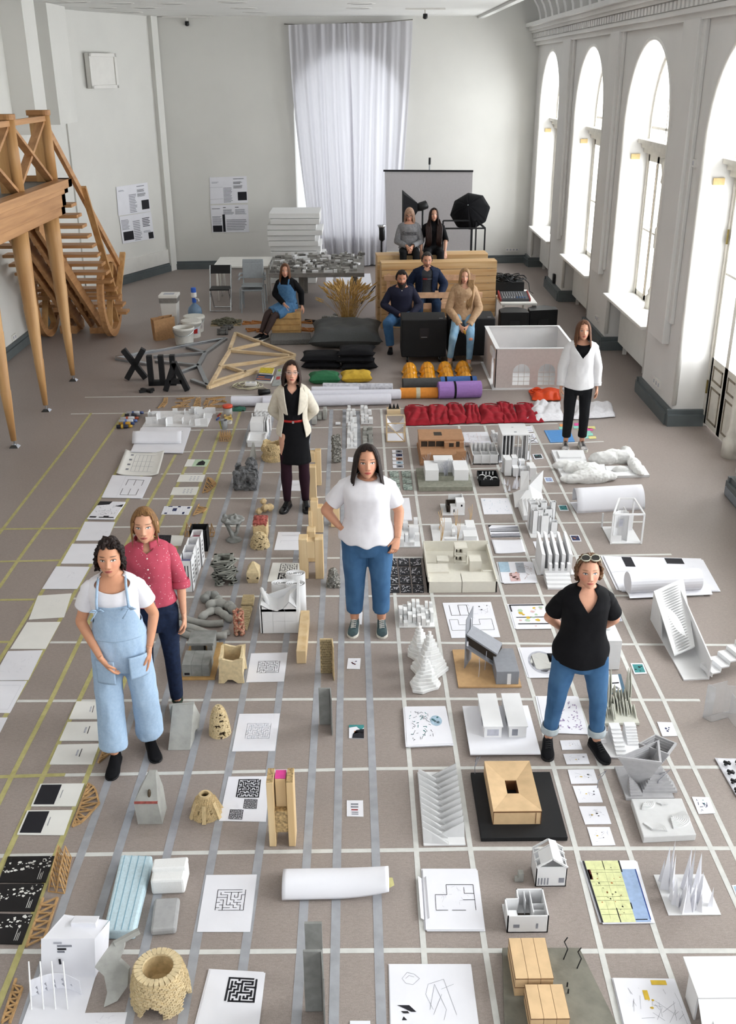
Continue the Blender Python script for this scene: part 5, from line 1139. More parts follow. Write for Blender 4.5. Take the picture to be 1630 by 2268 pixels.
t=T_('black_angle','black open angle of two bars lying right of the stool','frame',F(690,713)); pt(t,'bar','black_plastic',lambda m:m.bar((-.13,-.09,.015),(.13,.0,.015),.03,.03)); pt(t,'bar','black_plastic',lambda m:m.bar((-.13,.12,.015),(.13,.0,.015),.03,.03))
# wheat in bucket, bricks, wood chunk
q=F(770,726); t=T_('metal_bucket','small galvanised bucket that holds the dried wheat','bucket',q); pt(t,'wall','steel',lambda m:m.lathe([(.12,0),(.125,.005),(.155,.2),(.16,.21),(.15,.21),(.12,.02)],24,cap=False),smooth=1); pt(t,'base','steel',lambda m:m.lathe([(.118,.0),(.118,.01)],20))
pt(t,'hoop','steel',lambda m:m.lathe([(.149,.14),(.155,.145),(.155,.155),(.149,.16)],24,cap=False))
M('wheat','d6ad68',rough=.8,var=.2,scale=20); rr=random.Random(4); m=MB()
for k in range(210):
    a=rr.uniform(0,6.28); s=rr.uniform(.05,.42)*(1 if rr.random()<.85 else 1.3); h=rr.uniform(.62,.98)*(1-.25*s); b=(.1*cos(a)*rr.random(),.1*sin(a)*rr.random())
    p=[Vc((q.x+b[0],q.y+b[1],.02)),Vc((q.x+b[0]+s*.4*cos(a),q.y+b[1]+s*.4*sin(a),h*.55)),Vc((q.x+b[0]+s*.8*cos(a),q.y+b[1]+s*.8*sin(a),h*.88)),Vc((q.x+b[0]+s*1.1*cos(a),q.y+b[1]+s*1.1*sin(a),h))]
    m.tube(p,[.0022,.0022,.0022,.0022],4); m.tube([p[2],(p[2]+p[3])/2,p[3]],[.006,.016,.004],5)
o=tag(m.build('dried_wheat','wheat'),'bunch of dried golden wheat standing in the bucket','wheat'); o['kind']='stuff'
for i,(px,py,w,h,mt,lb) in enumerate(((722,712,.16,.09,'concrete','left grey brick on the floor near the wheat'),(738,711,.17,.08,'concrete_pale','right grey brick on the floor near the wheat'),(743,703,.1,.06,'concrete','small grey stone piece behind the two bricks'),(745,728,.1,.12,'hanger_wood','short wood chunk on the floor left of bucket'))):
    q=F(px,py); m=MB(); m.bx(q.x-w/2,q.x+w/2,q.y,q.y+.1,0,h); m.bx(q.x-w/4,q.x+w/6,q.y-.01,q.y+.08,h-.005,h+.015); tag(m.build('brick' if i<3 else 'wood_chunk',mt,bev=.008),lb,'brick' if i<3 else 'wood')
# chips on cardboard, felt rolls
M('cardboard','9c8b6a',rough=.8,var=.08); q=[F(466,723),F(533,722),F(535,707),F(470,709)]; m=MB(); m.hexa(q,[p+Vc((0,0,.006)) for p in q]); tag(m.build('cardboard_sheet','cardboard'),'cardboard sheet under the pile of grey clay chips','cardboard')
rr=random.Random(8); m=MB()
for k in range(230):
    u,w=rr.gauss(.5,.2),rr.gauss(.5,.2); p=q[0].lerp(q[1],min(.95,max(.05,u))).lerp(q[3].lerp(q[2],min(.95,max(.05,u))),min(.95,max(.05,w))); h=.10*math.exp(-((u-.5)**2+(w-.5)**2)*9); m.box(p+Vc((0,0,.012+h*rr.random())),(.06,.04,.015),rz=rr.uniform(0,3),rx=rr.uniform(-.4,.4))
o=tag(m.build('clay_chips',M('chip','6f6d5c',rough=.9,var=.15)),'heap of grey clay chips on the cardboard sheet','clay chips'); o['kind']='stuff'
for i,(px,py) in enumerate(((493,742),(493,736),(500,731),(505,727))):
    q=F(px,py); t=T_('felt_roll',['nearest','second nearest','third nearest','farthest'][i]+' of four small grey felt rolls behind the metal frame','roll',q); pt(t,'roll','felt_grey',lambda m:m.tube([(-.1,0,.035),(.1,.02,.035)],.035,12),smooth=1)
    for s in (-1,1): pt(t,'tie','black_plastic',lambda m:m.tube([(s*.06,.0,.035),(s*.065,.0,.035)],.0365,12))
# bin, paper bags, buckets, bottle
q=F(380,718); t=T_('waste_bin','white square waste bin with lid and bag liner','bin',q); pt(t,'body','white_paint',lambda m:m.hexa([(-.13,-.13,0),(.13,-.13,0),(.13,.13,0),(-.13,.13,0)],[(-.16,-.16,.48),(.16,-.16,.48),(.16,.16,.48),(-.16,.16,.48)]),bev=.008)
pt(t,'bag_liner',M('liner_grey','8a8783',rough=.5,bump=.5,bscale=60),lambda m:m.bx(-.168,.168,-.168,.168,.44,.53)); pt(t,'lid','white_paint',lambda m:m.bx(-.18,.18,-.18,.18,.53,.585),bev=.012); pt(t,'lid_print','ink_light',lambda m:m.bx(-.10,.10,-.08,.08,.585,.587))
M('kraft','b48b62',rough=.8,var=.08,bump=.1)
for i,(px,py,s,rz) in enumerate(((356,752,1.,.5),(373,748,1.,.45))):
    q=F(px,py); t=T_('paper_bag',['nearer brown kraft paper bag beside the waste bin','farther brown kraft paper bag touching the waste bin'][i],'bag',q,rz)
    pt(t,'bag','kraft',lambda m:m.loft([[(-.11,-.07,0),(.11,-.07,0),(.11,.0,0),(.11,.07,0),(-.11,.07,0),(-.11,0,0)],[(-.12,-.08,.18),(.12,-.08,.18),(.105,.0,.18),(.12,.08,.18),(-.12,.08,.18),(-.105,0,.18)],[(-.13,-.085,.38),(.12,-.08,.40),(.09,.0,.37),(.12,.08,.40),(-.13,.08,.39),(-.10,0,.36)]],cap=False),sol=.004)
M('bucket_white','d8d6cf',rough=.4,var=.04); M('bucket_label','c3c6d0',rough=.5)
for i,(px,py,r,h,lid) in enumerate(((407,764,.19,.30,0),(424,748,.19,.29,1),(430,736,.2,.28,1))):
    q=F(px,py); t=T_('plastic_bucket',['nearest white plastic bucket left of the metal frame','middle white plastic bucket with red printed label','farthest white plastic bucket with closed lid'][i],'bucket',(q.x,q.y+.1,0))
    pt(t,'wall','bucket_white',lambda m:m.lathe([(r*.82,0),(r*.95,h*.85),(r,h*.86),(r,h),(r*.94,h),(r*.9,h*.8),(r*.78,.02)],28,cap=False),smooth=1); pt(t,'lid' if lid else 'base','bucket_white',lambda m:m.lathe([(r*.98,h-.01),(r*.98,h+.01),(r*.8,h+.015)] if lid else [(r*.8,.005),(r*.8,.02)],24))
    if i: pt(t,'label',M('bucket_red','b9b0b0',var=.1) if i==2 else 'bucket_label',lambda m:m.loft([[(r*(.90+.08*k)*cos(a)*1.005,r*(.90+.08*k)*sin(a)*1.005,h*(.25+.45*k)) for a in [R(-110+10*j) for j in range(9)]] for k in (0,1)],cap=False,closed=False))
    if i==1: pt(t,'label_print','belt_red',lambda m:m.loft([[(r*(.91+.06*k)*cos(a)*1.02,r*(.91+.06*k)*sin(a)*1.02,h*(.3+.3*k)) for a in [R(-70+8*j) for j in range(4)]] for k in (0,1)],cap=False,closed=False))
    pt(t,'handle','steel',lambda m:m.tube([(r*cos(R(a)),r*1.02*sin(R(a))*1.0-.0,h-.03-.12*sin(R(a+180))*0-.10*max(0,-sin(R(a)))) for a in range(180,361,15)],.005,6))
M('bottle_blue','8fb0d0',rough=.15,tr=.55,var=.04); M('bottle_cap_blue','2f5fc0',rough=.4)
q=F(433,719); t=T_('water_bottle','large clear blue water bottle with a hand pump','bottle',(q.x,q.y+.05,0)); pt(t,'bottle','bottle_blue',lambda m:m.lathe([(.12,0),(.135,.02),(.135,.12),(.128,.135),(.135,.15),(.135,.26),(.12,.32),(.06,.38),(.035,.40),(.03,.44)],24),smooth=1)
pt(t,'pump_neck','bottle_cap_blue',lambda m:m.lathe([(.04,.42),(.04,.5),(.025,.51)],16)); pt(t,'pump_body','white_paint',lambda m:m.lathe([(.035,.51),(.055,.53),(.055,.61)],16)); pt(t,'pump_head','bottle_cap_blue',lambda m:m.lathe([(.05,.61),(.05,.69),(.04,.7)],16)); pt(t,'spout','white_paint',lambda m:m.tube([(.03,-.02,.5),(.09,-.05,.49),(.1,-.06,.45)],.012,8))
# black letters
M('letter_black','15161a',rough=.6,var=.15,scale=20)
def letters(px,py,bars,label,s,rz=0,name='black_letter'):
    q=F(px,py); t=T_(name,label,'letter',q,rz)
    pt(t,'letter','letter_black',lambda m:[m.bar((a[0]*s,0,a[1]*s),(b[0]*s,0,b[1]*s),.1,(w or .1)*s*1.1,up=(0,0,1) if abs(a[0]-b[0])>.01 else (1,0,0)) for a,b,w in bars])
letters(280,842,[((.02,.05),(.62,.98),.15),((.60,.05),(.0,.98),.15)],'black wooden letter X, leftmost of the large letters',.50,.12)
letters(336,853,[((0,0),(0,1),.15),((.37,0),(.37,1),.15),((.74,0),(.74,1),.15),((-.07,.075),(.81,.075),.15)],'black wooden letter that looks like a W, middle of the large letters',.47,.05)
letters(366,866,[((.02,.03),(.38,.97),.15),((.74,.03),(.36,.97),.15),((.18,.33),(.58,.33),.12)],'black wooden letter A, rightmost of the large letters',.46,.0)
q=F(325,868); t=T_('small_cross','small black cross lying in front of the large letters','cross',q); pt(t,'bar','letter_black',lambda m:m.bar((-.1,-.05,.02),(.1,.06,.02),.05,.04)); pt(t,'bar','letter_black',lambda m:m.bar((-.09,.07,.021),(.09,-.06,.021),.05,.042))
# frame of metal profiles and wooden bars lying on the floor
def lay(t,pts,w,h,mat,name='bar'):
    for p,q in pts: pt(t,name,mat,lambda m:m.bar(F(*p)+Vc((0,0,h/2)),F(*q)+Vc((0,0,h/2)),w,h),world=1,bev=.003)
t=T_('steel_truss','galvanised steel profile frame of triangles lying on the floor','frame',F(380,800)); lay(t,[((258,795),(500,752)),((415,772),(455,785)),((340,793),(455,785)),((455,785),(500,753)),((455,785),(440,813)),((440,813),(345,803)),((440,813),(400,828)),((440,813),(460,858)),((425,845),(460,858)),((258,797),(330,810))],.07,.045,'steel','profile')
t=T_('timber_truss','pale wooden frame of joined triangles lying on the floor','frame',F(560,800)); lay(t,[((522,741),(653,790)),((522,741),(508,779)),((508,779),(575,764)),((508,780),(640,791)),((508,782),(487,815)),((651,794),(488,816)),((504,816),(548,830)),((488,818),(463,862)),((460,862),(652,797)),((470,850),(640,800))],.055,.05,'pale_wood')
# books, magazine, cable, extension box
for i,(pts,z,h,c,lb) in enumerate((([(566,848),(600,850),(606,838),(571,836)],0,.05,'3c4a6a','blue patterned thick book under the yellow book'),([(574,837),(604,839),(608,827),(578,826)],0.06,.03,'d8c022','yellow covered book lying on the thick book'))):
    q=[F(*p,0)+Vc((0,0,z)) for p in pts]; t=T_('book',lb,'book',q[0]); pt(t,'cover',M('book_%d'%i,c,rough=.5,var=.15,scale=30),lambda m:m.hexa([p+Vc((0,0,h-.006)) for p in q],[p+Vc((0,0,h)) for p in q]),world=1); pt(t,'pages','paper_warm',lambda m:m.hexa([p+Vc((0,.004,.0)) for p in q],[p+Vc((0,.004,h-.006)) for p in q]),world=1)
    if i==0: prints(t,[p+Vc((0,0,h)) for p in q],[rc(.05,.95,.1,.3),rc(.1,.5,.5,.7)],M('book_orange','b9632c'),.001)
for i,(pts,c,lb) in enumerate((([(602,856),(626,855),(630,832),(610,833)],'a8adab','pale magazine with colourful cover beside the blazer woman'),([(611,832),(628,831),(628,818),(614,819)],'b9bdb4','small leaflet with green print behind the magazine'))):
    q=[F(*p)+Vc((0,0,.003)) for p in pts]; t=T_('magazine',lb,'magazine',q[0]); pt(t,'pages',M('mag_%d'%i,c,rough=.5,var=.15,scale=18),lambda m:m.hexa(q,[p+Vc((0,0,.012)) for p in q]),world=1)
    prints(t,[p+Vc((0,0,.012)) for p in q],[rc(.2,.6,.55,.85)],M('mag_red_%d'%i,['b53a34','8fae3a'][i]),.001)
M('cable_cream','c5bfa6',rough=.6,var=.06); rr=random.Random(9)
c0=F(550,856); m=MB()
for k in range(5):
    r1,r2=rr.uniform(.13,.24),rr.uniform(.12,.22); o=Vc((rr.uniform(-.05,.05),rr.uniform(-.05,.05),.012+.006*k)); m.tube([c0+o+Vc((r1*cos(2*PI*i/24),r2*sin(2*PI*i/24),.004*sin(i))) for i in range(24)],.007,6,closed=True)
m.tube([F(512,858,.01),F(525,850,.01),F(540,853,.01),F(560,862,.01),F(585,858,.01),F(600,866,.01)],.007,6); tag(m.build('extension_cable','cable_cream',smooth=1),'coiled cream extension cable on floor before the wooden frame','cable')
q=F(556,859); t=T_('socket_block','white extension socket block lying in the cream cable coil','socket',(q.x,q.y,.04)); pt(t,'block','white_paint',lambda m:m.bx(-.09,.09,-.05,.05,0,.05),bev=.012)
for s in (-1,1): pt(t,'outlet','ink_light',lambda m:m.lathe([(.03,.05),(.03,.052)],14,(s*.04,0,0)))
m=MB(); q=F(580,875); m.tube([(q.x-.05,q.y,.04),(q.x+.12,q.y+.05,.04)],[.05,.035],10); tag(m.build('black_shoe_brush','black_plastic',smooth=1),'small black object left of the blazer woman','tool')
# ================================================================ cushions, helmets, rolls, aprons
def pillow(name,mat,c,w,d,h,rz=0,parent=None,seed=0,pinch=.12,world=False,wr=.012):
    m=MB(); M3=Matrix.Rotation(rz,3,'Z')
    def side(sg):
        def f(u,v):
            x,y=2*u-1,2*v-1; e=max(0,(1-x**4)*(1-y**4))**.45; k=1-pinch*(1-(abs(x)**2)*(1) if abs(x)>abs(y) else 1-(abs(y)**2))*0
            bx=x*(1-pinch*(1-y*y)*abs(x)); by=y*(1-pinch*(1-x*x)*abs(y)); z=h/2+sg*h/2*e
            n=mnoise.noise(Vc((bx*3+seed,by*3,sg)))*wr*e; return M3@Vc((bx*w/2,by*d/2,max(0.0005,z+n)))+Vc(c)
        return f
    m.grid(22,18,side(1)); m.grid(22,18,side(-1)); return m.build(name,mat,parent,smooth=1,world=world)
CL('bag_grey','4b4d4d',rough=.6,bump=.05); CL('cushion_black','121216'); CL('cushion_green','2f6a47'); CL('cushion_yellow','c9a53c')
q=F(766,780); q2=F(690,740)
o=pillow('beanbag','bag_grey',(q.x,q.y+.75,.0),1.30,1.5,.34,0,seed=3,wr=.05); tag(o,'large dark grey bean bag lying behind the black cushions','bean bag')
for i,(px,py,w,n) in enumerate(((711,822,.66,2),(791,824,.62,3))):
    q=F(px,py)
    for k in range(n):
        o=pillow('floor_cushion','cushion_black',(q.x+rnd.uniform(-.02,.02),q.y+.3,.105*k),w,.56,.13,rnd.uniform(-.1,.1),seed=i*5+k,wr=.01); tag(o,'black square cushion, %s of the %s pile before bean bag'%((['bottom','top'] if n==2 else ['bottom','middle','top'])[k],['left','right'][i]),'cushion','black cushions')
for px,py,mt,lb in ((718,853,'cushion_green','dark green cushion lying left of the yellow cushion'),(789,850,'cushion_yellow','yellow cushion lying right of the green cushion')):
    q=F(px,py); o=pillow('scatter_cushion',mt,(q.x,q.y+.16,0),.50,.36,.16,.06,seed=px,wr=.015); tag(o,lb,'cushion')
M('helmet_orange','e39a12',rough=.28,var=.03,spec=.6)
hp=None; HL=['far','middle','near']; HC=['leftmost','second','third','rightmost']
for c in range(4):
    for r_ in range(3):
        px=907+38.5*c+ (2.5*c if r_ else 0); py=830+ (14.5,0,0)[0]*r_-.8*c; q=F(907+39*c+3*r_*(1 if c>1 else .4),827+12.5*r_-1.2*c); lb='orange safety helmet, %s row, %s column of the helmet block'%(HL[r_],HC[c])
        if hp is None:
            hp=thing('safety_helmet',lb,'helmet',q,0,'orange safety helmets'); 
            m=MB(); m.grid(28,10,lambda u,v:((.112+.0*v)*cos(2*PI*u)*cos(v*PI/2)+0,.135*sin(2*PI*u)*cos(v*PI/2),.045+.135*sin(v*PI/2))); m.build('shell','helmet_orange',hp,smooth=1)
            for x in (-.045,0,.045):
                m=MB(); k_=math.sqrt(1-(x/.112)**2); m.tube([(x,.134*cos(a)*k_,.045+.134*sin(a)*k_) for a in [R(14+12.6*k) for k in range(13)]],.008,6); m.build('ridge','helmet_orange',hp,smooth=1)
            m=MB(); m.grid(28,3,lambda u,v:((.112+.018*v)*cos(2*PI*u),(.135+.018*v)*sin(2*PI*u)-(.035*v*max(0,-sin(2*PI*u))),.045-.02*v)); m.build('brim','helmet_orange',hp,smooth=1,sol=.005)
            m=MB(); m.lathe([(.10,.005),(.105,.04)],20,cap=False); m.build('headband','cushion_black',hp)
        else:
            o=copy_tree(hp); o.location=q; o['label']=lb
def roll(label,px0,py0,px1,py1,r,mat,straps=(),name='rolled_mat',cat='mat',spiral=True,strapmat='cushion_black'):
    a,b=F(px0,py0),F(px1,py1); d=(b-a).normalized(); n=Vc((-d.y,d.x,0)); t=thing(name,label,cat,(a+b)/2); c=(a+b)/2
    A=a-c+n*r+Vc((0,0,r)); B=b-c+n*r+Vc((0,0,r)); m=MB(); rings=[]
    for P in (A,B): rings.append([P+n*(r*cos(2*PI*k/28))+Vc((0,0,r*sin(2*PI*k/28))) for k in range(28)])
    m.loft(rings); m.build('roll',mat,t,smooth=False,bev=.004)
    for s,P in ((-1,A),(1,B)):
        m=MB(); pts=[P+d*(s*.002)+n*(r*(.95-.11*k/8)*cos(k*.5))+Vc((0,0,r*(.95-.11*k/8)*sin(k*.5))) for k in range(60)]; m.tube(pts,r*.035,4); m.build('spiral_edge',mat,t)
    for f in straps:
        P=A.lerp(B,f); m=MB(); rings=[[P+d*e+n*(rr_*cos(2*PI*k/28))+Vc((0,0,rr_*sin(2*PI*k/28))) for k in range(28)] for e,rr_ in ((-.016,r*.98),(-.016,r*1.02),(.016,r*1.02),(.016,r*.98))]; m.loft(rings,cap=False); m.build('strap',strapmat,t)
    return t
M('mat_grey','4a4a4a',rough=.8); M('mat_blue','4a6fae',rough=.8); M('mat_orange','d98a34',rough=.8,var=.05); M('mat_purple','9a76b8',rough=.8,var=.04); M('paper_roll','dcdce6',rough=.75,var=.015)
M('map_paper','d0d0d6',rough=.8,var=.12,scale=25,col2='a9a9b4',detail=6)
roll('dark grey rolled mat behind the orange roll',893,866,976,864,.085,'mat_grey'); roll('blue rolled mat with two black straps behind the purple roll',976,862,1056,860,.085,'mat_blue',(.15,.85))
roll('orange rolled mat tied with cream string',887,886,970,885,.08,'mat_orange',(.45,.5),strapmat='cable_cream'); roll('thick purple rolled mat with a black strap',973,888,1067,885,.125,'mat_purple',(.38,))
gp='long white paper rolls laid behind the tape grid'
for px0,py0,px1,py1,r,lb,mt in ((512,903,604,903,.075,'white paper roll, far left end, beside the red jar','paper_roll'),(582,897,686,893,.06,'white paper roll mostly hidden behind the blazer woman','paper_roll'),(690,876,794,876,.06,'short white paper roll right behind the blazer woman','paper_roll'),(660,891,888,887,.075,'longest white paper roll, behind the front roll','paper_roll'),(582,906,866,899,.08,'front white paper roll touching the tape grid','paper_roll'),(715,871,869,872,.07,'paper roll printed with a map, farthest of the rolls','map_paper')):
    t=roll(lb,px0,py0,px1,py1,r,mt,name='paper_roll',cat='paper roll'); t['group']=gp
# cloth heaps: red aprons, white shirts, orange bag
CL('apron_red','9c1f2b',col2='8a1622',scale=14,bump=.3); CL('cloth_white_heap','dedde1'); CL('bag_orange','d8491c',rough=.5)
def cloth(name,label,cat,pts,mat,h,seed,res=22,group=None,fold=6,extra=None):
    q=[F(*p) for p in pts]; g=uvq(q); m=MB(); rr=random.Random(seed); ph=[rr.uniform(0,9) for _ in range(4)]
    def fn(u,v):
        p=g(u,v); e=min(1,min(u,1-u,v,1-v)*7); n=mnoise.noise(Vc((p.x*fold,p.y*fold,seed)))*.6+.4*abs(sin(u*9+ph[0]+3*mnoise.noise(Vc((p.x*2,p.y*2,seed*1.7)))))
        w=mnoise.noise_vector(Vc((p.x*4,p.y*4,seed+5)))*.03; return Vc((p.x+w.x,p.y+w.y,.006+h*max(.04,(.35+.65*n))*(.15+.85*e)))
    m.grid(res,res,fn); o=m.build(name,mat,smooth=1,sol=.004); tag(o,label,cat,group)
    return o
AP=[[(898,944),(955,944),(948,902),(896,901)],[(950,943),(998,940),(990,901),(945,901)],[(994,943),(1040,938),(1022,897),(988,897)],[(1034,940),(1068,938),(1058,898),(1026,898)],[(1064,941),(1120,938),(1108,899),(1061,899)],[(1116,940),(1150,937),(1134,897),(1100,893)],[(1146,938),(1205,937),(1180,897),(1138,897)]]
AN=['leftmost','second','third','fourth','fifth','sixth','rightmost']
for i,p in enumerate(AP):
    t=thing('red_apron','folded dark red apron, %s in the row of seven aprons'%AN[i],'apron',F(*p[0]),0,'red aprons in a row'); o=cloth('x','x','x',p,'apron_red',.09,i+1); o.name='cloth'; l=Vc(o.location); o.parent=t; o.location=l-t.location
    for kk in ('label','category'): del o[kk]
    m=MB(); a,b=F(*p[3]),F(*p[2]); m.tube([a.lerp(b,.15)+Vc((0,-.02,.03)),a.lerp(b,.3)+Vc((0,.04,.02)),a.lerp(b,.6)+Vc((0,.05,.02)),a.lerp(b,.8)+Vc((0,-.02,.03))],.008,6); m.build('neck_strap','apron_red',t,world=1)
cloth('white_shirt','crumpled white shirt lying over the last red apron','shirt',[(1158,936),(1248,934),(1240,893),(1185,893)],'cloth_white_heap',.13,21)
cloth('white_shirt','crumpled white shirt spread right of the standing woman','shirt',[(1262,932),(1362,926),(1352,896),(1262,890)],'cloth_white_heap',.12,22)
t=thing('orange_bag','crumpled orange plastic bag with white print','bag',F(1205,885)); o=cloth('x','x','x',[(1178,888),(1242,890),(1240,866),(1174,868)],'bag_orange',.13,23); o.name='bag'; l=Vc(o.location); o.parent=t; o.location=l-t.location
for kk in ('label','category'): del o[kk]
for k in range(2): m=MB(); a=F(1182+6*k,876); m.tube([a+Vc((.07*cos(x),.09*sin(x),.06+.02*k)) for x in [i*.5 for i in range(13)]],.012,6); m.build('handle','bag_orange',t,world=1)
# white model of an arched hall
M('model_pinkish','cbbfba',rough=.75,var=.03)
x0,x1,y0=F(1095,862).x,F(1266,860).x+.02,F(1095,862).y; y1=y0+1.45; z1=.62; cx,cyy=(x0+x1)/2,(y0+y1)/2; hx,hy=(x1-x0)/2,(y1-y0)/2
t=thing('hall_model','large white model of a hall with arched windows','model',(cx,cyy,0)); pt(t,'base_board','card_white',lambda m:m.bx(-hx-.04,hx+.05,-hy-.05,hy+.04,0,.02))
def archwall(m,w0,w1,z0,z1,centers,r,zs,zb,axis,pos,th):
    P=lambda a,z,o:(a,pos+o,z) if axis=='x' else (pos+o,a,z)
    def bl(a0,a1,c0,c1): m.hexa([P(a0,c0,0),P(a1,c0,0),P(a1,c1,0),P(a0,c1,0)],[P(a0,c0,th),P(a1,c0,th),P(a1,c1,th),P(a0,c1,th)])
    e=[w0]
    for c in centers: e+=[c-r,c+r]
    e.append(w1)
    for i in range(0,len(e),2): bl(e[i],e[i+1],z0,z1)
    for c in centers:
        if zb>z0: bl(c-r,c+r,z0,zb)
        for k in range(12):
            a,b=PI-PI*k/12,PI-PI*(k+1)/12; m.hexa([P(c+r*cos(a),zs+r*sin(a),0),P(c+r*cos(b),zs+r*sin(b),0),P(c+r*cos(b),z1,0),P(c+r*cos(a),z1,0)],[P(c+r*cos(a),zs+r*sin(a),th),P(c+r*cos(b),zs+r*sin(b),th),P(c+r*cos(b),z1,th),P(c+r*cos(a),z1,th)])
pt(t,'front_wall','model_pinkish',lambda m:archwall(m,-hx,hx,.02,z1,(-hx*.34,hx*.30),.13,.26,.06,'x',-hy,.012))
pt(t,'back_wall','card_white',lambda m:m.bx(-hx,hx,hy-.012,hy,.02,z1)); pt(t,'left_wall','model_pinkish',lambda m:archwall(m,-hy,hy,.02,z1,(-hy*.5,),.16,.26,.02,'y',-hx,.012)); pt(t,'right_wall','card_white',lambda m:m.bx(hx-.012,hx,-hy,hy,.02,z1))
pt(t,'wall_cap','card_white',lambda m:(m.bx(-hx-.01,hx+.01,-hy-.01,-hy+.03,z1,z1+.012),m.bx(-hx-.01,hx+.01,hy-.03,hy+.01,z1,z1+.012),m.bx(-hx-.01,-hx+.05,-hy+.03,hy-.03,z1,z1+.012),m.bx(hx-.03,hx+.01,-hy+.03,hy-.03,z1,z1+.012)))
pt(t,'side_block','card_white',lambda m:m.bx(-hx-.03,-hx+.05,-hy+.1,-hy+.5,.45,.55)); pt(t,'window_pier','card_white',lambda m:m.bx(-hx+.1,hx-.1,.1,.12,.02,.28))
for c in (-hx*.34,hx*.30):
    for dx in (-.043,.043): pt(t,'glazing_bar','model_pinkish',lambda m:m.bx(c+dx-.003,c+dx+.003,-hy,-hy+.008,.06,.26+.12))
    for z in (.12,.19,.26): pt(t,'glazing_bar','model_pinkish',lambda m:m.bx(c-.13,c+.13,-hy,-hy+.008,z-.003,z+.003))
# ================================================================ drawings and sheets on the floor
SHZ=[0]
def sheet(label,pts,mat='paper',pr=(),name='drawing_sheet',cat='drawing',th=.002,z=.0022,layers=0,group=None,curl=0.,seed=1,off=.02):
    q=[F(*p) for p in pts]; c=sum(q,Vc())/4; t=thing(name,label,cat,(c.x,c.y,z),0,group); rr=random.Random(seed); zz=z
    for k in range(layers):
        o=Vc((rr.uniform(-1,1)*off,rr.uniform(-1,1)*off,0)); m=MB(); m.hexa([p+o+Vc((0,0,zz)) for p in q],[p+o+Vc((0,0,zz+.003)) for p in q]); m.build('under_sheet',mat,t,world=1); zz+=.0035
    if curl:
        g=uvq([p+Vc((0,0,zz)) for p in q]); m=MB(); m.grid(14,14,lambda u,v:g(u,v)+Vc((0,0,curl*(abs(2*u-1)**4*.6+max(0,v-.6)**2*2*(u if seed%2 else 1-u)+.1*max(0,.15-v))))); m.build('sheet',mat,t,world=1,smooth=1,sol=.001)
    else:
        m=MB(); m.hexa([p+Vc((0,0,zz)) for p in q],[p+Vc((0,0,zz+th)) for p in q]); m.build('sheet',mat,t,world=1)
    qq=[p+Vc((0,0,zz+th+(curl*.12 if curl else 0))) for p in q]
    for polys,mt in pr: prints(t,qq,polys,mt,.0012)
    return t
def maze(u0,u1,v0,v1,n,w,seed,inv=False):
    rr=random.Random(seed); H=[[1]*n for _ in range(n+1)]; V=[[1]*(n+1) for _ in range(n)]; seen={(0,0)}; st=[(0,0)]
    while st:
        x,y=st[-1]; nb=[(a,b) for a,b in ((x+1,y),(x-1,y),(x,y+1),(x,y-1)) if 0<=a<n and 0<=b<n and (a,b) not in seen]
        if not nb: st.pop(); continue
        a,b=rr.choice(nb); seen.add((a,b)); st.append((a,b))
        if a!=x: V[y][max(a,x)]=0
        else: H[max(b,y)][x]=0
    H[n][n-1]=0; H[0][0]=0; su,sv=(u1-u0)/n,(v1-v0)/n; out=[]; wu=w; wv=w*(v1-v0)/(u1-u0)
    for y in range(n+1):
        for x in range(n):
            if H[y][x]: out.append(rc(u0+su*x-wu/2,u0+su*(x+1)+wu/2,v0+sv*y-wv/2,v0+sv*y+wv/2))
    for y in range(n):
        for x in range(n+1):
            if V[y][x]: out.append(rc(u0+su*x-wu/2,u0+su*x+wu/2,v0+sv*y,v0+sv*(y+1)))
    return out
def plan(u0,u1,v0,v1,segs,w=.008): return [ln(u0+(u1-u0)*a,v0+(v1-v0)*b,u0+(u1-u0)*c,v0+(v1-v0)*d,w) for a,b,c,d in segs]
def scrib(n,seed,u0=.1,u1=.9,v0=.1,v1=.9,w=.004,L=.25):
    r=random.Random(seed); o=[]
    for _ in range(n):
        a=r.uniform(0,6.28); x,y=r.uniform(u0,u1),r.uniform(v0,v1); k=r.uniform(.2,1)*L; o.append(ln(x,y,min(u1,max(u0,x+k*cos(a))),min(v1,max(v0,y+k*sin(a))),w))
    return o
def blobs(n,seed,u0=.1,u1=.9,v0=.1,v1=.9,s=.05):
    r=random.Random(seed); o=[]
    for _ in range(n):
        x,y,k=r.uniform(u0,u1),r.uniform(v0,v1),r.uniform(.4,1)*s; o.append([(x+k*r.uniform(.6,1)*cos(i*1.05),y+k*r.uniform(.4,.8)*sin(i*1.05)) for i in range(6)])
    return o
def INK(name,c): return M('print_'+name,c,rough=.7,var=.06,scale=30)
INK('blue','6fa0b8'); INK('teal','3f8a8a'); INK('purple','9a86ae'); INK('yellow','d8b53a'); INK('orange','c9824a'); INK('red','b8423a'); INK('navy','27305a'); INK('paleblue','aac4d6'); INK('lime','dde0a8'); INK('skyblue','9fb6d8'); INK('maroon','6a2a24'); INK('pinkpale','d8b6b4'); INK('greenpale','b6cdb0'); INK('brown','8a5a3a'); INK('greywash','a8adb6'); INK('cobalt','1f4a9c')
sheet('white sheet with small pencil plan, top of the left paper column below the collage',[(168,1198),(238,1198),(255,1157),(188,1156)],pr=[(scrib(10,2,.55,.9,.2,.6,.004,.1),'ink_light')])
sheet('blank white sheet behind the curly hair of the woman in overalls',[(135,1249),(206,1249),(222,1205),(160,1205)])
sheet('white sheet with tiny grey sketch, level with the overalls woman\'s shoulder',[(94,1306),(171,1306),(199,1257),(125,1256)],pr=[(scrib(14,4,.5,.72,.4,.75,.004,.07),'ink_light')],layers=1,off=.008)
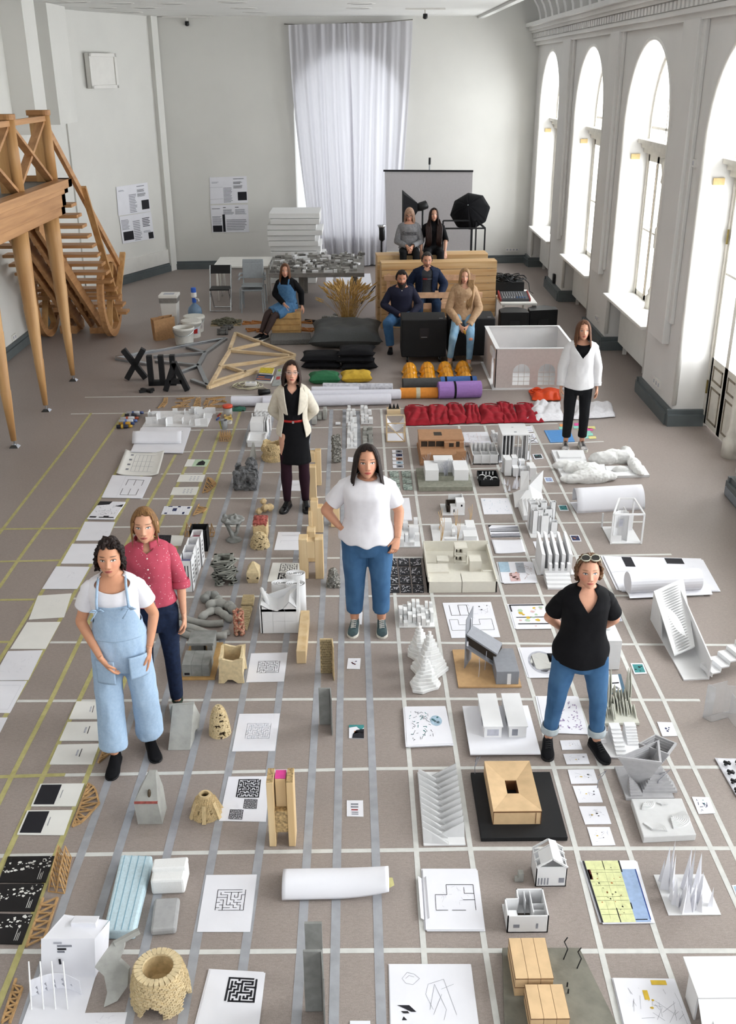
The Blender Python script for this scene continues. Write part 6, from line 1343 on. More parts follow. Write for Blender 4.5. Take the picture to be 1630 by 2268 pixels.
sheet('warm white sheet with faint sketch, left of the white tee sleeve',[(64,1373),(142,1368),(159,1315),(84,1320)],'paper_warm',[(scrib(14,5,.45,.7,.4,.8,.004,.07),'ink_light')])
sheet('blank warm white sheet, left of the overalls woman\'s elbow',[(23,1438),(101,1438),(134,1378),(60,1379)],'paper_warm')
sheet('white sheet with faint dotted outline at the left edge of the photo',[(-18,1508),(63,1507),(95,1441),(18,1443)],pr=[(scrib(18,6,.1,.85,.15,.8,.003,.12),'ink_light')])
sheet('white sheet with thin grey frame, second from below in left paper column',[(-62,1579),(22,1580),(60,1509),(-20,1509)],pr=[(plan(.1,.9,.1,.85,[(0,0,1,0),(1,0,1,1),(0,1,1,1),(0,0,0,1)],.005),'ink_light')])
sheet('corner of a white sheet at the left photo edge above the open booklets',[(-80,1650),(-12,1648),(17,1590),(-50,1590)])
sheet('black and white collage print at the head of the plain paper column',[(193,1151),(253,1152),(278,1114),(222,1113)],pr=[([[(.0,.75),(.45,.82),(.5,1),(0,1)],[(.7,.72),(1,.68),(1,.85)],rc(.05,.3,.05,.13),rc(.4,.95,.05,.1),rc(.55,.75,.06,.16)],'ink'),(scrib(30,8,.1,.9,.2,.8,.012,.12),'ink_grey')],layers=3,off=.006)
sheet('white double sheet with two plan drawings below the arch sketch',[(226,1103),(314,1105),(336,1058),(250,1054)],pr=[(plan(.45,.85,.55,.82,[(0,0,0,1),(0,1,1,1),(1,1,1,0),(.5,1,.5,0)],.012)+plan(.42,.82,.12,.4,[(0,1,0,0),(0,0,1,0),(1,0,1,1),(.5,0,.5,1)],.012),'ink'),([ln(.35,0,.35,1,.003)],'ink_light')],layers=2,off=.012)
sheet('curling sheet with pencil drawing of an arcade',[(258,1053),(351,1055),(365,1005),(279,1000)],'paper_warm',[(plan(.3,.8,.15,.85,[(0,0,1,0),(0,0,0,1),(0,1,1,1),(.2,0,.2,1),(.4,0,.4,1),(.6,0,.6,1),(.8,0,.8,1),(0,.3,1,.3),(0,.6,1,.6)],.006),'ink_grey'),([rc(.17,.24,.2+.2*k,.26+.2*k) for k in range(4)],'ink_grey')],curl=.05,seed=1)
t=sheet('stack of plan prints with a thick black ground plan on top',[(292,1003),(404,1005),(422,950),(315,949)],pr=[([rc(.48,.8,.45,.8)],'ink_grey'),([rc(.55,.64,.52,.6),rc(.66,.74,.52,.58),rc(.55,.63,.66,.75),rc(.66,.76,.66,.76)],'paper')],layers=5,off=.015)
m=MB(); a,b=F(291,990),F(400,990); m.grid(10,8,lambda u,v:a.lerp(b,u)+Vc((0,.05+.16*v,.03+.13*sin(v*2.2)))); m.build('folded_flap','paper',t,world=1,smooth=1,sol=.001)
# open booklets in the left columns
def booklet(label,pts,pr,mat='paper_warm',cat='booklet'): return sheet(label,pts,mat,pr,name='booklet',cat=cat,th=.006)
tx=lambda u,v0,v1,s:[rc(u,u+.018,v0,v1)]
for i,(p,lb) in enumerate((([(153,1594),(229,1594),(235,1556),(170,1555)],'open white booklet half hidden by the overalls leg'),([(132,1642),(222,1642),(234,1600),(150,1601)],'open white booklet, middle of three beside the overalls leg'),([(110,1694),(204,1694),(220,1649),(129,1651)],'open white booklet, lowest of three beside the overalls leg'))):
    booklet(lb,p,[([rc(.62,.64,.35,.75)],'ink'),([rc(.53,.57,.4,.7)],'ink_light')])
for i,(p,lb) in enumerate((([(69,1787),(168,1787),(187,1737),(90,1738)],'white booklet with black left page, upper of two'),([(38,1850),(141,1851),(161,1796),(61,1797)],'white booklet with black left page, lower of two'))):
    booklet(lb,p,[([rc(.04,.5,.06,.95)],'ink'),([rc(.57,.585,.35,.7)],'ink_grey')])
for i,(p,lb) in enumerate((([(-3,1956),(101,1956),(121,1898),(18,1899)],'black cover print with white treetops, top of three at left edge'),([(-28,2019),(76,2020),(98,1959),(-5,1960)],'black cover print with white treetops, middle of three at left edge'),([(-52,2091),(48,2093),(73,2027),(-30,2025)],'black cover print with white treetops, lowest of three at left edge'))):
    rr=random.Random(30+i); bl=[]
    for k in range(46):
        u=rr.random(); v=.62+.3*u+rr.uniform(-.16,.22)-.15; v=min(.97,v); s=rr.uniform(.01,.045); bl.append([(u+s*rr.uniform(.5,1.4)*cos(j*1.25),min(.99,v+s*1.3*rr.uniform(.5,1.2)*sin(j*1.25))) for j in range(5)])
    bl=[[(min(.99,max(.01,a)),b) for a,b in p_] for p_ in bl]
    booklet(lb,p,[(bl,'paper_warm'),([rc(.80,.812,.1,.5),rc(.84,.852,.1,.35),rc(.875,.885,.1,.4)],'paper_warm')],mat=M('cover_black','101014',rough=.4),cat='print')
sheet('small card with dark arched photo right of the plan stack',[(408,1034),(457,1034),(465,1019),(416,1018)],'paper_warm',[([rc(.34,1,0,1)],'print_greenpale'),([[(.5,.15),(.88,.15),(.86,.6),(.7,.88),(.54,.6)]],'ink')],name='postcard',cat='card',th=.003)
for p,lb in (([(391,1068),(449,1068),(455,1052),(399,1052)],'upper of two pale cards with tiny grey signs'),([(377,1097),(434,1097),(441,1079),(384,1080)],'lower of two pale cards with tiny grey signs')): sheet(lb,p,'paper_warm',[([rc(.45+.14*a,.52+.14*a,.2+.22*b,.3+.22*b) for a in range(3) for b in range(3)],'ink_light')],name='postcard',cat='card',th=.003)
sheet('white gridded card with scattered dark letters',[(357,1140),(417,1141),(426,1122),(364,1122)],pr=[([rc(.35,.5,.4,.75),rc(.1,.2,.05,.2),rc(.85,.95,.7,.9),rc(.75,.83,.05,.3),rc(.5,.6,.85,1),rc(.15,.3,.9,1)],'print_navy'),([ln(0,.1*k,1,.1*k,.004) for k in range(1,10)]+[ln(.1*k,0,.1*k,1,.004) for k in range(1,10)],'ink_light')],name='postcard',cat='card',th=.003)
sheet('black and white photo print between pink shirt and white boxes',[(352,1209),(401,1210),(408,1187),(352,1186)],'paper_warm',[([rc(0,.5,0,1)],'ink'),(blobs(14,5,.05,.5,.1,.9,.05),'ink_grey')],name='photo_print',cat='print',th=.003)
# maze sheets
sheet('sheet with two dark maze prints behind the white paper castle',[(592,1289),(664,1290),(664,1248),(604,1247)],'paper_warm',[(maze(.32,.9,.52,.94,7,.025,1),'ink'),(maze(.32,.9,.04,.44,7,.05,2),'ink')])
sheet('sheet with thin grey lines left of the timber block sculpture',[(607,1219),(665,1219),(665,1179),(616,1179)],pr=[([ln(.2,.8,.95,.82,.012),ln(.2,.5,.95,.52,.008),ln(.2,.4,.2,.52,.008)],'ink_light')])
sheet('white sheet half hidden behind the blazer woman\'s legs',[(620,1087),(666,1088),(668,1064),(625,1065)])
sheet('sheet with thin-line maze right of the beige box model',[(545,1512),(629,1510),(637,1446),(556,1448)],pr=[(maze(.25,.82,.30,.70,10,.012,4),'ink')])
sheet('sheet with pale blue maze right of the perforated cone',[(514,1665),(609,1664),(620,1581),(530,1582)],pr=[(maze(.25,.82,.32,.72,11,.010,5),'ink_light'),(maze(.25,.82,.32,.72,11,.006,6)[::3],'print_blue')])
sheet('sheet with three dark mazes left of the tall timber tower',[(485,1819),(589,1821),(598,1720),(506,1721)],pr=[(maze(.28,.78,.52,.92,11,.028,7),'ink'),(maze(.48,.76,.27,.47,11,.015,8),'ink'),(maze(.2,.48,.04,.24,11,.015,9),'ink')])
sheet('sheet with fine-line maze below the timber tower',[(436,2065),(554,2065),(569,1938),(457,1939)],pr=[(maze(.28,.82,.36,.72,8,.012,10),'ink')])
sheet('curling sheet with heavy black maze at the bottom edge',[(430,2290),(572,2292),(588,2157),(466,2150)],pr=[(maze(.38,.86,.50,.88,8,.036,12),'ink')],layers=1,off=.012)
sheet('blank white sheet corner at the bottom beside the woven vessel',[(110,2300),(270,2300),(282,2243),(170,2245)],pr=[(scrib(8,9,.5,.95,.5,.9,.004,.2),'ink_light')])
sheet('sheet with exploded axonometric drawings at the bottom edge',[(866,2300),(1064,2300),(1043,2138),(862,2138)],pr=[(plan(.15,.36,.68,.9,[(0,.5,.3,.9),(.3,.9,.7,.8),(.7,.8,1,.5),(1,.5,.6,.1),(.6,.1,.2,.2),(.2,.2,0,.5),(.2,.5,.4,.7),(.4,.7,.7,.6)],.004)+plan(.42,.8,.15,.85,[(0,.6,.1,.8),(.1,.8,.6,.9),(.1,.3,.3,.8),(.3,.8,.6,.3),(.6,.3,.5,.1),(.5,.7,.9,.8),(.2,.2,.5,.6),(.6,.9,.9,.2),(.0,.6,.2,.3)],.004),'ink_grey'),([[(.08,.42),(.22,.42),(.3,.33),(.24,.33)],[(.12,.34),(.2,.34),(.22,.31),(.15,.31)],[(.13,.22),(.19,.22),(.15,.27)]],'ink')],layers=1,off=.006)
sheet('photo card with red fruit print between the tape lines',[(768,1482),(797,1483),(799,1459),(771,1459)],pr=[(blobs(7,3,.3,.7,.35,.7,.1),'print_maroon'),(blobs(4,4,.3,.7,.45,.75,.08),'print_navy')],name='postcard',cat='card',th=.003)
sheet('dark photo card with orange bow figure',[(773,1636),(806,1637),(806,1607),(773,1607)],pr=[([[(.2,0),(1,0),(1,.7),(.5,.62),(.25,.3)]],'ink'),([[(.35,.3),(.6,.42),(.6,.5),(.35,.55)],[(.62,.42),(.95,.25),(.98,.52),(.62,.5)]],'print_orange'),([[(0,.78),(.5,.88),(.8,.62),(1,.8),(1,1),(0,1)]],'print_teal')],name='postcard',cat='card',th=.003)
sheet('white card with small stacked eye prints',[(768,1809),(805,1810),(804,1774),(768,1774)],pr=[([rc(.25,.7,.7,.8),rc(.25,.7,.53,.63),rc(.3,.7,.22,.28),rc(.3,.7,.1,.16)],'ink_grey'),([rc(.28,.68,.36,.44)],'print_red')],name='postcard',cat='card',th=.003)
sheet('small white folded card behind the sneakers of the white tee woman',[(783,1384),(801,1384),(803,1357),(785,1357)],pr=[([rc(.4,.6,.4,.5)],'ink')],name='postcard',cat='card',th=.003)
sheet('white card corner at the bottom edge right of the grey plates',[(775,2300),(822,2300),(820,2262),(775,2262)],name='postcard',cat='card')
# rolled white sheet in the foreground
t=thing('curled_sheet','large white sheet curled into a half roll in the foreground','paper',F(740,1985))
a,b=F(624,2004),F(862,1998); m=MB()
m.grid(24,22,lambda u,v:a.lerp(b,u)+Vc((0,.02+.25*(1-cos(v*PI*.95))*.45+.0*u,.003+(.105-.012*u)*sin(min(1,v*1.02)*PI*.93+.12)+.045*(1-v)*max(0,u-.5)**2*4))); m.build('sheet','paper',t,world=1,smooth=1,sol=.002)
m=MB(); c=F(862,1975); m.add([c+Vc((-.01,-.03,.05)),c+Vc((.03,-.0,.05)),c+Vc((.02,.04,.07)),c+Vc((-.02,.03,.08))],[(0,1,2,3)]); m.build('tape_tab','tape_yellow',t,world=1,sol=.001)
# ================================================================ models on the grid, left half
def mdl(name,label,l,r,b,t,cat='model',rz=0,group=None):
    a=F(l,b); c=F(r,b); y1=F((l+r)/2,t).y; hx=(c.x-a.x)/2; hy=max(.01,(y1-(a.y+c.y)/2)/2)
    return thing(name,label,cat,((a.x+c.x)/2,(a.y+c.y)/2+hy,.0022),rz,group),hx,hy
def rough(m,amp,sc,vox=.008,it=1):
    if vox: m=remesh(m,vox,it)
    m.v=[tuple(Vc(v)+mnoise.noise_vector(Vc(v)*sc)*amp+mnoise.noise_vector(Vc(v)*sc*2.7)*amp*.5) for v in m.v]; return m
def brick_shell(t,prof,n,h,mat,keep=lambda a,z:True,bl=.026,name='brick_courses',jit=.003,depth=.02,seed=1,skip=0.):
    rr=random.Random(seed); m=MB(); bh=h/n
    for k in range(n):
        z=(k+.5)*bh; r=prof(z/h); c=max(6,int(2*PI*r/bl))
        for j in range(c):
            a=2*PI*(j+.5*(k%2))/c
            if not keep(a%(2*PI),z/h) or rr.random()<skip: continue
            R_=r+rr.uniform(-jit,jit); m.box((R_*cos(a),R_*sin(a),z),(depth,2*PI*r/c*.93,bh*.96),rz=a)
    o=m.build(name,mat,t); o['kind']='stuff'; return o
def angd(a,c): return abs((a-c+PI)%(2*PI)-PI)
def truss(label,A,B,n,mat='stick_wood',w=.011,z=.008,name='stick_truss',group='wooden stick trusses on the floor'):
    def chain(C):
        P=[F(*p) for p in C]; out=[]
        for i in range(n+1):
            s=i/n*(len(P)-1); k=min(int(s),len(P)-2); out.append(P[k].lerp(P[k+1],s-k))
        return out
    a,b=chain(A),chain(B); c=(a[0]+b[-1])/2; t=thing(name,label,'truss',(c.x,c.y,0),0,group); up=Vc((0,0,z))
    for nm,ch in (('chord',a),('chord',b)):
        for p,q in zip(ch[:-1],ch[1:]): pt(t,nm,mat,lambda m:m.bar(p+up,q+up,w*1.1,w*1.1),world=1) if (q-p).length>.004 else None
    for i in range(n): 
        if (a[i]-b[i+1]).length>.004: pt(t,'strut',mat,lambda m:m.bar(a[i]+up*1.6,b[i+1]+up*1.6,w*.8,w*.8),world=1)
        if i and (a[i]-b[i]).length>.004: pt(t,'strut',mat,lambda m:m.bar(a[i]+up*1.3,b[i]+up*1.3,w*.8,w*.8),world=1)
    return t
# flat stick trusses
truss('curved ladder-like stick truss, leftmost in the row by the letters',[(350,905),(362,891),(364,882)],[(362,903),(370,893),(371,882)],6)
truss('stick truss lying second in the row by the letters, upper piece',[(391,884),(430,881)],[(405,889),(431,882)],4); truss('stick truss lying second in the row by the letters, middle piece',[(388,893),(421,892)],[(400,895),(422,890)],4); truss('stick truss lying second in the row by the letters, lower piece',[(380,904),(420,901)],[(390,899),(417,896)],5)
truss('upright-looking stick truss third in the row by the letters',[(427,905),(436,881)],[(443,904),(444,882)],6); truss('small square stick truss fourth in the row by the letters',[(451,898),(456,887)],[(459,898),(463,887)],3)
truss('wide stick truss at the right of the row, far piece',[(456,884),(490,880)],[(463,887),(499,881)],6); truss('tangled stick truss at the right of the row, middle piece',[(465,898),(498,886)],[(471,887),(502,892)],6); truss('long stick truss at the right of the row, near piece',[(452,904),(498,902)],[(454,900),(499,899)],8)
truss('fan-shaped stick truss right of the two pale cards',[(449,1093),(460,1059),(470,1062)],[(458,1092),(474,1079),(478,1072)],8); truss('small pentagon stick truss below the fan-shaped one',[(428,1143),(441,1118)],[(449,1137),(458,1127)],4)
truss('curved fish-shaped stick truss beside the black-paged booklets',[(161,1832),(196,1738)],[(161,1832),(183,1822),(220,1781),(211,1748),(196,1738)],10); truss('stick truss half hidden behind the overalls trouser leg',[(218,1691),(240,1640)],[(218,1691),(246,1668),(247,1640)],6)
truss('flat rectangular stick truss with diagonal crosses',[(59,2099),(96,1991)],[(92,2099),(128,1991)],6); truss('stick truss at the lower left corner beside folded paper model',[(5,2268),(36,2170)],[(22,2268),(50,2190)],6)
def spacetruss(label,pts,h,n,k,seed):
    q=[F(*p) for p in pts]; g=uvq(q); c=g(.5,.5); t=thing('stick_spaceframe',label,'truss',(c.x,c.y,0)); rr=random.Random(seed); m=MB(); up=Vc((0,0,h))
    N=[[g(i/k,j/n)+Vc((0,0,.004)) for i in range(k+1)] for j in range(n+1)]; T=[[g((i+.5)/k,(j+.5)/n)+up for i in range(k)] for j in range(n)]
    for j in range(n+1):
        for i in range(k+1):
            if i<k: m.bar(N[j][i],N[j][i+1],.006,.006)
            if j<n: m.bar(N[j][i],N[j+1][i],.006,.006)
    for j in range(n):
        for i in range(k):
            for a,b in ((0,0),(1,0),(0,1),(1,1)): m.bar(N[j+b][i+a],T[j][i],.005,.005)
            if j<n-1: m.bar(T[j][i],T[j+1][i],.006,.006)
    o=m.build('sticks','stick_wood',t,world=1); o['kind']='stuff'
spacetruss('small space frame of thin sticks beside the top treetop print',[(107,1975),(143,1980),(158,1900),(128,1896)],.11,7,2,1); spacetruss('tiny forest of thin sticks near the red-lidded jar',[(485,978),(510,978),(513,967),(487,967)],.1,2,5,2); spacetruss('long low comb of thin sticks behind the black box',[(409,1188),(473,1189),(476,1180),(413,1178)],.13,1,7,3)
# glue tubes and craft things
for i,(px,py,c,c2,lb,w) in enumerate(((272,949,'23263a','c9a032','dark blue glue stick, nearest of the craft tubes',.16),(277,943,'c0902a','30467a','orange and blue glue stick, second nearest craft tube',.16),(280,937,'cdd2d8','5f79b8','white and blue glue bottle among the craft tubes',.2),(283,931,'d3d4d8','b5563a','white glue bottle with red print among the craft tubes',.2),(290,924,'2b2b33','8a8a92','black marker pack among the craft tubes',.16),(296,919,'c9ccd2','4a5a8a','pale marker pack, farthest of the craft tubes',.18))):
    q=F(px,py); t=thing('glue_tube',lb,'glue',(q.x,q.y,0),.12,'craft tubes by the yellow tape'); pt(t,'tube',M('tube_%d'%i,c,rough=.4),lambda m:m.tube([(-w/2,0,.028),(w/2-.03,0,.028),(w/2,0,.028)],[.026,.028,.02],10),smooth=1); pt(t,'cap',M('tubecap_%d'%i,c2,rough=.4),lambda m:m.tube([(w/2,0,.028),(w/2+.05,0,.028)],[.022,.018],10),smooth=1); pt(t,'label_band',M('tubecap_%d'%i,c2),lambda m:m.tube([(-.02,0,.028),(.01,0,.028)],.0285,10))
q=F(505,920); t=thing('plastic_jar','clear plastic jar with an orange-red lid','jar',q); pt(t,'jar',M('jar_clear','d5d3d0',rough=.2,tr=.5),lambda m:m.lathe([(.06,0),(.065,.01),(.065,.12)],18),smooth=1); pt(t,'lid',M('lid_red','d0492c',rough=.4),lambda m:m.lathe([(.072,.12),(.072,.15),(.06,.155)],18),smooth=1)
for i,(px,py,lb) in enumerate(((503,923,'yellow tape roll leaning on the jar'),(505,930,'lower yellow tape roll below the jar'),(506,936,'small white tape roll near the glass'))):
    q=F(px+2,py); t=thing('tape_roll',lb,'tape roll',(q.x,q.y-.03,0)); pt(t,'roll',M('taperoll_%d'%i,['d8b878','d9bf70','dcdad4'][i]),lambda m:m.lathe([(.045-.01*(i==2),0),(.055-.012*(i==2),0),(.055-.012*(i==2),.035),(.045-.01*(i==2),.035),(.045-.01*(i==2),0)],20,cap=False))
q=F(497,950); t=thing('drinking_glass','clear glass with small black and yellow things','glass',q); pt(t,'glass',M('glass_clear','dfe3e6',rough=.1,tr=.7),lambda m:m.lathe([(.04,0),(.05,.13),(.046,.13),(.036,.01)],16,cap=False),smooth=1); pt(t,'clip',M('clip_yellow','b8b03a'),lambda m:m.bar((-.03,-.02,.01),(-.06,.0,.11),.02,.012)); pt(t,'knife','black_plastic',lambda m:m.bar((0,.0,.02),(.02,.01,.12),.02,.012))
m=MB(); q=F(526,911); m.grid(12,12,lambda u,v:(q.x-.09+.2*u,q.y-.02+.16*v,.006+.05*max(0,mnoise.noise(Vc((u*4,v*4,2))))+.03*sin(PI*u)*sin(PI*v))); tag(m.build('green_cloth',M('green_plastic','2f6a58',rough=.5),smooth=1,sol=.003),'crumpled dark green cloth beside the red-lidded jar','cloth')
for i,(px,py,c) in enumerate(((484,921,'a82a2a'),(481,929,'2f4a8a'))): 
    q=F(px,py); t=thing('marker_pen',['red marker pen lying left of the jar','blue marker pen lying left of the jar'][i],'pen',q); pt(t,'barrel',M('pen_%d'%i,c),lambda m:m.tube([(0,-.05,.012),(.02,.06,.012)],.012,8)); pt(t,'cap',M('pencap_%d'%i,'d8b040'),lambda m:m.tube([(.02,.06,.012),(.025,.085,.012)],.012,8))
# white foam-board plan model at far left
t,hx,hy=mdl('plan_model','wide white foam plan model with low paper walls, far left',316,459,947,913); pt(t,'base','card_white',lambda m:m.bx(-hx,hx,-hy,hy,0,.02)); rr=random.Random(2)
for k in range(34):
    e=k%4; u=rr.uniform(-.95,.95); h=rr.uniform(.05,.11)
    if e==0: c=(u*hx,-hy*rr.uniform(.6,.98),0)
    elif e==1: c=(u*hx,hy*rr.uniform(.6,.98),0)
    elif e==2: c=(-hx*rr.uniform(.65,.98),u*hy,0)
    else: c=(hx*rr.uniform(.65,.98),u*hy,0)
    pt(t,'paper_wall','card_white',lambda m:m.box((c[0],c[1],.02+h/2),(rr.uniform(.06,.16),.006,h),rz=rr.choice([0,1.57,0,.3])))
prints(t,[t.location+Vc((a*hx*.6,b*hy*.5,.021)) for a,b in ((-1,-1),(1,-1),(1,1),(-1,1))],scrib(60,3,0,1,0,1,.006,.2),'ink_light')
# zigzag cube, tower with fins
t,hx,hy=mdl('zigzag_cube','white cube with crinkled front behind the fin tower',564,599,928,912); h=hgt(582,928,906)*.9
pt(t,'cube','card_white',lambda m:m.bx(-hx,hx,-hy+.01,hy,0,h))
for k in range(6): pt(t,'crinkle','card_white',lambda m:m.loft([[(-hx+2*hx*i/8,-hy+.004-.018*((i+k)%2),h*(k+.1)/6),(-hx+2*hx*i/8,-hy+.012,h*(k+.9)/6)] for i in range(9)],cap=False,closed=False),sol=.004)
t,hx,hy=mdl('fin_tower','white tower with thin vertical fins on its right side',555,588,969,955); h=hgt(570,969,936); pt(t,'tower','card_white',lambda m:m.bx(-hx,hx*.8,-hy,hy,0,h),bev=.003)
for k in range(5): pt(t,'fin','card_white',lambda m:m.bx(-hx+.06*k,-hx+.06*k+.012,hy,hy+.05,0,h*1.15))
for k in range(2): pt(t,'side_fin','card_white',lambda m:m.bx(hx*.9+.03*k,hx*.9+.03*k+.008,-hy,hy,0,h*1.05))
t,hx,hy=mdl('tray_model','low white tray model in front of the fin tower',548,586,991,972); h=hgt(567,991,976); pt(t,'base','card_white',lambda m:m.bx(-hx,hx,-hy,hy,0,h*.7),bev=.004); pt(t,'rim','card_white',lambda m:[m.bx(-hx,hx,s*hy-.008,s*hy+.008,h*.7,h) for s in (-1,1)]+[m.bx(s*hx-.008,s*hx+.008,-hy,hy,h*.7,h) for s in (-1,1)])
t,hx,hy=mdl('slab_leaning','thin grey-green glass-like wedge standing behind concrete cube',552,566,1018,1010); h=hgt(558,1018,984); pt(t,'wedge','concrete_pale',lambda m:m.hexa([(-hx,-hy,0),(hx,-hy,0),(hx,hy,0),(-hx,hy,0)],[(hx*.1,-hy*.4,h),(hx*.6,-hy*.4,h),(hx*.6,hy*.2,h),(hx*.1,hy*.2,h)]))
# rough concrete cube with cavities
t,hx,hy=mdl('concrete_cube','rough dark concrete cube full of cavities',519,566,1087,1066); h=hgt(543,1087,1046)
m=MB(); m.bx(-hx,hx,-hy,hy,0,.05)
for x,y in ((-1,-1),(1,-1),(1,1),(-1,1)): m.box((x*hx*.8,y*hy*.8,h/2),(hx*.5,hy*.5,h))
m.box((0,-hy*.85,h*.75),(hx*1.4,.05,h*.4)); m.box((-hx*.2,-hy*.8,h*.3),(hx*.6,.06,h*.4)); m.box((hx*.3,hy*.3,h*.6),(hx*.4,hy*.9,h*.9)); m.box((-hx*.3,.0,h*.4),(.05,hy*1.6,h*.6)); m.sph((hx*.5,hy*.6,h*1.05),(.07,.07,.08)); m.sph((-hx*.2,0,h*.8),(.06,.1,.05)); m=rough(m,.014,28,.007); m.build('cube',M('concrete_dark','77787a',rough=.6,var=.3,scale=22,bump=.4),t)
# bevelled beige brick cylinder behind blazer woman, timber posts
M('brick_beige','d4bc90',rough=.85,var=.1,scale=40); M('brick_cream','d8c49c',rough=.85,var=.08,scale=40)
q=F(604,1024); t=thing('brick_cylinder','beige brick cylinder with a ragged rim behind the blazer woman','model',(q.x,q.y+.12,0)); h=hgt(604,1026,982); brick_shell(t,lambda z:.125+.012*sin(z*14),18,h,'brick_beige',lambda a,z:z<.82+.1*sin(3*a) and not(angd(a,R(250))<.18 and .55<z<.7),jit=.006); pt(t,'inner_wall','brick_beige',lambda m:m.lathe([(.112,0),(.112,h*.72)],24,cap=False))
M('timber','dcc49c',rough=.65,var=.1,scale=10,stretch=(1,1,.08),col2='c9a878'); M('timber_end','c2a474',rough=.8,var=.25,scale=60)
def timber(label,blocks):
    x0=min(b[0] for b in blocks); b0=max(b[2] for b in blocks); c=F(sum(b[0]+b[1] for b in blocks)/2/len(blocks),b0); t=thing('timber_sculpture',label,'sculpture',(c.x,c.y,.0022))
    for l,r,b,top,d,z0 in blocks:   # px left,right, floor row, top row, depth m, start height m
        a,e=F(l,b),F(r,b); h=PY((l+r)/2,top,a.y).z
        pt(t,'block','timber',lambda m:m.bx(a.x-c.x,e.x-c.x,a.y-c.y,a.y-c.y+d,z0,h),bev=.004)
    return t
timber('pale timber sculpture of two posts behind the blazer woman\'s knees',[(684,699,1078,1004,.10,.30),(699,712,1076,1000,.10,0)]); timber('single tall pale timber post right of the burgundy tights',[(685,701,1108,1036,.12,0)])
timber('stepped pale timber sculpture right of the black oxford shoes',[(689,705,1180,1112,.12,.0),(684,692,1182,1134,.12,0),(703,716,1180,1126,.12,0)])
timber('large pale timber gate sculpture left of the white tee woman',[(664,683,1283,1196,.13,0),(681,699,1245,1178,.13,.0),(681,699,1283,1200,.1,.22),(699,717,1283,1196,.13,0)])
timber('small brown wood block behind the elbow of the white tee woman',[(733,752,1168,1120,.1,0)])
a,b=F(657,1470),F(678,1470); t=thing('timber_beam','single pale timber beam propped on end right of white castle','timber',((a.x+b.x)/2,a.y+.25,0)); pt(t,'beam','timber',lambda m:m.bx(-(b.x-a.x)/2,(b.x-a.x)/2,-.25,.42,0.0,.12),bev=.004)
# silver lumps
M('silver_lump','9c9a93',rough=.35,var=.3,scale=60,metal=.5,bump=.6,bscale=80)
for l,r,b,tp,lb in ((724,752,1303,1262,'crumpled silvery rock model left of the white tee woman\'s knee'),(733,757,1027,967,'flat sponge-like silvery slab standing between tape lines')):
    q=F((l+r)/2,b); h=hgt((l+r)/2,b,tp); w=(F(r,b).x-F(l,b).x)/2; t=thing('silver_lump',lb,'model',(q.x,q.y+.06,0)); m=MB()
    if tp==1262: m.bx(-w,w,-.06,.06,0,h*.3); m.sph((0,0,h*.4),(w*.85,.07,h*.55))
    else: m.box((0,0,h/2),(w*1.5,.08,h*.95),rz=.35)
    rough(m,.012,45,.006).build('lump','silver_lump',t)
# beige polyhedra
M('poly_beige','cdb48a',rough=.8,var=.06); q=F(585,1140); t=thing('polyhedra_cluster','cluster of beige paper polyhedra','model',(q.x,q.y,0))
for x,y,z,s in ((-.055,.02,.035,.04),(-.0,.07,.045,.045),(.015,.02,.08,.042),(.06,.06,.06,.048),(-.01,.08,.125,.038)): pt(t,'polyhedron','poly_beige',lambda m:m.loft([[(x+s*r*cos(PI/3*k+.3),y+s*r*sin(PI/3*k+.3),max(0.,z+s*dz)) for k in range(6)] for r,dz in ((.45,-.85),(.98,-.25),(.98,.3),(.45,.85))]))
# concrete tree
q=F(516,1203); t=thing('concrete_tree','grey concrete table-like tree with two trunks and pierced top','model',(q.x,q.y+.07,0)); h=hgt(516,1195,1152)
m=MB(); m.lathe([(.085,0),(.078,.015),(.04,.03),(.022,.05)],20); m.tube([(.0,0,.03),(-.03,0,.1),(-.065,0,.2),(-.075,0,h)],[.026,.022,.022,.036],12); m.tube([(.0,0,.04),(.035,0,.09),(.06,0,.18),(.068,0,h)],[.026,.02,.02,.036],12)
m.lathe([(.11,h-.015),(.125,h),(.118,h+.012)],14,(0,.03,0))
for k in range(7): m.sph((rnd.uniform(-.1,.1),rnd.uniform(-.04,.1),h+.015),(.022,.022,.03))
rough(m,.007,22,.007,2).build('cast','concrete',t,smooth=1)
# red topped block, perforated bell
t,hx,hy=mdl('red_top_block','beige block with a red crust on top behind the perforated bell',561,592,1196,1178); h=hgt(576,1196,1162); pt(t,'block','brick_beige',lambda m:m.bx(-hx,hx,-hy,hy,0,h),bev=.01); rough((lambda m:(m.bx(-hx,hx,-hy,hy,h-.02,h+.02),m.bx(-hx*.6,hx*.6,-hy*.5,hy*.5,h,h+.04),m)[2])(MB()),.006,40,.007).build('crust',M('red_crust','a8564e',rough=.8,var=.2,scale=40),t)
q=F(574,1218); t=thing('perforated_bell','beige perforated bell-shaped brick dome','model',(q.x,q.y+.09,0)); h=hgt(574,1210,1180); pt(t,'inner_core',M('dark_core','4a3d2c'),lambda m:m.lathe([(.068,0),(.058,h*.5),(.035,h*.85),(.01,h*.95)],20)); brick_shell(t,lambda z:.082*(1-z**2.2)**.5+.01*(1-z),14,h,'brick_cream',lambda a,z:True,bl=.021,skip=.2,depth=.018)
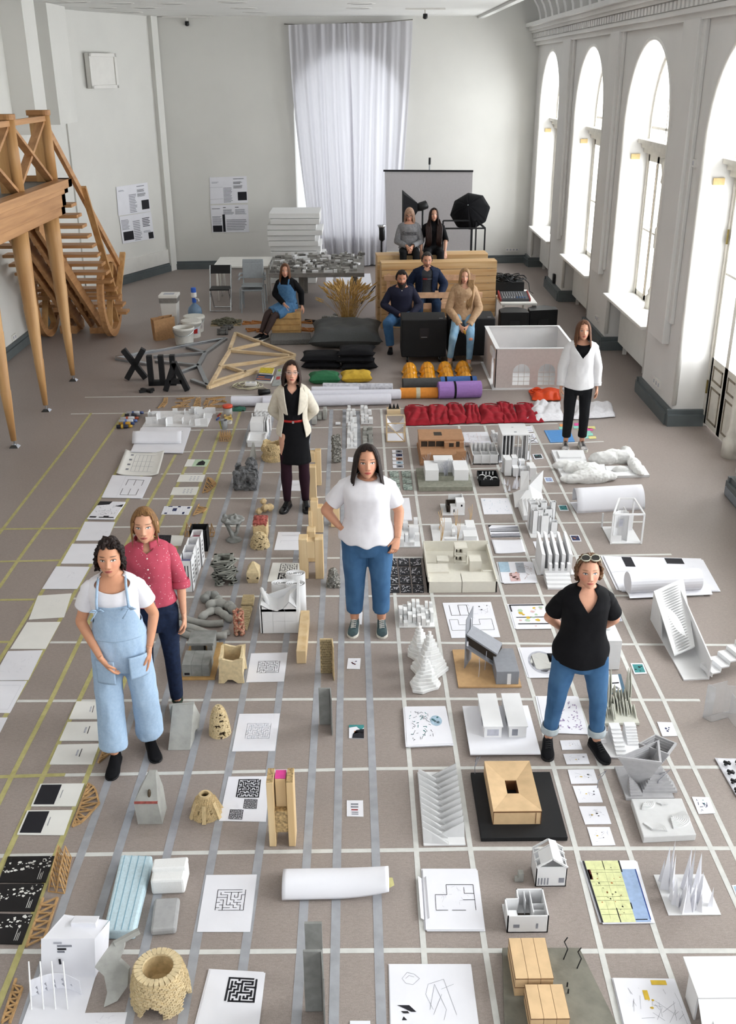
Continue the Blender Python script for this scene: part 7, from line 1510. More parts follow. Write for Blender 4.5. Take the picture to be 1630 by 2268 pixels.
# black box and white slotted boxes
t,hx,hy=mdl('black_box','open black card box behind the white slotted boxes',434,460,1222,1206); h=hgt(447,1222,1176)
BK=M('card_black','0f1013',rough=.7)
for s,(x0,x1,y0,y1) in enumerate(((-hx-.05,hx,-hy,-hy+.008),(-hx-.05,hx,hy-.008,hy),(-hx-.05,-hx-.042,-hy,hy),(hx-.008,hx,-hy,hy))): pt(t,'panel',BK,lambda m:m.bx(x0,x1,y0,y1,0,h))
WB=[(427,449,1254,1188,'rose lined white slotted box, farthest of four'),(417,440,1272,1206,'grey lined white slotted box, third nearest of four'),(410,434,1292,1222,'plain white slotted box, second nearest of four'),(402,429,1309,1241,'white box with long slots and lilac lining, nearest of four')]
for i,(l,r,b,tp,lb) in enumerate(WB):
    t,hx,hy=mdl('slotted_box',lb,l,r,b,b-14); h=hgt((l+r)/2,b,tp); hy=.085
    lin_=M('lining_%d'%i,['b56f7d','c9c9d2','b9b9c6','8284b4'][i])
    for nm,(x0,x1,y0,y1) in (('back_panel',(-hx,hx,hy-.005,hy)),('left_panel',(-hx,-hx+.005,-hy,hy)),('right_panel',(hx-.005,hx,-hy,hy)),('front_panel',(-hx,hx,-hy,-hy+.005))): pt(t,nm,'card_white',lambda m:m.bx(x0,x1,y0,y1,0,h))
    pt(t,'lining',lin_,lambda m:m.bx(-hx+.006,hx-.006,-hy+.006,hy-.006,h*.4,h*.82))
    for k in range(3 if i==3 else 0): pt(t,'slot','ink',lambda m:m.bx(-hx*.55+hx*.45*k,-hx*.55+hx*.45*k+.008,-hy-.0015,-hy,h*(.28-.06*k),h*.85))
    for k in range(5): pt(t,'side_slot','ink',lambda m:m.bx(hx,hx+.0015,-hy*.3,hy*.2,h*(.2+.13*k),h*(.25+.13*k)))
# twisted concrete tower
q=F(496,1298); t=thing('twisted_tower','grey concrete tower of twisted square layers with a door','model',(q.x,q.y+.09,0)); h=hgt(496,1290,1236); n=16
M('concrete_twist','8b8c84',rough=.9,var=.15,scale=18,bump=.3)
for k in range(n):
    a=.55*sin(k*.85); s=.088+.009*sin(k*1.7); z0,z1=h*k/n,h*(k+1)/n-.002; m=MB()
    for j in range(4):
        b=a+PI/2*j; c=Vc((s*.82*cos(b),s*.82*sin(b),(z0+z1)/2))
        if k<6 and j==3: 
            for e in (-1,1): m.box(c+Vc((-sin(b),cos(b),0))*(e*s*.72),(s*.4,s*.55,z1-z0),rz=b)
        else: m.box(c,(s*.4,s*2.02,z1-z0),rz=b)
    m.build('layer','concrete_twist',t,bev=.005)
# beige house
t,hx,hy=mdl('faceted_house','small beige faceted house with cut corners',547,574,1292,1274); h=hgt(560,1292,1270); ht=h*1.75
pt(t,'body','brick_cream',lambda m:m.loft([[(-hx*.8,-hy,0),(hx*.8,-hy,0),(hx,hy,0),(-hx*.9,hy,0)],[(-hx,-hy*1.1,h*.45),(hx,-hy*1.1,h*.45),(hx,hy,h*.45),(-hx,hy,h*.45)],[(-hx,-hy,h),(hx,-hy,h),(hx,hy,h),(-hx,hy,h)]])); pt(t,'roof','brick_cream',lambda m:m.loft([[(-hx,-hy,h),(hx,-hy,h),(hx,hy,h),(-hx,hy,h)],[(-.01,-.01,ht),(.01,-.01,ht),(.01,.01,ht),(-.01,.01,ht)]]))
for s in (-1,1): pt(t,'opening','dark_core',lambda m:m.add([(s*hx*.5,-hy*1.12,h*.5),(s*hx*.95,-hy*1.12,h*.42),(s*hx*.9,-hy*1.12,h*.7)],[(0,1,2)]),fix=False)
# concrete tubes and joints
def ctube(label,pts,r,z=0):
    P=[F(*p)+Vc((0,0,r+z)) for p in pts]; c=sum(P,Vc())/len(P); t=thing('concrete_tube',label,'tube',(c.x,c.y,z)); pp=[Vc(p) for p in cr_([tuple(x) for x in P],5)]; pt(t,'tube','concrete_pale',lambda m:m.tube(pp,r,14),world=1,smooth=1)
    pt(t,'collar','concrete',lambda m:m.tube([pp[2],pp[3]],r*1.06,14),world=1)
ctube('upper curved grey concrete tube beside the pink woman\'s hand',[(400,1370),(420,1380),(460,1388),(495,1386)],.030); ctube('middle long curved grey concrete tube',[(398,1385),(425,1405),(470,1416),(508,1405)],.026); ctube('front long curved grey concrete tube',[(396,1395),(430,1402),(470,1417),(503,1418)],.030,.02); ctube('short curved grey concrete tube behind the grey house model',[(395,1402),(415,1412),(440,1418)],.028)
for lb,pts,r in (('dark grey concrete elbow joint behind the pile',[(452,1338),(458,1330),(472,1326),(484,1336)],.042),('thick grey concrete joint in the middle of the pile',[(460,1352),(480,1346),(505,1350),(515,1358)],.045),('three-armed grey concrete joint at the front of the pile',[(444,1378),(460,1365),(480,1360),(495,1368),(508,1378)],.036)):
    P=[F(*p)+Vc((0,0,r)) for p in pts]; c=sum(P,Vc())/len(P); t=thing('concrete_joint',lb,'joint',(c.x,c.y,0)); pp=[Vc(p) for p in cr_([tuple(x) for x in P],5)]; pt(t,'joint','concrete' if 'dark' in lb else 'concrete_pale',lambda m:m.tube(pp,[r*(.75+.3*abs(sin(i*.7))) for i in range(len(pp))],16),world=1,smooth=1); pt(t,'end_ball','concrete_pale',lambda m:m.sph(pp[-1],r*.95,14,10),world=1,smooth=1)
# lattices
for lb,pts,n,k in (('upper small beige lattice pad',[(535,1343),(560,1344),(563,1324),(539,1324)],7,6),('middle small beige lattice pad with knobs',[(532,1367),(552,1371),(558,1350),(535,1350)],6,6),('lower small beige lattice pad beside the red braid',[(538,1392),(546,1397),(553,1374),(538,1374)],6,4)):
    q=[F(*p) for p in pts]; g=uvq(q); c=g(.5,.5); t=thing('lattice_pad',lb,'model',(c.x,c.y,.0022)); 
    for i in range(k+1): pt(t,'bar','brick_cream',lambda m:m.bar(g(i/k,0)+Vc((0,0,.01)),g(i/k,1)+Vc((0,0,.01)),.012,.014),world=1)
    for j in range(n+1): pt(t,'cross_bar','brick_cream',lambda m:m.bar(g(0,j/n)+Vc((0,0,.024)),g(1,j/n)+Vc((0,0,.024)),.012,.014),world=1)
q=F(530,1410); t=thing('red_braid','upright red and cream braided column','model',(q.x,q.y+.03,0)); h=hgt(530,1412,1360)
for k in range(6):
    a0=PI/3*k; pt(t,'strand',M('braid_red','9c4038',rough=.7,var=.35,scale=60,col2='d0b898'),lambda m:m.tube([(.035*cos(a0+i*.45*(1 if k%2 else -1)),.035*sin(a0+i*.45*(1 if k%2 else -1)),.01+h*i/10) for i in range(11)],.015,7),smooth=1)
# white castle
t,hx,hy=mdl('paper_castle','white paper castle model with jagged roof line and rolled towers',580,658,1403,1372); h=hgt(620,1403,1350)
for r_ in range(2):
    for c in range(3): pt(t,'panel','card_white',lambda m:m.bx(-hx+2*hx*c/3+.0006,-hx+2*hx*(c+1)/3-.0006,-hy,-hy+.01,h*r_*.5+.0006,h*(r_+1)*.5-.0006))
pt(t,'right_wall','card_white',lambda m:m.hexa([(hx,-hy,0),(hx+.02,-hy,0),(hx+.02,hy,0),(hx,hy,0)],[(hx,-hy,h*1.0),(hx+.02,-hy,h*1.0),(hx+.02,hy,h*1.75),(hx,hy,h*1.75)]))
pt(t,'left_wall','card_white',lambda m:m.hexa([(-hx-.01,-hy,0),(-hx+.01,-hy,0),(-hx+.01,hy,0),(-hx-.01,hy,0)],[(-hx-.01,-hy,h*1.15),(-hx+.01,-hy,h*1.15),(-hx+.03,hy,h*1.2),(-hx-.01,hy,h*1.2)])); pt(t,'back_wall','card_white',lambda m:m.hexa([(-hx,hy-.01,0),(hx,hy-.01,0),(hx,hy,0),(-hx,hy,0)],[(-hx,hy-.01,h*1.0),(hx,hy-.01,h*1.5),(hx,hy,h*1.5),(-hx,hy,h*1.0)]))
pt(t,'valley_roof','card_white',lambda m:m.loft([[(-hx,y,h*1.18),(-hx*.5,y,h*.98),(-hx*.1,y,h*.9),(hx*.25,y,h*1.02),(hx*.6,y,h*1.3),(hx,y,h*(1.05+.3*(y>0)))] for y in (-hy,0,hy)],cap=False,closed=False),sol=.008)
pt(t,'gable','card_white',lambda m:m.ext([(-hx,-hy,h*.9),(hx,-hy,h*.9),(hx,-hy,h*1.05),(hx*.6,-hy,h*1.3),(hx*.25,-hy,h*1.02),(-hx*.1,-hy,h*.91),(-hx*.5,-hy,h*.98),(-hx,-hy,h*1.18)],(0,.008,0))); pt(t,'leaf_fin','card_white',lambda m:m.box((-hx*.78,-hy*.1,h*1.25),(.03,.09,h*.75),ry=R(-20),rz=.2),bev=.014)
for x,y,r_,hh in ((hx*.15,hy+.18,.095,h*1.15),(hx*.85,hy+.10,.085,h*1.3),(hx*.75,hy+.32,.085,h*1.25)):
    pt(t,'rolled_tower','card_white',lambda m:m.loft([[(x+r_*cos(2*PI*k/24)*(1.2 if x<hx*.3 else 1),y+r_*.7*sin(2*PI*k/24),z) for k in range(24)] for z in (0,hh)],cap=False),sol=.006,smooth=1); pt(t,'rolled_tower_core','card_white',lambda m:m.tube([(x+r_*(.9-.1*k/5)*cos(k*.6)*(1.15 if x<hx*.3 else 1),y+r_*.65*(.9-.1*k/5)*sin(k*.6),hh-.005) for k in range(34)],.005,4))
# grey house model on board
t,hx,hy=mdl('concrete_house','grey concrete house model in two blocks on a wooden board',399,476,1507,1428); pt(t,'board','ply_layer',lambda m:m.bx(-hx,hx,-hy,hy,0,.02)); 
y0,y1=-hy*.92,-hy*.12; pt(t,'front_block','concrete',lambda m:[m.bx(-hx*.88,-hx*.35,y0,y1,.02,.13),m.bx(hx*.25,hx*.7,y0,y1,.02,.13),m.bx(-hx*.35,hx*.25,y0,y0+.12,.02,.13),m.bx(-hx*.35,hx*.25,y1-.1,y1,.02,.13)],bev=.004); pt(t,'slot','ink',lambda m:m.bx(-hx*.75,-hx*.45,y0-.002,y0,.035,.055))
y0,y1=hy*.05,hy*.9; pt(t,'rear_walls','concrete',lambda m:[m.bx(-hx*.7,hx*.05,y0+.06,y0+.16,.02,.12),m.bx(hx*.3,hx*.62,y0+.02,y1,.02,.13),m.bx(-hx*.3,hx*.1,y0,y0+.1,.02,.05),m.bx(-hx*.7,-hx*.5,y0-.02,y0+.06,.02,.07)]); pt(t,'roof_slab','concrete',lambda m:m.bx(-hx*.85,hx*.68,y0+.02,y1,.13,.155),bev=.003)
# beige box model
t,hx,hy=mdl('beige_box','beige open box model with arched foot and ragged rim',484,541,1514,1480); h=hgt(512,1514,1462)
prf=[(-hx,0),(-hx*.55,0),(-hx*.25,h*.15),(hx*.1,h*.15),(hx*.5,0),(hx,0),(hx*.9,h*.5),(hx,h),(hx*.5,h*.97),(hx*.2,h*.92),(-hx*.2,h*.96),(-hx*.6,h*1.02),(-hx*.85,h),(-hx*.9,h*.5)]
pt(t,'front_wall','brick_cream',lambda m:m.ext([(x,-hy,z) for x,z in prf],(0,.02,0))); pt(t,'back_wall','brick_cream',lambda m:m.ext([(x,hy-.02,z*1.04) for x,z in prf],(0,.02,0)))
for s in (-1,1): pt(t,'side_wall','brick_cream',lambda m:m.ext([(s*hx*.9,y,z) for y,z in ((-hy+.021,.0),(-hy*.3,h*.2),(hy*.3,h*.2),(hy-.021,0),(hy-.021,h*1.05),(0,h*.93),(-hy+.021,h))],(-s*.02,0,0)))
pt(t,'floor_plate','ply_layer',lambda m:m.bx(-hx*.88,hx*.88,-hy+.02,hy-.02,h*.25,h*.3))
# brick panel and folded plates
def vplate(name,label,l,r,b,tp,dd,mat,extra=None):
    q=F(l,b); e=F(r,b); h=hgt((l+r)/2,b,tp); w=e.x-q.x; t=thing(name,label,'model',((q.x+e.x)/2,q.y+dd,.0022)); pt(t,'face_plate',mat,lambda m:m.box((-w*.1,0,h/2),(w*.8,.016,h),rz=R(0)),bev=.003); pt(t,'edge_plate',mat,lambda m:m.hexa([(w*.3,-.0,0),(w*.45,-dd,0),(w*.5,-dd,0),(w*.38,.01,0)],[(w*.3,-.0,h),(w*.45,-dd,h*.97),(w*.5,-dd,h*.97),(w*.38,.01,h)])); return t,w,h
M('panel_brickish','a99874',rough=.9,var=.2,scale=60,bump=.3)
t,w,h=vplate('brick_patterned_slab','small upright brick-patterned panel right of the timber beam',709,741,1508,1433,.12,'brick_beige')
for i in range(14):
    for j in range(5): pt(t,'brick','panel_brickish',lambda m:m.box((-w*.46+w*.145*j+(.01 if i%2 else 0)+w*.05,-.012,h*(i+.5)/14),(w*.13,.012,h/14*.86)))
vplate('folded_plate','thin grey folded plate standing on the tape grid',706,737,1630,1549,.14,'concrete'); t,w,h=vplate('grey_plate_box','tall grey cardboard plates standing at the bottom edge',673,722,2300,2165,.16,'concrete'); pt(t,'rear_plate','concrete',lambda m:m.box((-w*.1,.16,h*.52),(w*.8,.016,h*1.04)))
# grey wedge house
t,hx,hy=mdl('wedge_house','pale grey concrete house with steep slanted front',371,426,1662,1612); h=hgt(400,1650,1588); pt(t,'slant_front','concrete_pale',lambda m:m.hexa([(-hx*.95,-hy,0),(hx*.75,-hy,0),(hx*.75,-hy+.03,0),(-hx*.95,-hy+.03,0)],[(-hx*.75,hy*.55,h),(hx*.95,hy*.55,h),(hx*.95,hy*.7,h),(-hx*.75,hy*.7,h)])); pt(t,'back_plate','concrete_pale',lambda m:m.hexa([(-hx*1.0,hy*.5,0),(hx,hy*.7,0),(hx,hy*.8,0),(-hx*1.0,hy*.6,0)],[(-hx*1.05,hy*.5,h*1.02),(hx*.95,hy*.7,h*1.02),(hx*.95,hy*.8,h*1.02),(-hx*1.05,hy*.6,h*1.02)])); pt(t,'gable_side','concrete_pale',lambda m:m.ext([(hx*.8,-hy,0),(hx*.95,hy*.0,0),(hx*1.0,hy*.1,h*.25),(hx*1.25,hy*.5,h*.2),(hx*1.3,hy*.9,h*.5),(hx*.95,hy*.7,h*1.02)],(-.02,0,0)))
# perforated cone
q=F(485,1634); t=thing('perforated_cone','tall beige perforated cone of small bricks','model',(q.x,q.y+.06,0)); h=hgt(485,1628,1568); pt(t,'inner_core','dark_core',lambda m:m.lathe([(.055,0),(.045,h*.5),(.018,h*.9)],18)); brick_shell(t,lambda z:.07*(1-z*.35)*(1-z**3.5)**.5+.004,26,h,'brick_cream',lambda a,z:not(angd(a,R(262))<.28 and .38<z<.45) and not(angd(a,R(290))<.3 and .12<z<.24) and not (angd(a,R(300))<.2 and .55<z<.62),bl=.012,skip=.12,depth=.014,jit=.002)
# concrete spire, dome, timber tower
t,hx,hy=mdl('concrete_spire','pale concrete spire with a dark slit in its slope',304,360,1826,1790); h1=hgt(332,1826,1778); h2=hgt(345,1800,1712); pt(t,'base_block','concrete_pale',lambda m:m.hexa([(-hx*.95,-hy,0),(hx,-hy,0),(hx,hy,0),(-hx*.95,hy,0)],[(-hx*1.05,-hy,h1),(hx*.8,-hy,h1),(hx*.9,hy,h1),(-hx*.95,hy,h1)])); pt(t,'spire','concrete_pale',lambda m:m.hexa([(-hx*1.05,-hy,h1),(hx*.8,-hy,h1),(hx*.9,hy,h1),(-hx*.95,hy,h1)],[(-hx*.0,hy*.5,h2),(hx*.55,hy*.5,h2),(hx*.6,hy*.8,h2),(0,hy*.8,h2)])); pt(t,'slit','dark_core',lambda m:m.sph((hx*.12,-hy*.52,h1+(h2-h1)*.25),(.012,.02,.035),10,8)); pt(t,'joint','red_crust',lambda m:m.bx(-hx*1.02,hx*.8,-hy-.004,-hy+.01,h1-.008,h1+.006))
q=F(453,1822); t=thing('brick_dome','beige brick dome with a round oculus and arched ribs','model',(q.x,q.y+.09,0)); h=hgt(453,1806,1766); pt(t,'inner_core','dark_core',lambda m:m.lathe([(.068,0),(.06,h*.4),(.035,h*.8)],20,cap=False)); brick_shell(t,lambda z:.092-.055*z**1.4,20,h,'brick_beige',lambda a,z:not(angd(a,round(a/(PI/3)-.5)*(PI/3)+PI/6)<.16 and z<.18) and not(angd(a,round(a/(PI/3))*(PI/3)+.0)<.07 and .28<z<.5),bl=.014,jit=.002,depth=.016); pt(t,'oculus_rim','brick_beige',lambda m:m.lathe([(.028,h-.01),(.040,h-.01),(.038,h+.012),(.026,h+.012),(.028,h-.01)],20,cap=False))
for k in range(6): a=PI/3*k+PI/6; pt(t,'buttress','brick_beige',lambda m:m.bar((.105*cos(a),.105*sin(a),0),(.06*cos(a),.06*sin(a),h*.75),.026,.022))
a,b=F(597,1876),F(655,1874); w=b.x-a.x; t=thing('timber_tower','tall timber tower of two posts and a beam with pink note','sculpture',((a.x+b.x)/2,a.y+.05,.0022)); h=hgt(626,1875,1734)
for s in (-1,1): pt(t,'post','timber',lambda m:m.bx(s*w/2-(w*.26 if s>0 else 0),s*w/2+(0 if s>0 else w*.26),-.05,.09,0,h),bev=.003); pt(t,'post_end','timber_end',lambda m:m.bx(s*w/2-(w*.25 if s>0 else -.002),s*w/2+(-.002 if s>0 else w*.25),-.048,.088,h,h+.002))
pt(t,'cross_block','timber_end',lambda m:m.bx(-w*.24,w*.24,-.045,.09,h*.22,h*.55),bev=.003); pt(t,'upper_beam','timber',lambda m:m.bx(-w*.2,w*.2,-.0,.09,h*.55,h*.97),bev=.003)
m=MB(); m.bx(t.location.x-w*.2,t.location.x+w*.2,t.location.y+.005,t.location.y+.085,h*.97+.004,h*.97+.007); tag(m.build('sticky_note',M('note_pink','e0489a',rough=.6)),'bright pink sticky note on top of the timber tower','note')
# foam blocks
M('foam_blue','c3d9e2',rough=.9,var=.05,scale=60,bump=.1); M('foam_grey','a6a6a6',rough=.95,var=.04,scale=30)
q=[F(231,2082),F(300,2082),F(340,1914),F(270,1912)]; t=thing('blue_foam','long pale blue foam slab with grooves','foam block',q[0]); pt(t,'slab','foam_blue',lambda m:m.hexa(q,[p+Vc((0,0,.07)) for p in q]),world=1,bev=.012); g=uvq([p+Vc((0,0,.0705)) for p in q])
for k in range(4): pt(t,'groove',M('groove_blue','86aec0'),lambda m:m.bar(g(.14+.22*k,.01),g(.14+.22*k,.99),.005,.001),world=1)
q=[F(336,1983),F(410,1980),F(421,1935),F(345,1940)]; t=thing('white_foam_block','white foam block with a step across its top','foam block',q[0]); pt(t,'block','foam_white',lambda m:m.hexa(q,[p+Vc((0,0,.11)) for p in q]),world=1,bev=.015); q2=[q[0].lerp(q[3],.45),q[1].lerp(q[2],.45),q[2],q[3]]; pt(t,'raised_half','foam_white',lambda m:m.hexa([p+Vc((0,0,.1)) for p in q2],[p+Vc((0,0,.135)) for p in q2]),world=1,bev=.01)
q=[F(334,2075),F(391,2070),F(400,2000),F(343,2003)]; m=MB(); m.hexa(q,[p+Vc((0,0,.05)) for p in q]); tag(m.build('grey_foam_block','foam_grey',bev=.015),'plain grey foam block below the white foam block','foam block')
# folded paper model, curved plaster, woven vessel at the bottom left
q=F(110,2290); t=thing('folded_paper_model','folded white paper model with printed bars and pierced screen','model',(q.x,q.y+.2,.0022)); W_=(F(165,2290).x-F(35,2290).x)/2; h=.165
pt(t,'back_panel','paper',lambda m:m.hexa([(-W_*.95,.14,0),(W_*1.0,.14,0),(W_*1.0,.145,0),(-W_*.95,.145,0)],[(-W_*.95,.22,h*1.15),(W_*.98,.22,h*1.15),(W_*.98,.225,h*1.15),(-W_*.95,.225,h*1.15)])); 
for k,(u0,u1,v) in enumerate(((.25,.4,.9),(.32,.58,.82),(.32,.48,.74),(.32,.45,.67))): pt(t,'printed_bar',['ink_light','ink_grey','ink','ink_grey'][k],lambda m:m.hexa([(-W_+2*W_*u0,.139+.08*v-.002,h*1.15*v-.006),(-W_+2*W_*u1,.139+.08*v-.002,h*1.15*v-.006),(-W_+2*W_*u1,.137+.08*v,h*1.15*v+.006),(-W_+2*W_*u0,.137+.08*v,h*1.15*v+.006)],[(-W_+2*W_*u0,.14+.08*v,h*1.15*v-.006),(-W_+2*W_*u1,.14+.08*v,h*1.15*v-.006),(-W_+2*W_*u1,.139+.08*v,h*1.15*v+.006),(-W_+2*W_*u0,.139+.08*v,h*1.15*v+.006)]))
pt(t,'printed_column','ink',lambda m:m.bx(-W_*.3,-W_*.22,.165,.168,h*.4,h*.62))
pt(t,'top_flap','paper',lambda m:m.hexa([(-W_*.9,.22,h*1.15),(W_*1.0,.22,h*1.15),(W_*1.25,.36,h*1.05),(-W_*.4,.38,h*1.2)],[(-W_*.9,.22,h*1.155),(W_*1.0,.22,h*1.155),(W_*1.25,.36,h*1.055),(-W_*.4,.38,h*1.205)])); pt(t,'raised_tab','paper',lambda m:m.hexa([(.0,.3,h*1.15),(W_*.9,.3,h*1.12),(W_*.9,.38,h*1.12),(0,.38,h*1.15)],[(.0,.3,h*1.32),(W_*.9,.3,h*1.3),(W_*.9,.305,h*1.3),(0,.305,h*1.32)]))
pt(t,'side_panel','paper',lambda m:m.hexa([(W_*1.0,.14,0),(W_*1.2,.3,0),(W_*1.205,.3,0),(W_*1.005,.14,0)],[(W_*.98,.22,h*1.15),(W_*1.3,.36,h*1.05),(W_*1.305,.36,h*1.05),(W_*.985,.22,h*1.15)]))
pt(t,'pierced_screen','paper',lambda m:m.grid(12,8,lambda u,v:(-W_*1.05+W_*1.75*u,.02+.05*sin(u*3),h*.02+h*.68*v*(1-.12*u))),sol=.002)
for k in range(9): pt(t,'cut_tab','ink_light',lambda m:m.add([(-W_*.85+W_*.27*(k%5)+.0,.012+.05*sin((k%5)*.45),h*(.25+.2*(k//5))),(-W_*.72+W_*.27*(k%5),.0+.05*sin((k%5)*.45),h*(.22+.2*(k//5))),(-W_*.76+W_*.27*(k%5),.008+.05*sin((k%5)*.45),h*(.36+.2*(k//5)))],[(0,1,2)]),fix=False)
for k in range(4): pt(t,'thin_rod','card_white',lambda m:m.tube([(-W_*.9+W_*.42*k,-.06,.0),(-W_*1.05+W_*.40*k,.06,h*1.25)],.004,6))
pt(t,'base_sheet','paper',lambda m:m.bx(-W_*1.05,W_,-.15,.3,0,.003))
q=F(236,2232); t=thing('plaster_shell','thin curved pale plaster shell standing on edge','model',(q.x,q.y,.0022)); h=hgt(236,2215,2110)*.72
prf=[(0,0,0),(.03,.05,h*.2),(.02,.10,h*.45),(-.03,.12,h*.62),(.0,.16,h*.8),(.02,.2,h*.95)]
pt(t,'shell','concrete_pale',lambda m:m.loft([[(x-.015-.03*sin(PI*i/5),y,z),(x+.05+.03*sin(PI*i/5),y+.03,z+.01),(x+.055+.03*sin(PI*i/5),y+.05,z+.01),(x-.01-.03*sin(PI*i/5),y+.02,z)] for i,(x,y,z) in enumerate(prf)]),smooth=False); pt(t,'arm','concrete_pale',lambda m:m.bar((.02,.2,h*.93),(.14,.26,h*1.05),.02,.03))
q=F(348,2250); t=thing('woven_vessel','large beige woven brick vessel with round mouth and arched feet','model',(q.x,q.y+.12,0)); h=hgt(348,2222,2160)
brick_shell(t,lambda z:.142-.03*z+.008*sin(z*3),24,h,'brick_cream',lambda a,z:not((angd(a,R(262))<.42*math.sqrt(max(0,1-(z/.42)**2)) and z<.42) or (angd(a,R(345))<.36*math.sqrt(max(0,1-(z/.36)**2)) and z<.36) or (angd(a,R(120))<.4 and z<.36)),bl=.022,jit=.006,depth=.022)
for k in range(26):
    a=2*PI*k/26; pt(t,'rim_brick','brick_cream',lambda m:m.box((.10*cos(a),.10*sin(a),h+.006),(.042,.023,.014),rz=a))
pt(t,'inner_wall','brick_beige',lambda m:m.lathe([(.09,h),(.084,h*.6),(.07,h*.42)],24,cap=False),smooth=1); pt(t,'inner_floor','brick_beige',lambda m:m.lathe([(.07,h*.42),(.001,h*.42)],24,cap=False))
# ================================================================ models on the grid, right half
CW='card_white'; M('model_white','e9e9ea',rough=.7,var=.01)
def bxs(t,name,mat,L,**k):
    for c in L: pt(t,name,mat,lambda m:m.bx(*c),**k)
def walls(t,hx,hy,h,mat=CW,th=.008,z0=0,name='wall',sides='fblr',hh=None):
    d={'f':(-hx,hx,-hy,-hy+th),'b':(-hx,hx,hy-th,hy),'l':(-hx,-hx+th,-hy,hy),'r':(hx-th,hx,-hy,hy)}
    for s in sides: pt(t,name,mat,lambda m:m.bx(*d[s],z0,(hh or {}).get(s,h)))
def field(label,l,r,b,t_,n,m_,hm,seed,mat=CW,name='block_model',fill=.8,base=True):
    t,hx,hy=mdl(name,label,l,r,b,t_); rr=random.Random(seed)
    if base: pt(t,'base',mat,lambda m:m.bx(-hx,hx,-hy,hy,0,.012))
    for i in range(n):
        for j in range(m_):
            if rr.random()>fill: continue
            w,d=hx/n*rr.uniform(.6,1),hy/m_*rr.uniform(.6,1); cx=-hx+hx*(2*i+1)/n; cy=-hy+hy*(2*j+1)/m_; pt(t,'block',mat,lambda m:m.bx(cx-w,cx+w,cy-d,cy+d,.01,.012+hm*rr.uniform(.3,1)))
    return t,hx,hy
field('cluster of small grey concrete cubes right of the blazer',690,724,942,912,3,3,.14,1,'concrete_pale',fill=.75,base=False); field('single tiny white block piece on the tape grid',743,754,944,938,1,1,.04,2,base=False,fill=2)
field('small white stepped block model, far left white column',768,788,921,912,2,2,.1,3); field('white stepped block model, second in far left white column',766,790,938,925,3,2,.09,4); field('long white relief strip, third in far left white column',768,791,994,942,3,6,.05,5)
field('white stepped block model, far right white column',798,823,920,911,3,2,.1,6); field('white stepped block model, second in far right white column',799,826,940,926,3,2,.1,7); field('long grey relief strip right of the white relief strip',803,827,998,950,2,7,.05,8,'concrete_pale')
M('tile_green','55645c',rough=.6,var=.5,scale=35,col2='b6c2ba'); M('tile_dark','3a3d46',rough=.6,scale=48,col2='c9ccd2')
def card(label,pts,pr,mat='paper',name='postcard',cat='card',th=.003,group=None): return sheet(label,pts,mat,pr,name=name,cat=cat,th=th,group=group)
for k in range(5):
    y=1004+8.3*k; card('narrow photo strip, %s from the top of the strip column'%['first','second','third','fourth','fifth'][k],[(869+k*.4,y),(892+k*.6,y),(891+k*.6,y-6.5),(868+k*.4,y-6.5)],[([rc(.35,.95,.1,.9)],['ink_grey','print_navy','print_brown','print_paleblue','ink_grey'][k]),([rc(.5,.8,.3,.7)],['ink','print_red','ink','ink_grey','ink'][k])])
gt='patterned grey-green tiles in pairs'
for c,(x,nm) in enumerate(((863,'left'),(890,'right'))):
    for k in range(3): x0=x+1.6*k; y=1057+14.5*k; card('grey-green patterned tile, %s column, %s of three'%(nm,['top','middle','bottom'][k]),[(x0+1,y),(x0+21,y),(x0+19,y-12),(x0-1,y-12)],[],'tile_green','patterned_tile','tile',.008,gt)
for c in range(3):
    for k in range(4): x0=854+27*c+2.0*k; y=1255+19.5*k; card('black and white patterned tile, %s column, %s of four'%(['left','middle','right'][c],['top','second','third','bottom'][k]),[(x0+1,y),(x0+25,y),(x0+24,y-17),(x0,y-17)],[(scrib(16,c*4+k,.05,.95,.05,.95,.05,.3),'paper')],M('tile_ink','23252e',rough=.6,var=.2,scale=30),'patterned_tile','tile',.006)
card('small white card left of the white tee woman\'s hair',[(770,1023),(783,1024),(783,1014),(771,1013)],[(scrib(5,2,.2,.8,.2,.8,.05,.3),'ink_light')])
sheet('white board half hidden by the white tee sleeve',[(893,1154),(913,1154),(906,1105),(888,1106)],th=.012)
# frame model with hanging net, black crown
t,hx,hy=mdl('hanging_model','thin wooden frame box with white paper catenary hanging inside',857,897,979,960); h=hgt(877,979,938)
for x in (-hx,hx):
    for y in (-hy,hy): pt(t,'post','pale_wood',lambda m:m.bar((x,y,0),(x,y,h),.012,.012))
for z in (.006,h):
    for a,b in (((-hx,-hy),(hx,-hy)),((hx,-hy),(hx,hy)),((hx,hy),(-hx,hy)),((-hx,hy),(-hx,-hy))): pt(t,'rail','pale_wood',lambda m:m.bar((*a,z),(*b,z),.012,.012))
pt(t,'diagonal','pale_wood',lambda m:m.bar((-hx,-hy,h),(hx,-hy,0),.01,.01)); pt(t,'floor_sheet','paper',lambda m:m.bx(-hx,hx,-hy,hy,0,.004)); pt(t,'paper_catenary','paper',lambda m:m.grid(12,6,lambda u,v:(-hx+2*hx*u,-hy*.8+1.6*hy*v,h-.11*sin(PI*u)-.01)),sol=.002,smooth=1)
t,hx,hy=mdl('jagged_model','small black jagged model on a wooden strip',857,887,918,909); pt(t,'strip','pale_wood',lambda m:m.bx(-hx,hx,-hy,hy,0,.05))
for k in range(3): pt(t,'spike',BK,lambda m:m.add([(-hx*.8+hx*.55*k,0,.05),(-hx*.2+hx*.55*k,0,.05),(-hx*.5+hx*.55*k,.02,.13),(-hx*.5+hx*.55*k,.05,.05)],[(0,1,2),(1,3,2),(3,0,2),(0,3,1)]))
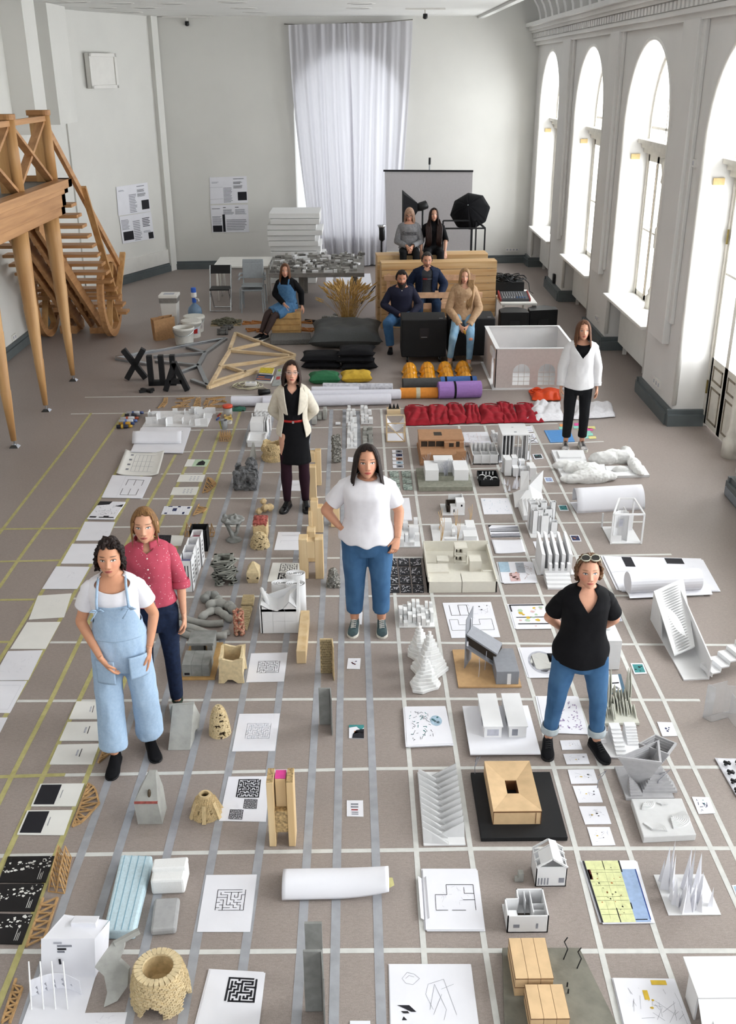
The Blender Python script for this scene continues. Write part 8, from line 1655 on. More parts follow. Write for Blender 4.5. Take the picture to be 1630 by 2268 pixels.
# magazines and printed sheets near the brown house
sheet('magazine with red and white collage cover behind the brown house',[(955,976),(1012,975),(1006,955),(953,955)],pr=[(blobs(16,3,.05,.95,.35,.95,.12),'print_red'),(blobs(14,4,.1,.9,.1,.9,.1),'print_brown'),([rc(.75,.98,.1,.35)],'print_red')],name='magazine',cat='magazine',th=.012)
t=sheet('translucent drawings with a rolled edge right of the brown house',[(1030,985),(1086,983),(1078,958),(1025,959)],pr=[(plan(.2,.9,.2,.9,[(0,0,1,0),(0,0,0,1),(.5,0,.5,1),(0,.5,1,.5),(.7,.2,1,.2),(.7,.2,.7,.8)],.008),'print_pinkpale'),(scrib(16,7,.1,.6,.1,.9,.01,.2),'ink_light')],layers=2); a,b=F(1030,989),F(1086,987); pt(t,'rolled_edge','paper_roll',lambda m:m.tube([a+Vc((0,0,.03)),b+Vc((0,0,.03))],.026,12),world=1,smooth=1)
# brown cardboard house
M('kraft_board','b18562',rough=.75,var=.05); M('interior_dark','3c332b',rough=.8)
t,hx,hy=mdl('brown_house','brown cardboard two-storey house model',930,1034,1031,985); h=hgt(980,1031,1010); h2=h*1.75
pt(t,'plinth','kraft_board',lambda m:m.bx(-hx,hx,-hy,hy,0,.03)); pt(t,'ground_block','kraft_board',lambda m:m.bx(-hx*.96,hx*.96,-hy*.94,hy*.94,.03,h)); pt(t,'terrace_lip','kraft_board',lambda m:[m.bx(-hx*.96,hx*.35,-hy*.94,-hy*.9,h,h+.012),m.bx(hx*.55,hx*.96,-hy*.94,-hy*.88,h,h+.05)])
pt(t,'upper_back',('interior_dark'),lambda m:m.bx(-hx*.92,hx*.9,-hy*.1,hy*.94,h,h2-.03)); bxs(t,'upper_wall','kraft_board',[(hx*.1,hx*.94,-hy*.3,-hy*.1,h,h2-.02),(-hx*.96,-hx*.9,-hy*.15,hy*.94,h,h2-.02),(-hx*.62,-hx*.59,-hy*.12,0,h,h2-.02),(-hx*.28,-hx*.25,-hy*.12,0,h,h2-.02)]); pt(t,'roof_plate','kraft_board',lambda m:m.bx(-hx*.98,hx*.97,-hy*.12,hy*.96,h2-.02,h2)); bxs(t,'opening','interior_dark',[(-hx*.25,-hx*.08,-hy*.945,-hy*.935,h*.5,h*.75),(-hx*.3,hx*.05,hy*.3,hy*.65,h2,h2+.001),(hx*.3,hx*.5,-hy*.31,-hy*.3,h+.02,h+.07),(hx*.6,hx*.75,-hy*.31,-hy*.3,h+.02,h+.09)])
# white ruin, white open tower, x-sheets
t,hx,hy=mdl('ruin_model','white roofless ruin model right of the brown house',1047,1104,1029,1000); h=hgt(1075,1029,1008); pt(t,'base',CW,lambda m:m.bx(-hx*1.1,hx,-hy,hy,0,.012)); walls(t,hx,hy,h,hh={'b':h*.8,'l':h*.9})
bxs(t,'inner_wall',CW,[(-hx*.33,-hx*.3,-hy-.012,hy,0,h),(hx*.33,hx*.36,-hy-.012,hy,0,h),(-hx,hx,-.01,.0,0,h*.7)]+[(-hx+hx*.33*k,-hx+hx*.33*k+.03,hy*.4,hy*.4+.03,0,h*1.3) for k in range(6)])
t,hx,hy=mdl('open_tower','tall white open tower model with vertical fins',1110,1168,1022,996); h=hgt(1139,1022,965); pt(t,'base',CW,lambda m:m.bx(-hx,hx,-hy,hy,0,.01)); pt(t,'roof',CW,lambda m:m.bx(-hx*1.02,hx*1.05,-hy*1.02,hy*1.02,h,h+.012))
bxs(t,'fin',CW,[(-hx+.045*k,-hx+.045*k+.012,-hy,hy,.01,h) for k in range(4)]+[(hx*.2+.05*k,hx*.2+.05*k+.01,-hy,-hy+.04,.01,h) for k in range(4)]+[(hx-.012,hx,-hy,hy,.01,h),(-hx*.1,-hx*.06,-hy,hy*.3,.01,h),(hx*.0,hx*.8,-hy*.3,-hy*.28,.01,h*.4)]); bxs(t,'roof_mark','ink_grey',[(-hx*.1,hx*.05,hy*.3,hy*.36,h+.012,h+.0125),(-hx*.05,hx*.15,-hy*.6,-hy*.45,h+.012,h+.0125)])
field('low white stepped model left of the open tower',1092,1108,982,966,2,3,.1,12); sheet('small sheet stack under the open tower',[(1100,1026),(1178,1019),(1172,1000),(1108,1000)],layers=1)
for k,(p,lb) in enumerate((([(1163,958),(1181,957),(1177,944),(1155,945)],'white sheet with faint text above the X prints'),([(1168,969),(1187,969),(1183,960),(1164,960)],'white sheet with grey stripes above the X prints'))): sheet(lb,p,pr=[([rc(.1,.9,.2,.3),rc(.1,.9,.6,.65)],'ink_light')])
for k,(p,lb) in enumerate((([(1166,971.5),(1186,971),(1182,963),(1163,963)],'upper white card with a big black X'),([(1170,982),(1192,981),(1188,973),(1167,973)],'lower white card with a big black X'))): card(lb,p,[([ln(.15,.1,.85,.9,.09),ln(.15,.9,.85,.1,.09)],'ink')])
# grey villa on concrete base, black box model
t,hx,hy=mdl('villa_model','white villa model with two wings on a grey-green base',927,1047,1088,1045); pt(t,'base',M('base_greygreen','8b8b7e',rough=.8,var=.1),lambda m:m.bx(-hx,hx,-hy,hy,0,.05)); h=.13
bxs(t,'wing',CW,[(-hx*.72,-hx*.22,-hy*.35,hy*.7,.05,.05+h),(hx*.36,hx*.9,-hy*.35,hy*.7,.05,.05+h)]); pt(t,'middle_roof',CW,lambda m:m.bx(-hx*.35,hx*.38,hy*.45,hy*1.0,.05+h*1.1,.05+h*1.25)); pt(t,'middle_wall',CW,lambda m:m.bx(-hx*.3,hx*.36,hy*.5,hy*.55,.05,.05+h*1.1)); pt(t,'courtyard','base_greygreen',lambda m:m.bx(-hx*.22,hx*.36,-hy*.35,-hy*.3,.05,.10))
for k in range(5):
    x=[-.55,.95,.05,.1,.15][k]*hx; y=[.9,.8,.1,.2,.15][k]*hy; pt(t,'wire_tree','ink_light',lambda m:[m.tube([(x,y,.05),(x+.01*j-.02,y+.01,.14),(x+.03*j-.06,y,.2+.02*j)],.003,4) for j in range(4)])
t,hx,hy=mdl('black_box_model','black box model with white inner arches',1062,1106,1077,1055); h=hgt(1084,1077,1066); pt(t,'floor_plate',BK,lambda m:m.bx(-hx,hx,-hy,hy,0,.01)); walls(t,hx,hy,h*1.2,BK); bxs(t,'pier',CW,[(-hx*.5+hx*.35*k,-hx*.38+hx*.35*k,hy*.75,hy*.8,h*.5,h*1.15) for k in range(4)])
for k in range(3): pt(t,'arch_rib',CW,lambda m:m.tube([(-hx*.6+hx*.6*k+.05*cos(a),hy*.2-.04*k,.02+h*.8*sin(a)) for a in [R(20*j) for j in range(10)]],.006,5))
# spiky white cluster and folded forms
def spikes(label,l,r,b,t_,n,hm,seed,base=True,fat=1.,name='spike_model'):
    t,hx,hy=mdl(name,label,l,r,b,t_); rr=random.Random(seed)
    if base: pt(t,'base',CW,lambda m:m.bx(-hx,hx,-hy,hy,0,.004))
    for k in range(n):
        x,y=rr.uniform(-.85,.8)*hx,rr.uniform(-.85,.9)*hy; s=rr.uniform(.25,.5)*hx*fat*.5; a=rr.uniform(0,6); h=hm*rr.uniform(.45,1)*(1 if y>0 else .75); tx_,ty_=rr.uniform(-.2,.3)*s,rr.uniform(-.2,.2)*s
        pt(t,'spike','paper',lambda m:m.add([(x+s*cos(a),y+s*sin(a),.004),(x+s*cos(a+2.1),y+s*sin(a+2.1),.004),(x+s*.7*cos(a+4.2),y+s*.7*sin(a+4.2),.004),(x+tx_,y+ty_,h)],[(0,1,3),(1,2,3),(2,0,3),(2,1,0)]))
    return t,hx,hy
spikes('white cluster of pointed paper roofs beside the black box model',1112,1186,1098,1040,22,.24,4,False,.6,'roof_cluster'); field('white faceted block cluster behind the pointed roofs',1120,1188,1066,1040,4,3,.2,15,base=False,fill=.7)
t,hx,hy=mdl('folded_hill','folded white paper hill model',1140,1210,1125,1092)
for k,(a,b,c,d) in enumerate((((-1,-1,0),(.2,-1,.03),(.1,.2,.16),(-.9,.3,.06)),((.2,-1,.03),(1,-.8,0),(.95,.3,.05),(.1,.2,.16)),((-.9,.3,.06),(.1,.2,.16),(.3,1,.05),(-.8,1,0)),((.1,.2,.16),(.95,.3,.05),(1.1,.9,.28),(.35,.9,.2)),((-.5,.1,.1),(.0,-.2,.14),(.1,.6,.3),(-.4,.8,.28)))): pt(t,'facet',CW,lambda m:m.add([(p[0]*hx,p[1]*hy,p[2]+.003) for p in (a,b,c,d)],[(0,1,2,3)]),sol=.004,fix=False)
t,hx,hy=mdl('ridge_model','white model of overlapping ridged strips',1158,1218,1153,1122); pt(t,'base',CW,lambda m:m.bx(-hx,hx,-hy,hy,0,.05))
for k in range(7): pt(t,'ridge',CW,lambda m:m.hexa([(-hx+2*hx*k/7,-hy,.05),(-hx+2*hx*(k+1)/7,-hy,.05),(-hx+2*hx*(k+1)/7,hy,.05),(-hx+2*hx*k/7,hy,.05)],[(-hx+2*hx*(k+.2)/7,-hy,.055),(-hx+2*hx*(k+1.2)/7,-hy,.06),(-hx+2*hx*(k+1)/7,hy,.10),(-hx+2*hx*k/7,hy,.07)]))
t,hx,hy=mdl('column_model','white model of a group of tall hollow columns',1175,1240,1192,1158); pt(t,'base',CW,lambda m:m.bx(-hx,hx,-hy,hy,0,.008)); rr=random.Random(6)
for k in range(11):
    x,y=(-.65+.33*(k%5))*hx,(-.4+.5*(k//5)+.1*(k%2))*hy; s=.028+.008*(k%3); h=.14+.16*rr.random()+.05*(k//5)
    for e,(x0,x1,y0,y1) in enumerate(((-s,s,-s,-s+.004),(-s,s,s-.004,s),(-s,-s+.004,-s,s),(s-.004,s,-s,s))): pt(t,'column_side',CW,lambda m:m.bx(x+x0,x+x1,y+y0,y+y1,.008,h))
t,hx,hy=mdl('fin_model','white model of tall parallel folded fins',1193,1272,1274,1240); h=hgt(1230,1274,1222); pt(t,'base',CW,lambda m:m.bx(-hx*1.1,hx,-hy,hy*1.1,0,.006))
for k in range(5): pt(t,'fin',CW,lambda m:m.hexa([(-hx*.9+hx*.38*k,-hy,0),(-hx*.7+hx*.38*k,-hy,0),(-hx*.7+hx*.38*k,hy,0),(-hx*.9+hx*.38*k,hy,0)],[(-hx*.9+hx*.38*k,-hy,h*.9),(-hx*.7+hx*.38*k,-hy,h*.85),(-hx*.75+hx*.38*k,hy,h*1.2),(-hx*.9+hx*.38*k,hy,h*1.25)]))
sheet('white sheet with folded arrows behind the tall fin model',[(1191,1227),(1255,1225),(1249,1199),(1180,1200)],pr=[(scrib(14,5,.1,.9,.4,.95,.02,.2),'ink_light')])
t,hx,hy=mdl('step_model','white model of low steps left of the sunglasses woman',1213,1268,1306,1280); bxs(t,'step',CW,[(-hx,hx,-hy+hy*.4*k,hy,.02*k,.02*(k+1)) for k in range(5)]); bxs(t,'block',CW,[(-hx*.7+hx*.5*k,-hx*.45+hx*.5*k,hy*.5,hy*.9,.1,.17) for k in range(4)])
# right column small cards
for i,(p,c1,c2,lb) in enumerate((([(1184,1018),(1204,1016),(1199,1006),(1179,1007)],'ink','print_teal','small dark photo card beside the open tower'),([(1209,1069),(1227,1068),(1222,1058),(1204,1058)],'print_skyblue','print_red','small blue photo card left of the plaster relief'),([(1240,1132),(1260,1132),(1255,1119),(1235,1120)],'print_teal','print_navy','small teal photo card left of the large paper roll'),([(1267,1200),(1288,1200),(1282,1186),(1261,1186)],'print_navy','print_orange','small navy and orange photo card above the sunglasses woman'),([(1352,1377),(1379,1377),(1373,1364),(1346,1364)],'print_skyblue','print_navy','small blue photo card at the black sleeve'),([(1405,1494),(1433,1493),(1424,1470),(1396,1470)],'print_teal','ink','bright teal photo card right of the white cube'))): card(lb,p,[([rc(.1,.9,.12,.88)],c1),(blobs(4,i,.2,.8,.25,.75,.16),c2)])
card('white card with a round blue drawing right of the slat model',[(1467,1632),(1500,1631),(1488,1601),(1455,1600)],[(blobs(5,2,.38,.65,.3,.6,.12),'print_navy')]); card('white card with blue sketch lines right of the topography tile',[(1547,1804),(1584,1802),(1570,1767),(1532,1766)],[(scrib(12,3,.2,.8,.15,.85,.03,.3),'print_navy'),(blobs(2,8,.5,.8,.6,.8,.1),'print_teal')]); card('pale blue card cut by the right edge beside the paper spikes',[(1632,1992),(1660,1990),(1645,1960),(1620,1962)],[([rc(.1,.9,.1,.9)],'print_paleblue')])
# cutting mat, sticky notes
sheet('bright blue cutting mat in front of the black trousers',[(1219,981),(1273,979),(1262,952),(1205,954)],M('mat_bright','3f86c6',rough=.5,var=.04),[([ln(.05,.05,.95,.05,.01),ln(.05,.95,.95,.95,.01),ln(.05,.05,.05,.95,.01)],'print_paleblue')],name='cutting_mat',cat='cutting mat',th=.004)
SN=[(1248,942,'orange'),(1246,948,'aqua'),(1280,940,'pink'),(1278,946,'aqua'),(1288,953,'yellow'),(1305,951,'pink'),(1300,957,'aqua'),(1305,962,'aqua'),(1290,959,'yellow'),(1295,968,'aqua'),(1312,969,'yellow'),(1310,947,'yellow')]
CN={'orange':'e89a5a','aqua':'8fd0c0','pink':'e29aa6','yellow':'dcd28a'}
for i,(x,y,c) in enumerate(SN): card('%s sticky note, number %s counted from the far left of the note patch'%(c,['one','two','three','four','five','six','seven','eight','nine','ten','eleven','twelve'][i]),[(x-7,y+3.5),(x+9,y+3),(x+7,y-2.5),(x-9,y-2)],[],M('note_'+c,CN[c],rough=.7),'sticky_note','note',.002,'sticky notes beside the cutting mat')
# white slab, plaster relief, poster roll, wire house
q=[F(1232,1030),F(1299,1029),F(1291,1004),F(1221,1004)]; t=thing('white_slab','white slab with stepped rim in front of the white sneakers','model',q[0]); pt(t,'slab',CW,lambda m:m.hexa(q,[p+Vc((0,0,.045)) for p in q]),world=1); g=uvq([p+Vc((0,0,.045)) for p in q]); q2=[g(.14,.25),g(.85,.25),g(.85,.85),g(.14,.85)]; pt(t,'raised_field',CW,lambda m:m.hexa(q2,[p+Vc((0,0,.02)) for p in q2]),world=1)
M('plaster_white','e4e4e2',rough=.8,var=.02)
def relief(label,pts,slabs,lumps):
    q=[F(*p) for p in pts]; g=uvq(q); t=thing('plaster_relief',label,'sculpture',q[0]); pt(t,'board',CW,lambda m:m.hexa(q,[p+Vc((0,0,.03)) for p in q]),world=1); m=MB()
    for u,v,rx,ry,rz in lumps: p=g(u,v); m.sph((p.x,p.y,.03+rz*.3),(rx,ry,rz))
    m=rough(m,.012,14,.010,2); m.build('relief','plaster_white',t,world=1,smooth=1)
relief('plaster relief board with thick flowing lumps, left of two',[(1245,1062),(1345,1060),(1338,1033),(1233,1038)],[],[(.15,.9,.16,.05,.07),(.45,.5,.22,.10,.09),(.6,.3,.20,.12,.10),(.3,-.3,.22,.06,.06),(.6,-.2,.25,.10,.09),(.85,-.1,.2,.1,.07)]); relief('plaster relief board with wave forms, right of two',[(1345,1060),(1438,1057),(1425,1036),(1340,1037)],[],[(.0,1.5,.2,.07,.1),(.25,1.6,.18,.07,.11),(.5,1.6,.15,.07,.1),(.65,1.9,.08,.2,.1),(.75,.8,.08,.3,.07),(.35,.5,.1,.04,.05)])
t=thing('poster_roll','large white poster bent into a half roll above wire house','paper roll',F(1350,1130)); a,b=F(1278,1137),F(1428,1128); pt(t,'sheet','paper',lambda m:m.grid(10,18,lambda u,v:a.lerp(b,u)+Vc((0,.15-.15*cos(v*PI*1.15),.005+.2*sin(min(1,v*1.0)*PI*.95)))),world=1,smooth=1,sol=.002); bxs(t,'inside_print','print_orange',[(-.20,-.19,.04,.10,.1,.16)]); pt(t,'lower_sheet','paper',lambda m:m.hexa([a,b,b+Vc((0,.3,0)),a+Vc((-.02,.3,0))],[p+Vc((0,0,.004)) for p in (a,b,b+Vc((0,.3,0)),a+Vc((-.02,.3,0)))]),world=1)
t,hx,hy=mdl('wire_house','white cube house model of thin frames right of the tape grid',1352,1420,1205,1168); h=hgt(1386,1205,1140); pt(t,'base',CW,lambda m:m.bx(-hx,hx,-hy,hy,0,.01))
for x,y in ((-hx,-hy),(hx,-hy),(hx,hy),(-hx,hy),(0,hy)): pt(t,'post',CW,lambda m:m.bar((x,y,0),(x,y,h if (x,y)!=(-hx,hy) else h*.5),.016,.016))
for p,q in (((-hx,-hy,h),(hx,-hy,h)),((hx,-hy,h),(hx,hy,h)),((hx,hy,h),(0,hy,h)),((0,hy,h),(-hx,-hy,h))): pt(t,'beam',CW,lambda m:m.bar(p,q,.016,.016))
pt(t,'curved_screen',CW,lambda m:m.grid(6,4,lambda u,v:(-hx*.8+hx*.9*u,-hy*.7+.05*sin(u*3),h*v)),sol=.004); bxs(t,'inner_panel',CW,[(hx*.1,hx*.14,-hy*.8,hy*.4,0,h*.9),(hx*.5,hx*.9,hy*.5,hy*.52,0,h*.6),(-hx*.9,-hx*.3,-hy*.9,-hy*.88,0,h*.25)]); pt(t,'opening','ink_light',lambda m:m.bx(-hx*.45,-hx*.2,-hy*.66,-hy*.655,h*.5,h*.75))
# big sheets with white roll, ramp model, acrylic model
sheet('large white presentation sheets with black squares under the white roll',[(1372,1310),(1591,1310),(1552,1240),(1336,1234)],pr=[([rc(.18,.28,.68,.98),rc(.62,.8,.8,.98),rc(.1,.16,.02,.2),rc(.58,.75,.04,.22)],'ink'),([ln(.3,.1,.5,.12,.004),ln(.0,.5,.2,.55,.004)],'ink_grey')],layers=3,off=.03)
t=thing('paper_roll','thick white paper roll lying on the presentation sheets','paper roll',F(1470,1290)); a,b=F(1390,1290,.12),F(1548,1282,.12); pt(t,'roll','paper',lambda m:m.tube([a,b],.10,24),world=1,smooth=False); pt(t,'loose_edge','paper',lambda m:m.hexa([a+Vc((0,-.12,-.10)),b+Vc((.1,-.12,-.10)),b+Vc((.1,.0,-.09)),a+Vc((0,.0,-.09))],[a+Vc((0,-.12,-.098)),b+Vc((.1,-.12,-.098)),b+Vc((.1,.0,-.06)),a+Vc((0,.0,-.06))]),world=1)
t=thing('ramp_model','large white ramp model with leaf-shaped slits and a stair','model',F(1500,1420)); B=[F(1514,1508),F(1568,1505),F(1490,1345),F(1440,1372)]; pt(t,'base',CW,lambda m:m.hexa(B,[p+Vc((0,0,.012)) for p in B]),world=1)
zt=hgt(1440,1372,1312)*1.0; R0=[B[0]+Vc((.0,.28,.05)),B[1]+Vc((-.02,.32,.10)),B[2]+Vc((.06,.0,zt*1.05)),B[3]+Vc((0,0,zt))]; pt(t,'ramp',CW,lambda m:m.hexa(R0,[p+Vc((0,0,.012)) for p in R0]),world=1); g=uvq([p+Vc((0,0,.014)) for p in R0])
for k in range(24):
    v=.03+.94*k/24; pt(t,'slit',M('slit_grey','9a9a9a'),lambda m:m.add([g(u,min(.99,v+s*.014*sin(PI*(u-.18)/.64))) for u,s in [(.18+.08*j,1) for j in range(9)]+[(.82-.08*j,-1) for j in range(1,8)]],[tuple(range(16))]),world=1,fix=False)
pt(t,'side_wall',CW,lambda m:m.hexa([B[3],B[3].lerp(B[0],.35),B[3].lerp(B[0],.35)+Vc((.01,0,0)),B[3]+Vc((.01,0,0))],[R0[3],R0[3].lerp(R0[0],.35),R0[3].lerp(R0[0],.35)+Vc((.01,0,0)),R0[3]+Vc((.01,0,0))]),world=1); pt(t,'right_wall','card_white',lambda m:m.hexa([B[1],B[2],B[2]+Vc((.01,0,0)),B[1]+Vc((.01,0,0))],[B[1]+Vc((0,0,.18)),B[2]+Vc((0,0,zt*1.0)),B[2]+Vc((.01,0,zt*1.0)),B[1]+Vc((.01,0,.18))]),world=1)
for k in range(9): pt(t,'stair_step',CW,lambda m:m.box(B[1]+Vc((.03+.075*k,.06+.03*k,.07+.035*k)),(.075,.16,.012),rz=.3),world=1); pt(t,'stair_riser',CW,lambda m:m.box(B[1]+Vc((-.005+.075*k,.05+.03*k,.055+.035*k)),(.006,.16,.035),rz=.3),world=1)
AC=THIN('acrylic','d5dade',.8,.1); t=thing('acrylic_model','clear acrylic plate model at the right photo edge','model',F(1590,1590))
for p,q,h0,h1 in (((1556,1590),(1574,1600),0,.30),((1556,1590),(1600,1578),.0,.28),((1600,1578),(1660,1585),0,.24),((1612,1590),(1650,1640),0,.22),((1574,1600),(1612,1590),.0,.06)): a,b=F(*p),F(*q); pt(t,'plate',AC,lambda m:m.hexa([a,b,b+Vc((.003,.006,0)),a+Vc((.003,.006,0))],[x+Vc((0,0,h1)) for x in (a,b,b+Vc((.003,.006,0)),a+Vc((.003,.006,0)))]),world=1)
# small house, courtyard model, big white model
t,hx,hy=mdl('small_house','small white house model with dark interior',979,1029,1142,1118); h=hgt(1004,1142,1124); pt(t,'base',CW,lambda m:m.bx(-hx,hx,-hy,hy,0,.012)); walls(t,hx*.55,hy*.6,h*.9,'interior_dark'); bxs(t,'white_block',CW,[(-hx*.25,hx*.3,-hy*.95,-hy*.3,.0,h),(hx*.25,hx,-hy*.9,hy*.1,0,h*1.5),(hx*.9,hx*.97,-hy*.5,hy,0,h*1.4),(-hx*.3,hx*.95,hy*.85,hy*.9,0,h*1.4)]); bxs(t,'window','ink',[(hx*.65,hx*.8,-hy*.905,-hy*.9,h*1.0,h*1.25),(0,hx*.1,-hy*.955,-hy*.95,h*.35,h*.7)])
t,hx,hy=mdl('courtyard_model','white courtyard house model with thin straw trees',962,1066,1222,1166); pt(t,'base',CW,lambda m:m.bx(-hx,hx,-hy,hy,0,.02)); h=.10; bxs(t,'white_block',CW,[(-hx*.55,hx*.0,-hy*.7,-hy*.55,.02,h),(-hx*.6,-hx*.1,hy*.5,hy*.85,.02,h*1.2),(hx*.3,hx*.85,-hy*.6,-hy*.1,.02,h*1.1),(hx*.5,hx*.9,hy*.2,hy*.8,.02,h),(-hx*.1,hx*.5,hy*.15,hy*.22,.02,h*1.2),(-hx*.15,-hx*.02,-hy*.1,hy*.2,.02,h*.9)]); pt(t,'pool','ink_grey',lambda m:m.bx(-hx*.05,hx*.4,hy*.65,hy*.75,.02,.022))
for k,(x,y) in enumerate(((-.62,.6),(-.6,-.2),(.05,.5),(.06,-.3),(.75,.9),(-.7,-.6))): pt(t,'straw_tree',M('straw','c9a673'),lambda m:[m.tube([(x*hx,y*hy,.02),(x*hx+.01*j,y*hy,.15),(x*hx+.02*j-.02,y*hy+.01,.22+.02*j)],.0022,4) for j in range(3)])
sheet('pale sheet with blue watercolour flecks',[(1072,1140),(1137,1139),(1126,1104),(1064,1104)],pr=[(blobs(26,4,.08,.92,.1,.9,.022),'print_blue'),(blobs(18,6,.08,.92,.1,.9,.016),'print_paleblue')])
t=sheet('stack of sheets with black and grey stripes',[(1088,1191),(1153,1190),(1146,1164),(1081,1164)],pr=[([rc(0,1,.0,.06),rc(.02,1,.22,.27),rc(.02,1,.45,.52),rc(0,1,.66,.7),[(0,1),(.12,1),(0,.8)]],'ink'),([rc(0,1,.08,.18),[(.2,.78),(1,.74),(1,.9)],rc(0,1,.56,.62)],'ink_grey')]); sheet('slightly rumpled white sheet below the striped sheets',[(1097,1227),(1164,1224),(1156,1196),(1088,1197)],curl=.01,seed=2)
t,hx,hy=mdl('plaza_model','large cream model of walled terraces with a glass-front tower',947,1100,1313,1232); MC=M('card_cream','d6d2c6',rough=.75,var=.02); h=hgt(1020,1313,1289); pt(t,'left_podium',CW if 0 else MC,lambda m:m.bx(-hx,-hx*.02,-hy,-hy*.5,0,h)); pt(t,'right_podium',MC,lambda m:m.bx(0,hx,-hy,-hy*.5,0,h)); pt(t,'terrace',MC,lambda m:m.bx(-hx,hx,-hy*.5,hy,0,h*.55)); walls(t,hx,hy,h*1.5,MC,.012,0,'wall','blr',{'l':h*1.4,'r':h*1.2}); 
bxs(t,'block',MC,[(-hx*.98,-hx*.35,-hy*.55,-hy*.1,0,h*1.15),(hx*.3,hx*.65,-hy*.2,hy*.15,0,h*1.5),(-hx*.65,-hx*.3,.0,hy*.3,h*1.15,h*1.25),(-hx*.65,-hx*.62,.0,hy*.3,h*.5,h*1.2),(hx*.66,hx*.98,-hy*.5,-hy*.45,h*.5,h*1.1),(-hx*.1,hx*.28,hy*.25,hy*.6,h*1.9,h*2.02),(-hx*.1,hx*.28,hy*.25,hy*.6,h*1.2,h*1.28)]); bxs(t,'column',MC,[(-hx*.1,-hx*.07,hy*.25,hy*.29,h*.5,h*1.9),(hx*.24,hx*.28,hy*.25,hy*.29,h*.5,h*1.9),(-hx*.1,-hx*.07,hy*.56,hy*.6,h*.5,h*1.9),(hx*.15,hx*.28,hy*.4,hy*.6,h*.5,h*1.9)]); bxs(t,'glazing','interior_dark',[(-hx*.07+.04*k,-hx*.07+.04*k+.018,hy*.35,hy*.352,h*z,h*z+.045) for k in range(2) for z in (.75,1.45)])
sheet('watercolour collage sheet right of the cream terrace model',[(1113,1293),(1187,1291),(1177,1246),(1103,1247)],pr=[([rc(.25,.55,.05,.45)],'print_pinkpale'),(blobs(14,3,.25,.55,.08,.5,.06),'print_orange'),([rc(.5,.75,.45,.95)],'print_greywash'),([rc(.0,.3,.5,1)],'print_paleblue'),(scrib(26,4,.45,.95,.1,.9,.01,.15),'print_brown')],layers=2)
field('white block model with small towers behind the white tee elbow',884,931,1213,1170,4,5,.12,21,fill=.7); field('white foam model of many upright blocks beside the sneakers',884,963,1391,1352,8,5,.11,22,'foam_white',fill=.9)
PL=[(0,0,0,1),(.5,0,.5,1),(0,0,1,0),(1,0,1,1),(.5,1,1,1)]
sheet('large sheet with several black floor plans',[(1000,1414),(1108,1412),(1087,1334),(980,1336)],pr=[(plan(.12,.48,.62,.92,PL,.01)+plan(.05,.92,.2,.5,[(0,1,0,0),(0,0,1,0),(1,0,1,1),(.2,1,.2,.5),(.2,.5,.7,.5),(.7,.5,.7,1),(.7,1,1,1),(0,1,.2,1)],.007),'ink'),(scrib(20,3,.5,.95,.5,.95,.004,.15),'ink_light'),(blobs(4,2,.7,.9,.75,.9,.03),'ink')])
sheet('colourful section drawing left of the black tee sleeve',[(1143,1395),(1222,1394),(1203,1340),(1127,1341)],pr=[([rc(0,1,.95,1),rc(0,.04,.7,1),rc(.1,1,.45,.48),rc(.1,1,.18,.22)],'ink'),(blobs(6,2,.15,.9,.25,.9,.12),'print_greenpale'),(blobs(5,3,.15,.9,.2,.9,.10),'print_yellow'),(blobs(5,5,.15,.9,.1,.9,.09),'print_pinkpale')],layers=1)
sheet('sheet with a grey circular drawing beside the black tee',[(1172,1503),(1250,1502),(1228,1436),(1150,1437)],pr=[([[(.5+.38*cos(i*.21),.5+.38*sin(i*.21)) for i in range(30)]],'ink_light'),([[(.5+.33*cos(i*.21),.5+.33*sin(i*.21)) for i in range(30)]],'paper_warm'),([rc(.72,.95,.5,.8)],'ink')],layers=1)
t,hx,hy=mdl('white_cube','plain white cube half hidden behind the black tee',1325,1371,1484,1440); h=hgt(1350,1484,1420); pt(t,'cube',CW,lambda m:m.bx(-hx,hx,-hy,hy,0,h),bev=.003); pt(t,'top_sphere',CW,lambda m:m.sph((0,hy*.3,h+.02),(.05,.05,.04),6,4))
# stair-like foam tower
for i,(px,py,s,hh,lb) in enumerate(((932,1455,.11,.30,'rear stepped white foam peak of three'),(950,1490,.14,.36,'tall stepped white foam peak, right of three'),(938,1522,.12,.26,'front stepped white foam peak of three'))):
    q=F(px,py); t=thing('foam_peak',lb,'sculpture',(q.x,q.y,.0022)); n=10
    for k in range(n): f=1-k/n; a=.25*sin(k*.9+i); pt(t,'layer','foam_white',lambda m:m.prism([(s*f*(1+.2*sin(3*b+i))*cos(b+a)+.02*k*(i-1)*.1,s*f*.8*(1+.2*sin(3*b+i))*sin(b+a)+.004*k) for b in [PI/5*j for j in range(10)]],hh*k/n,hh*(k+1)/n),bev=.004)
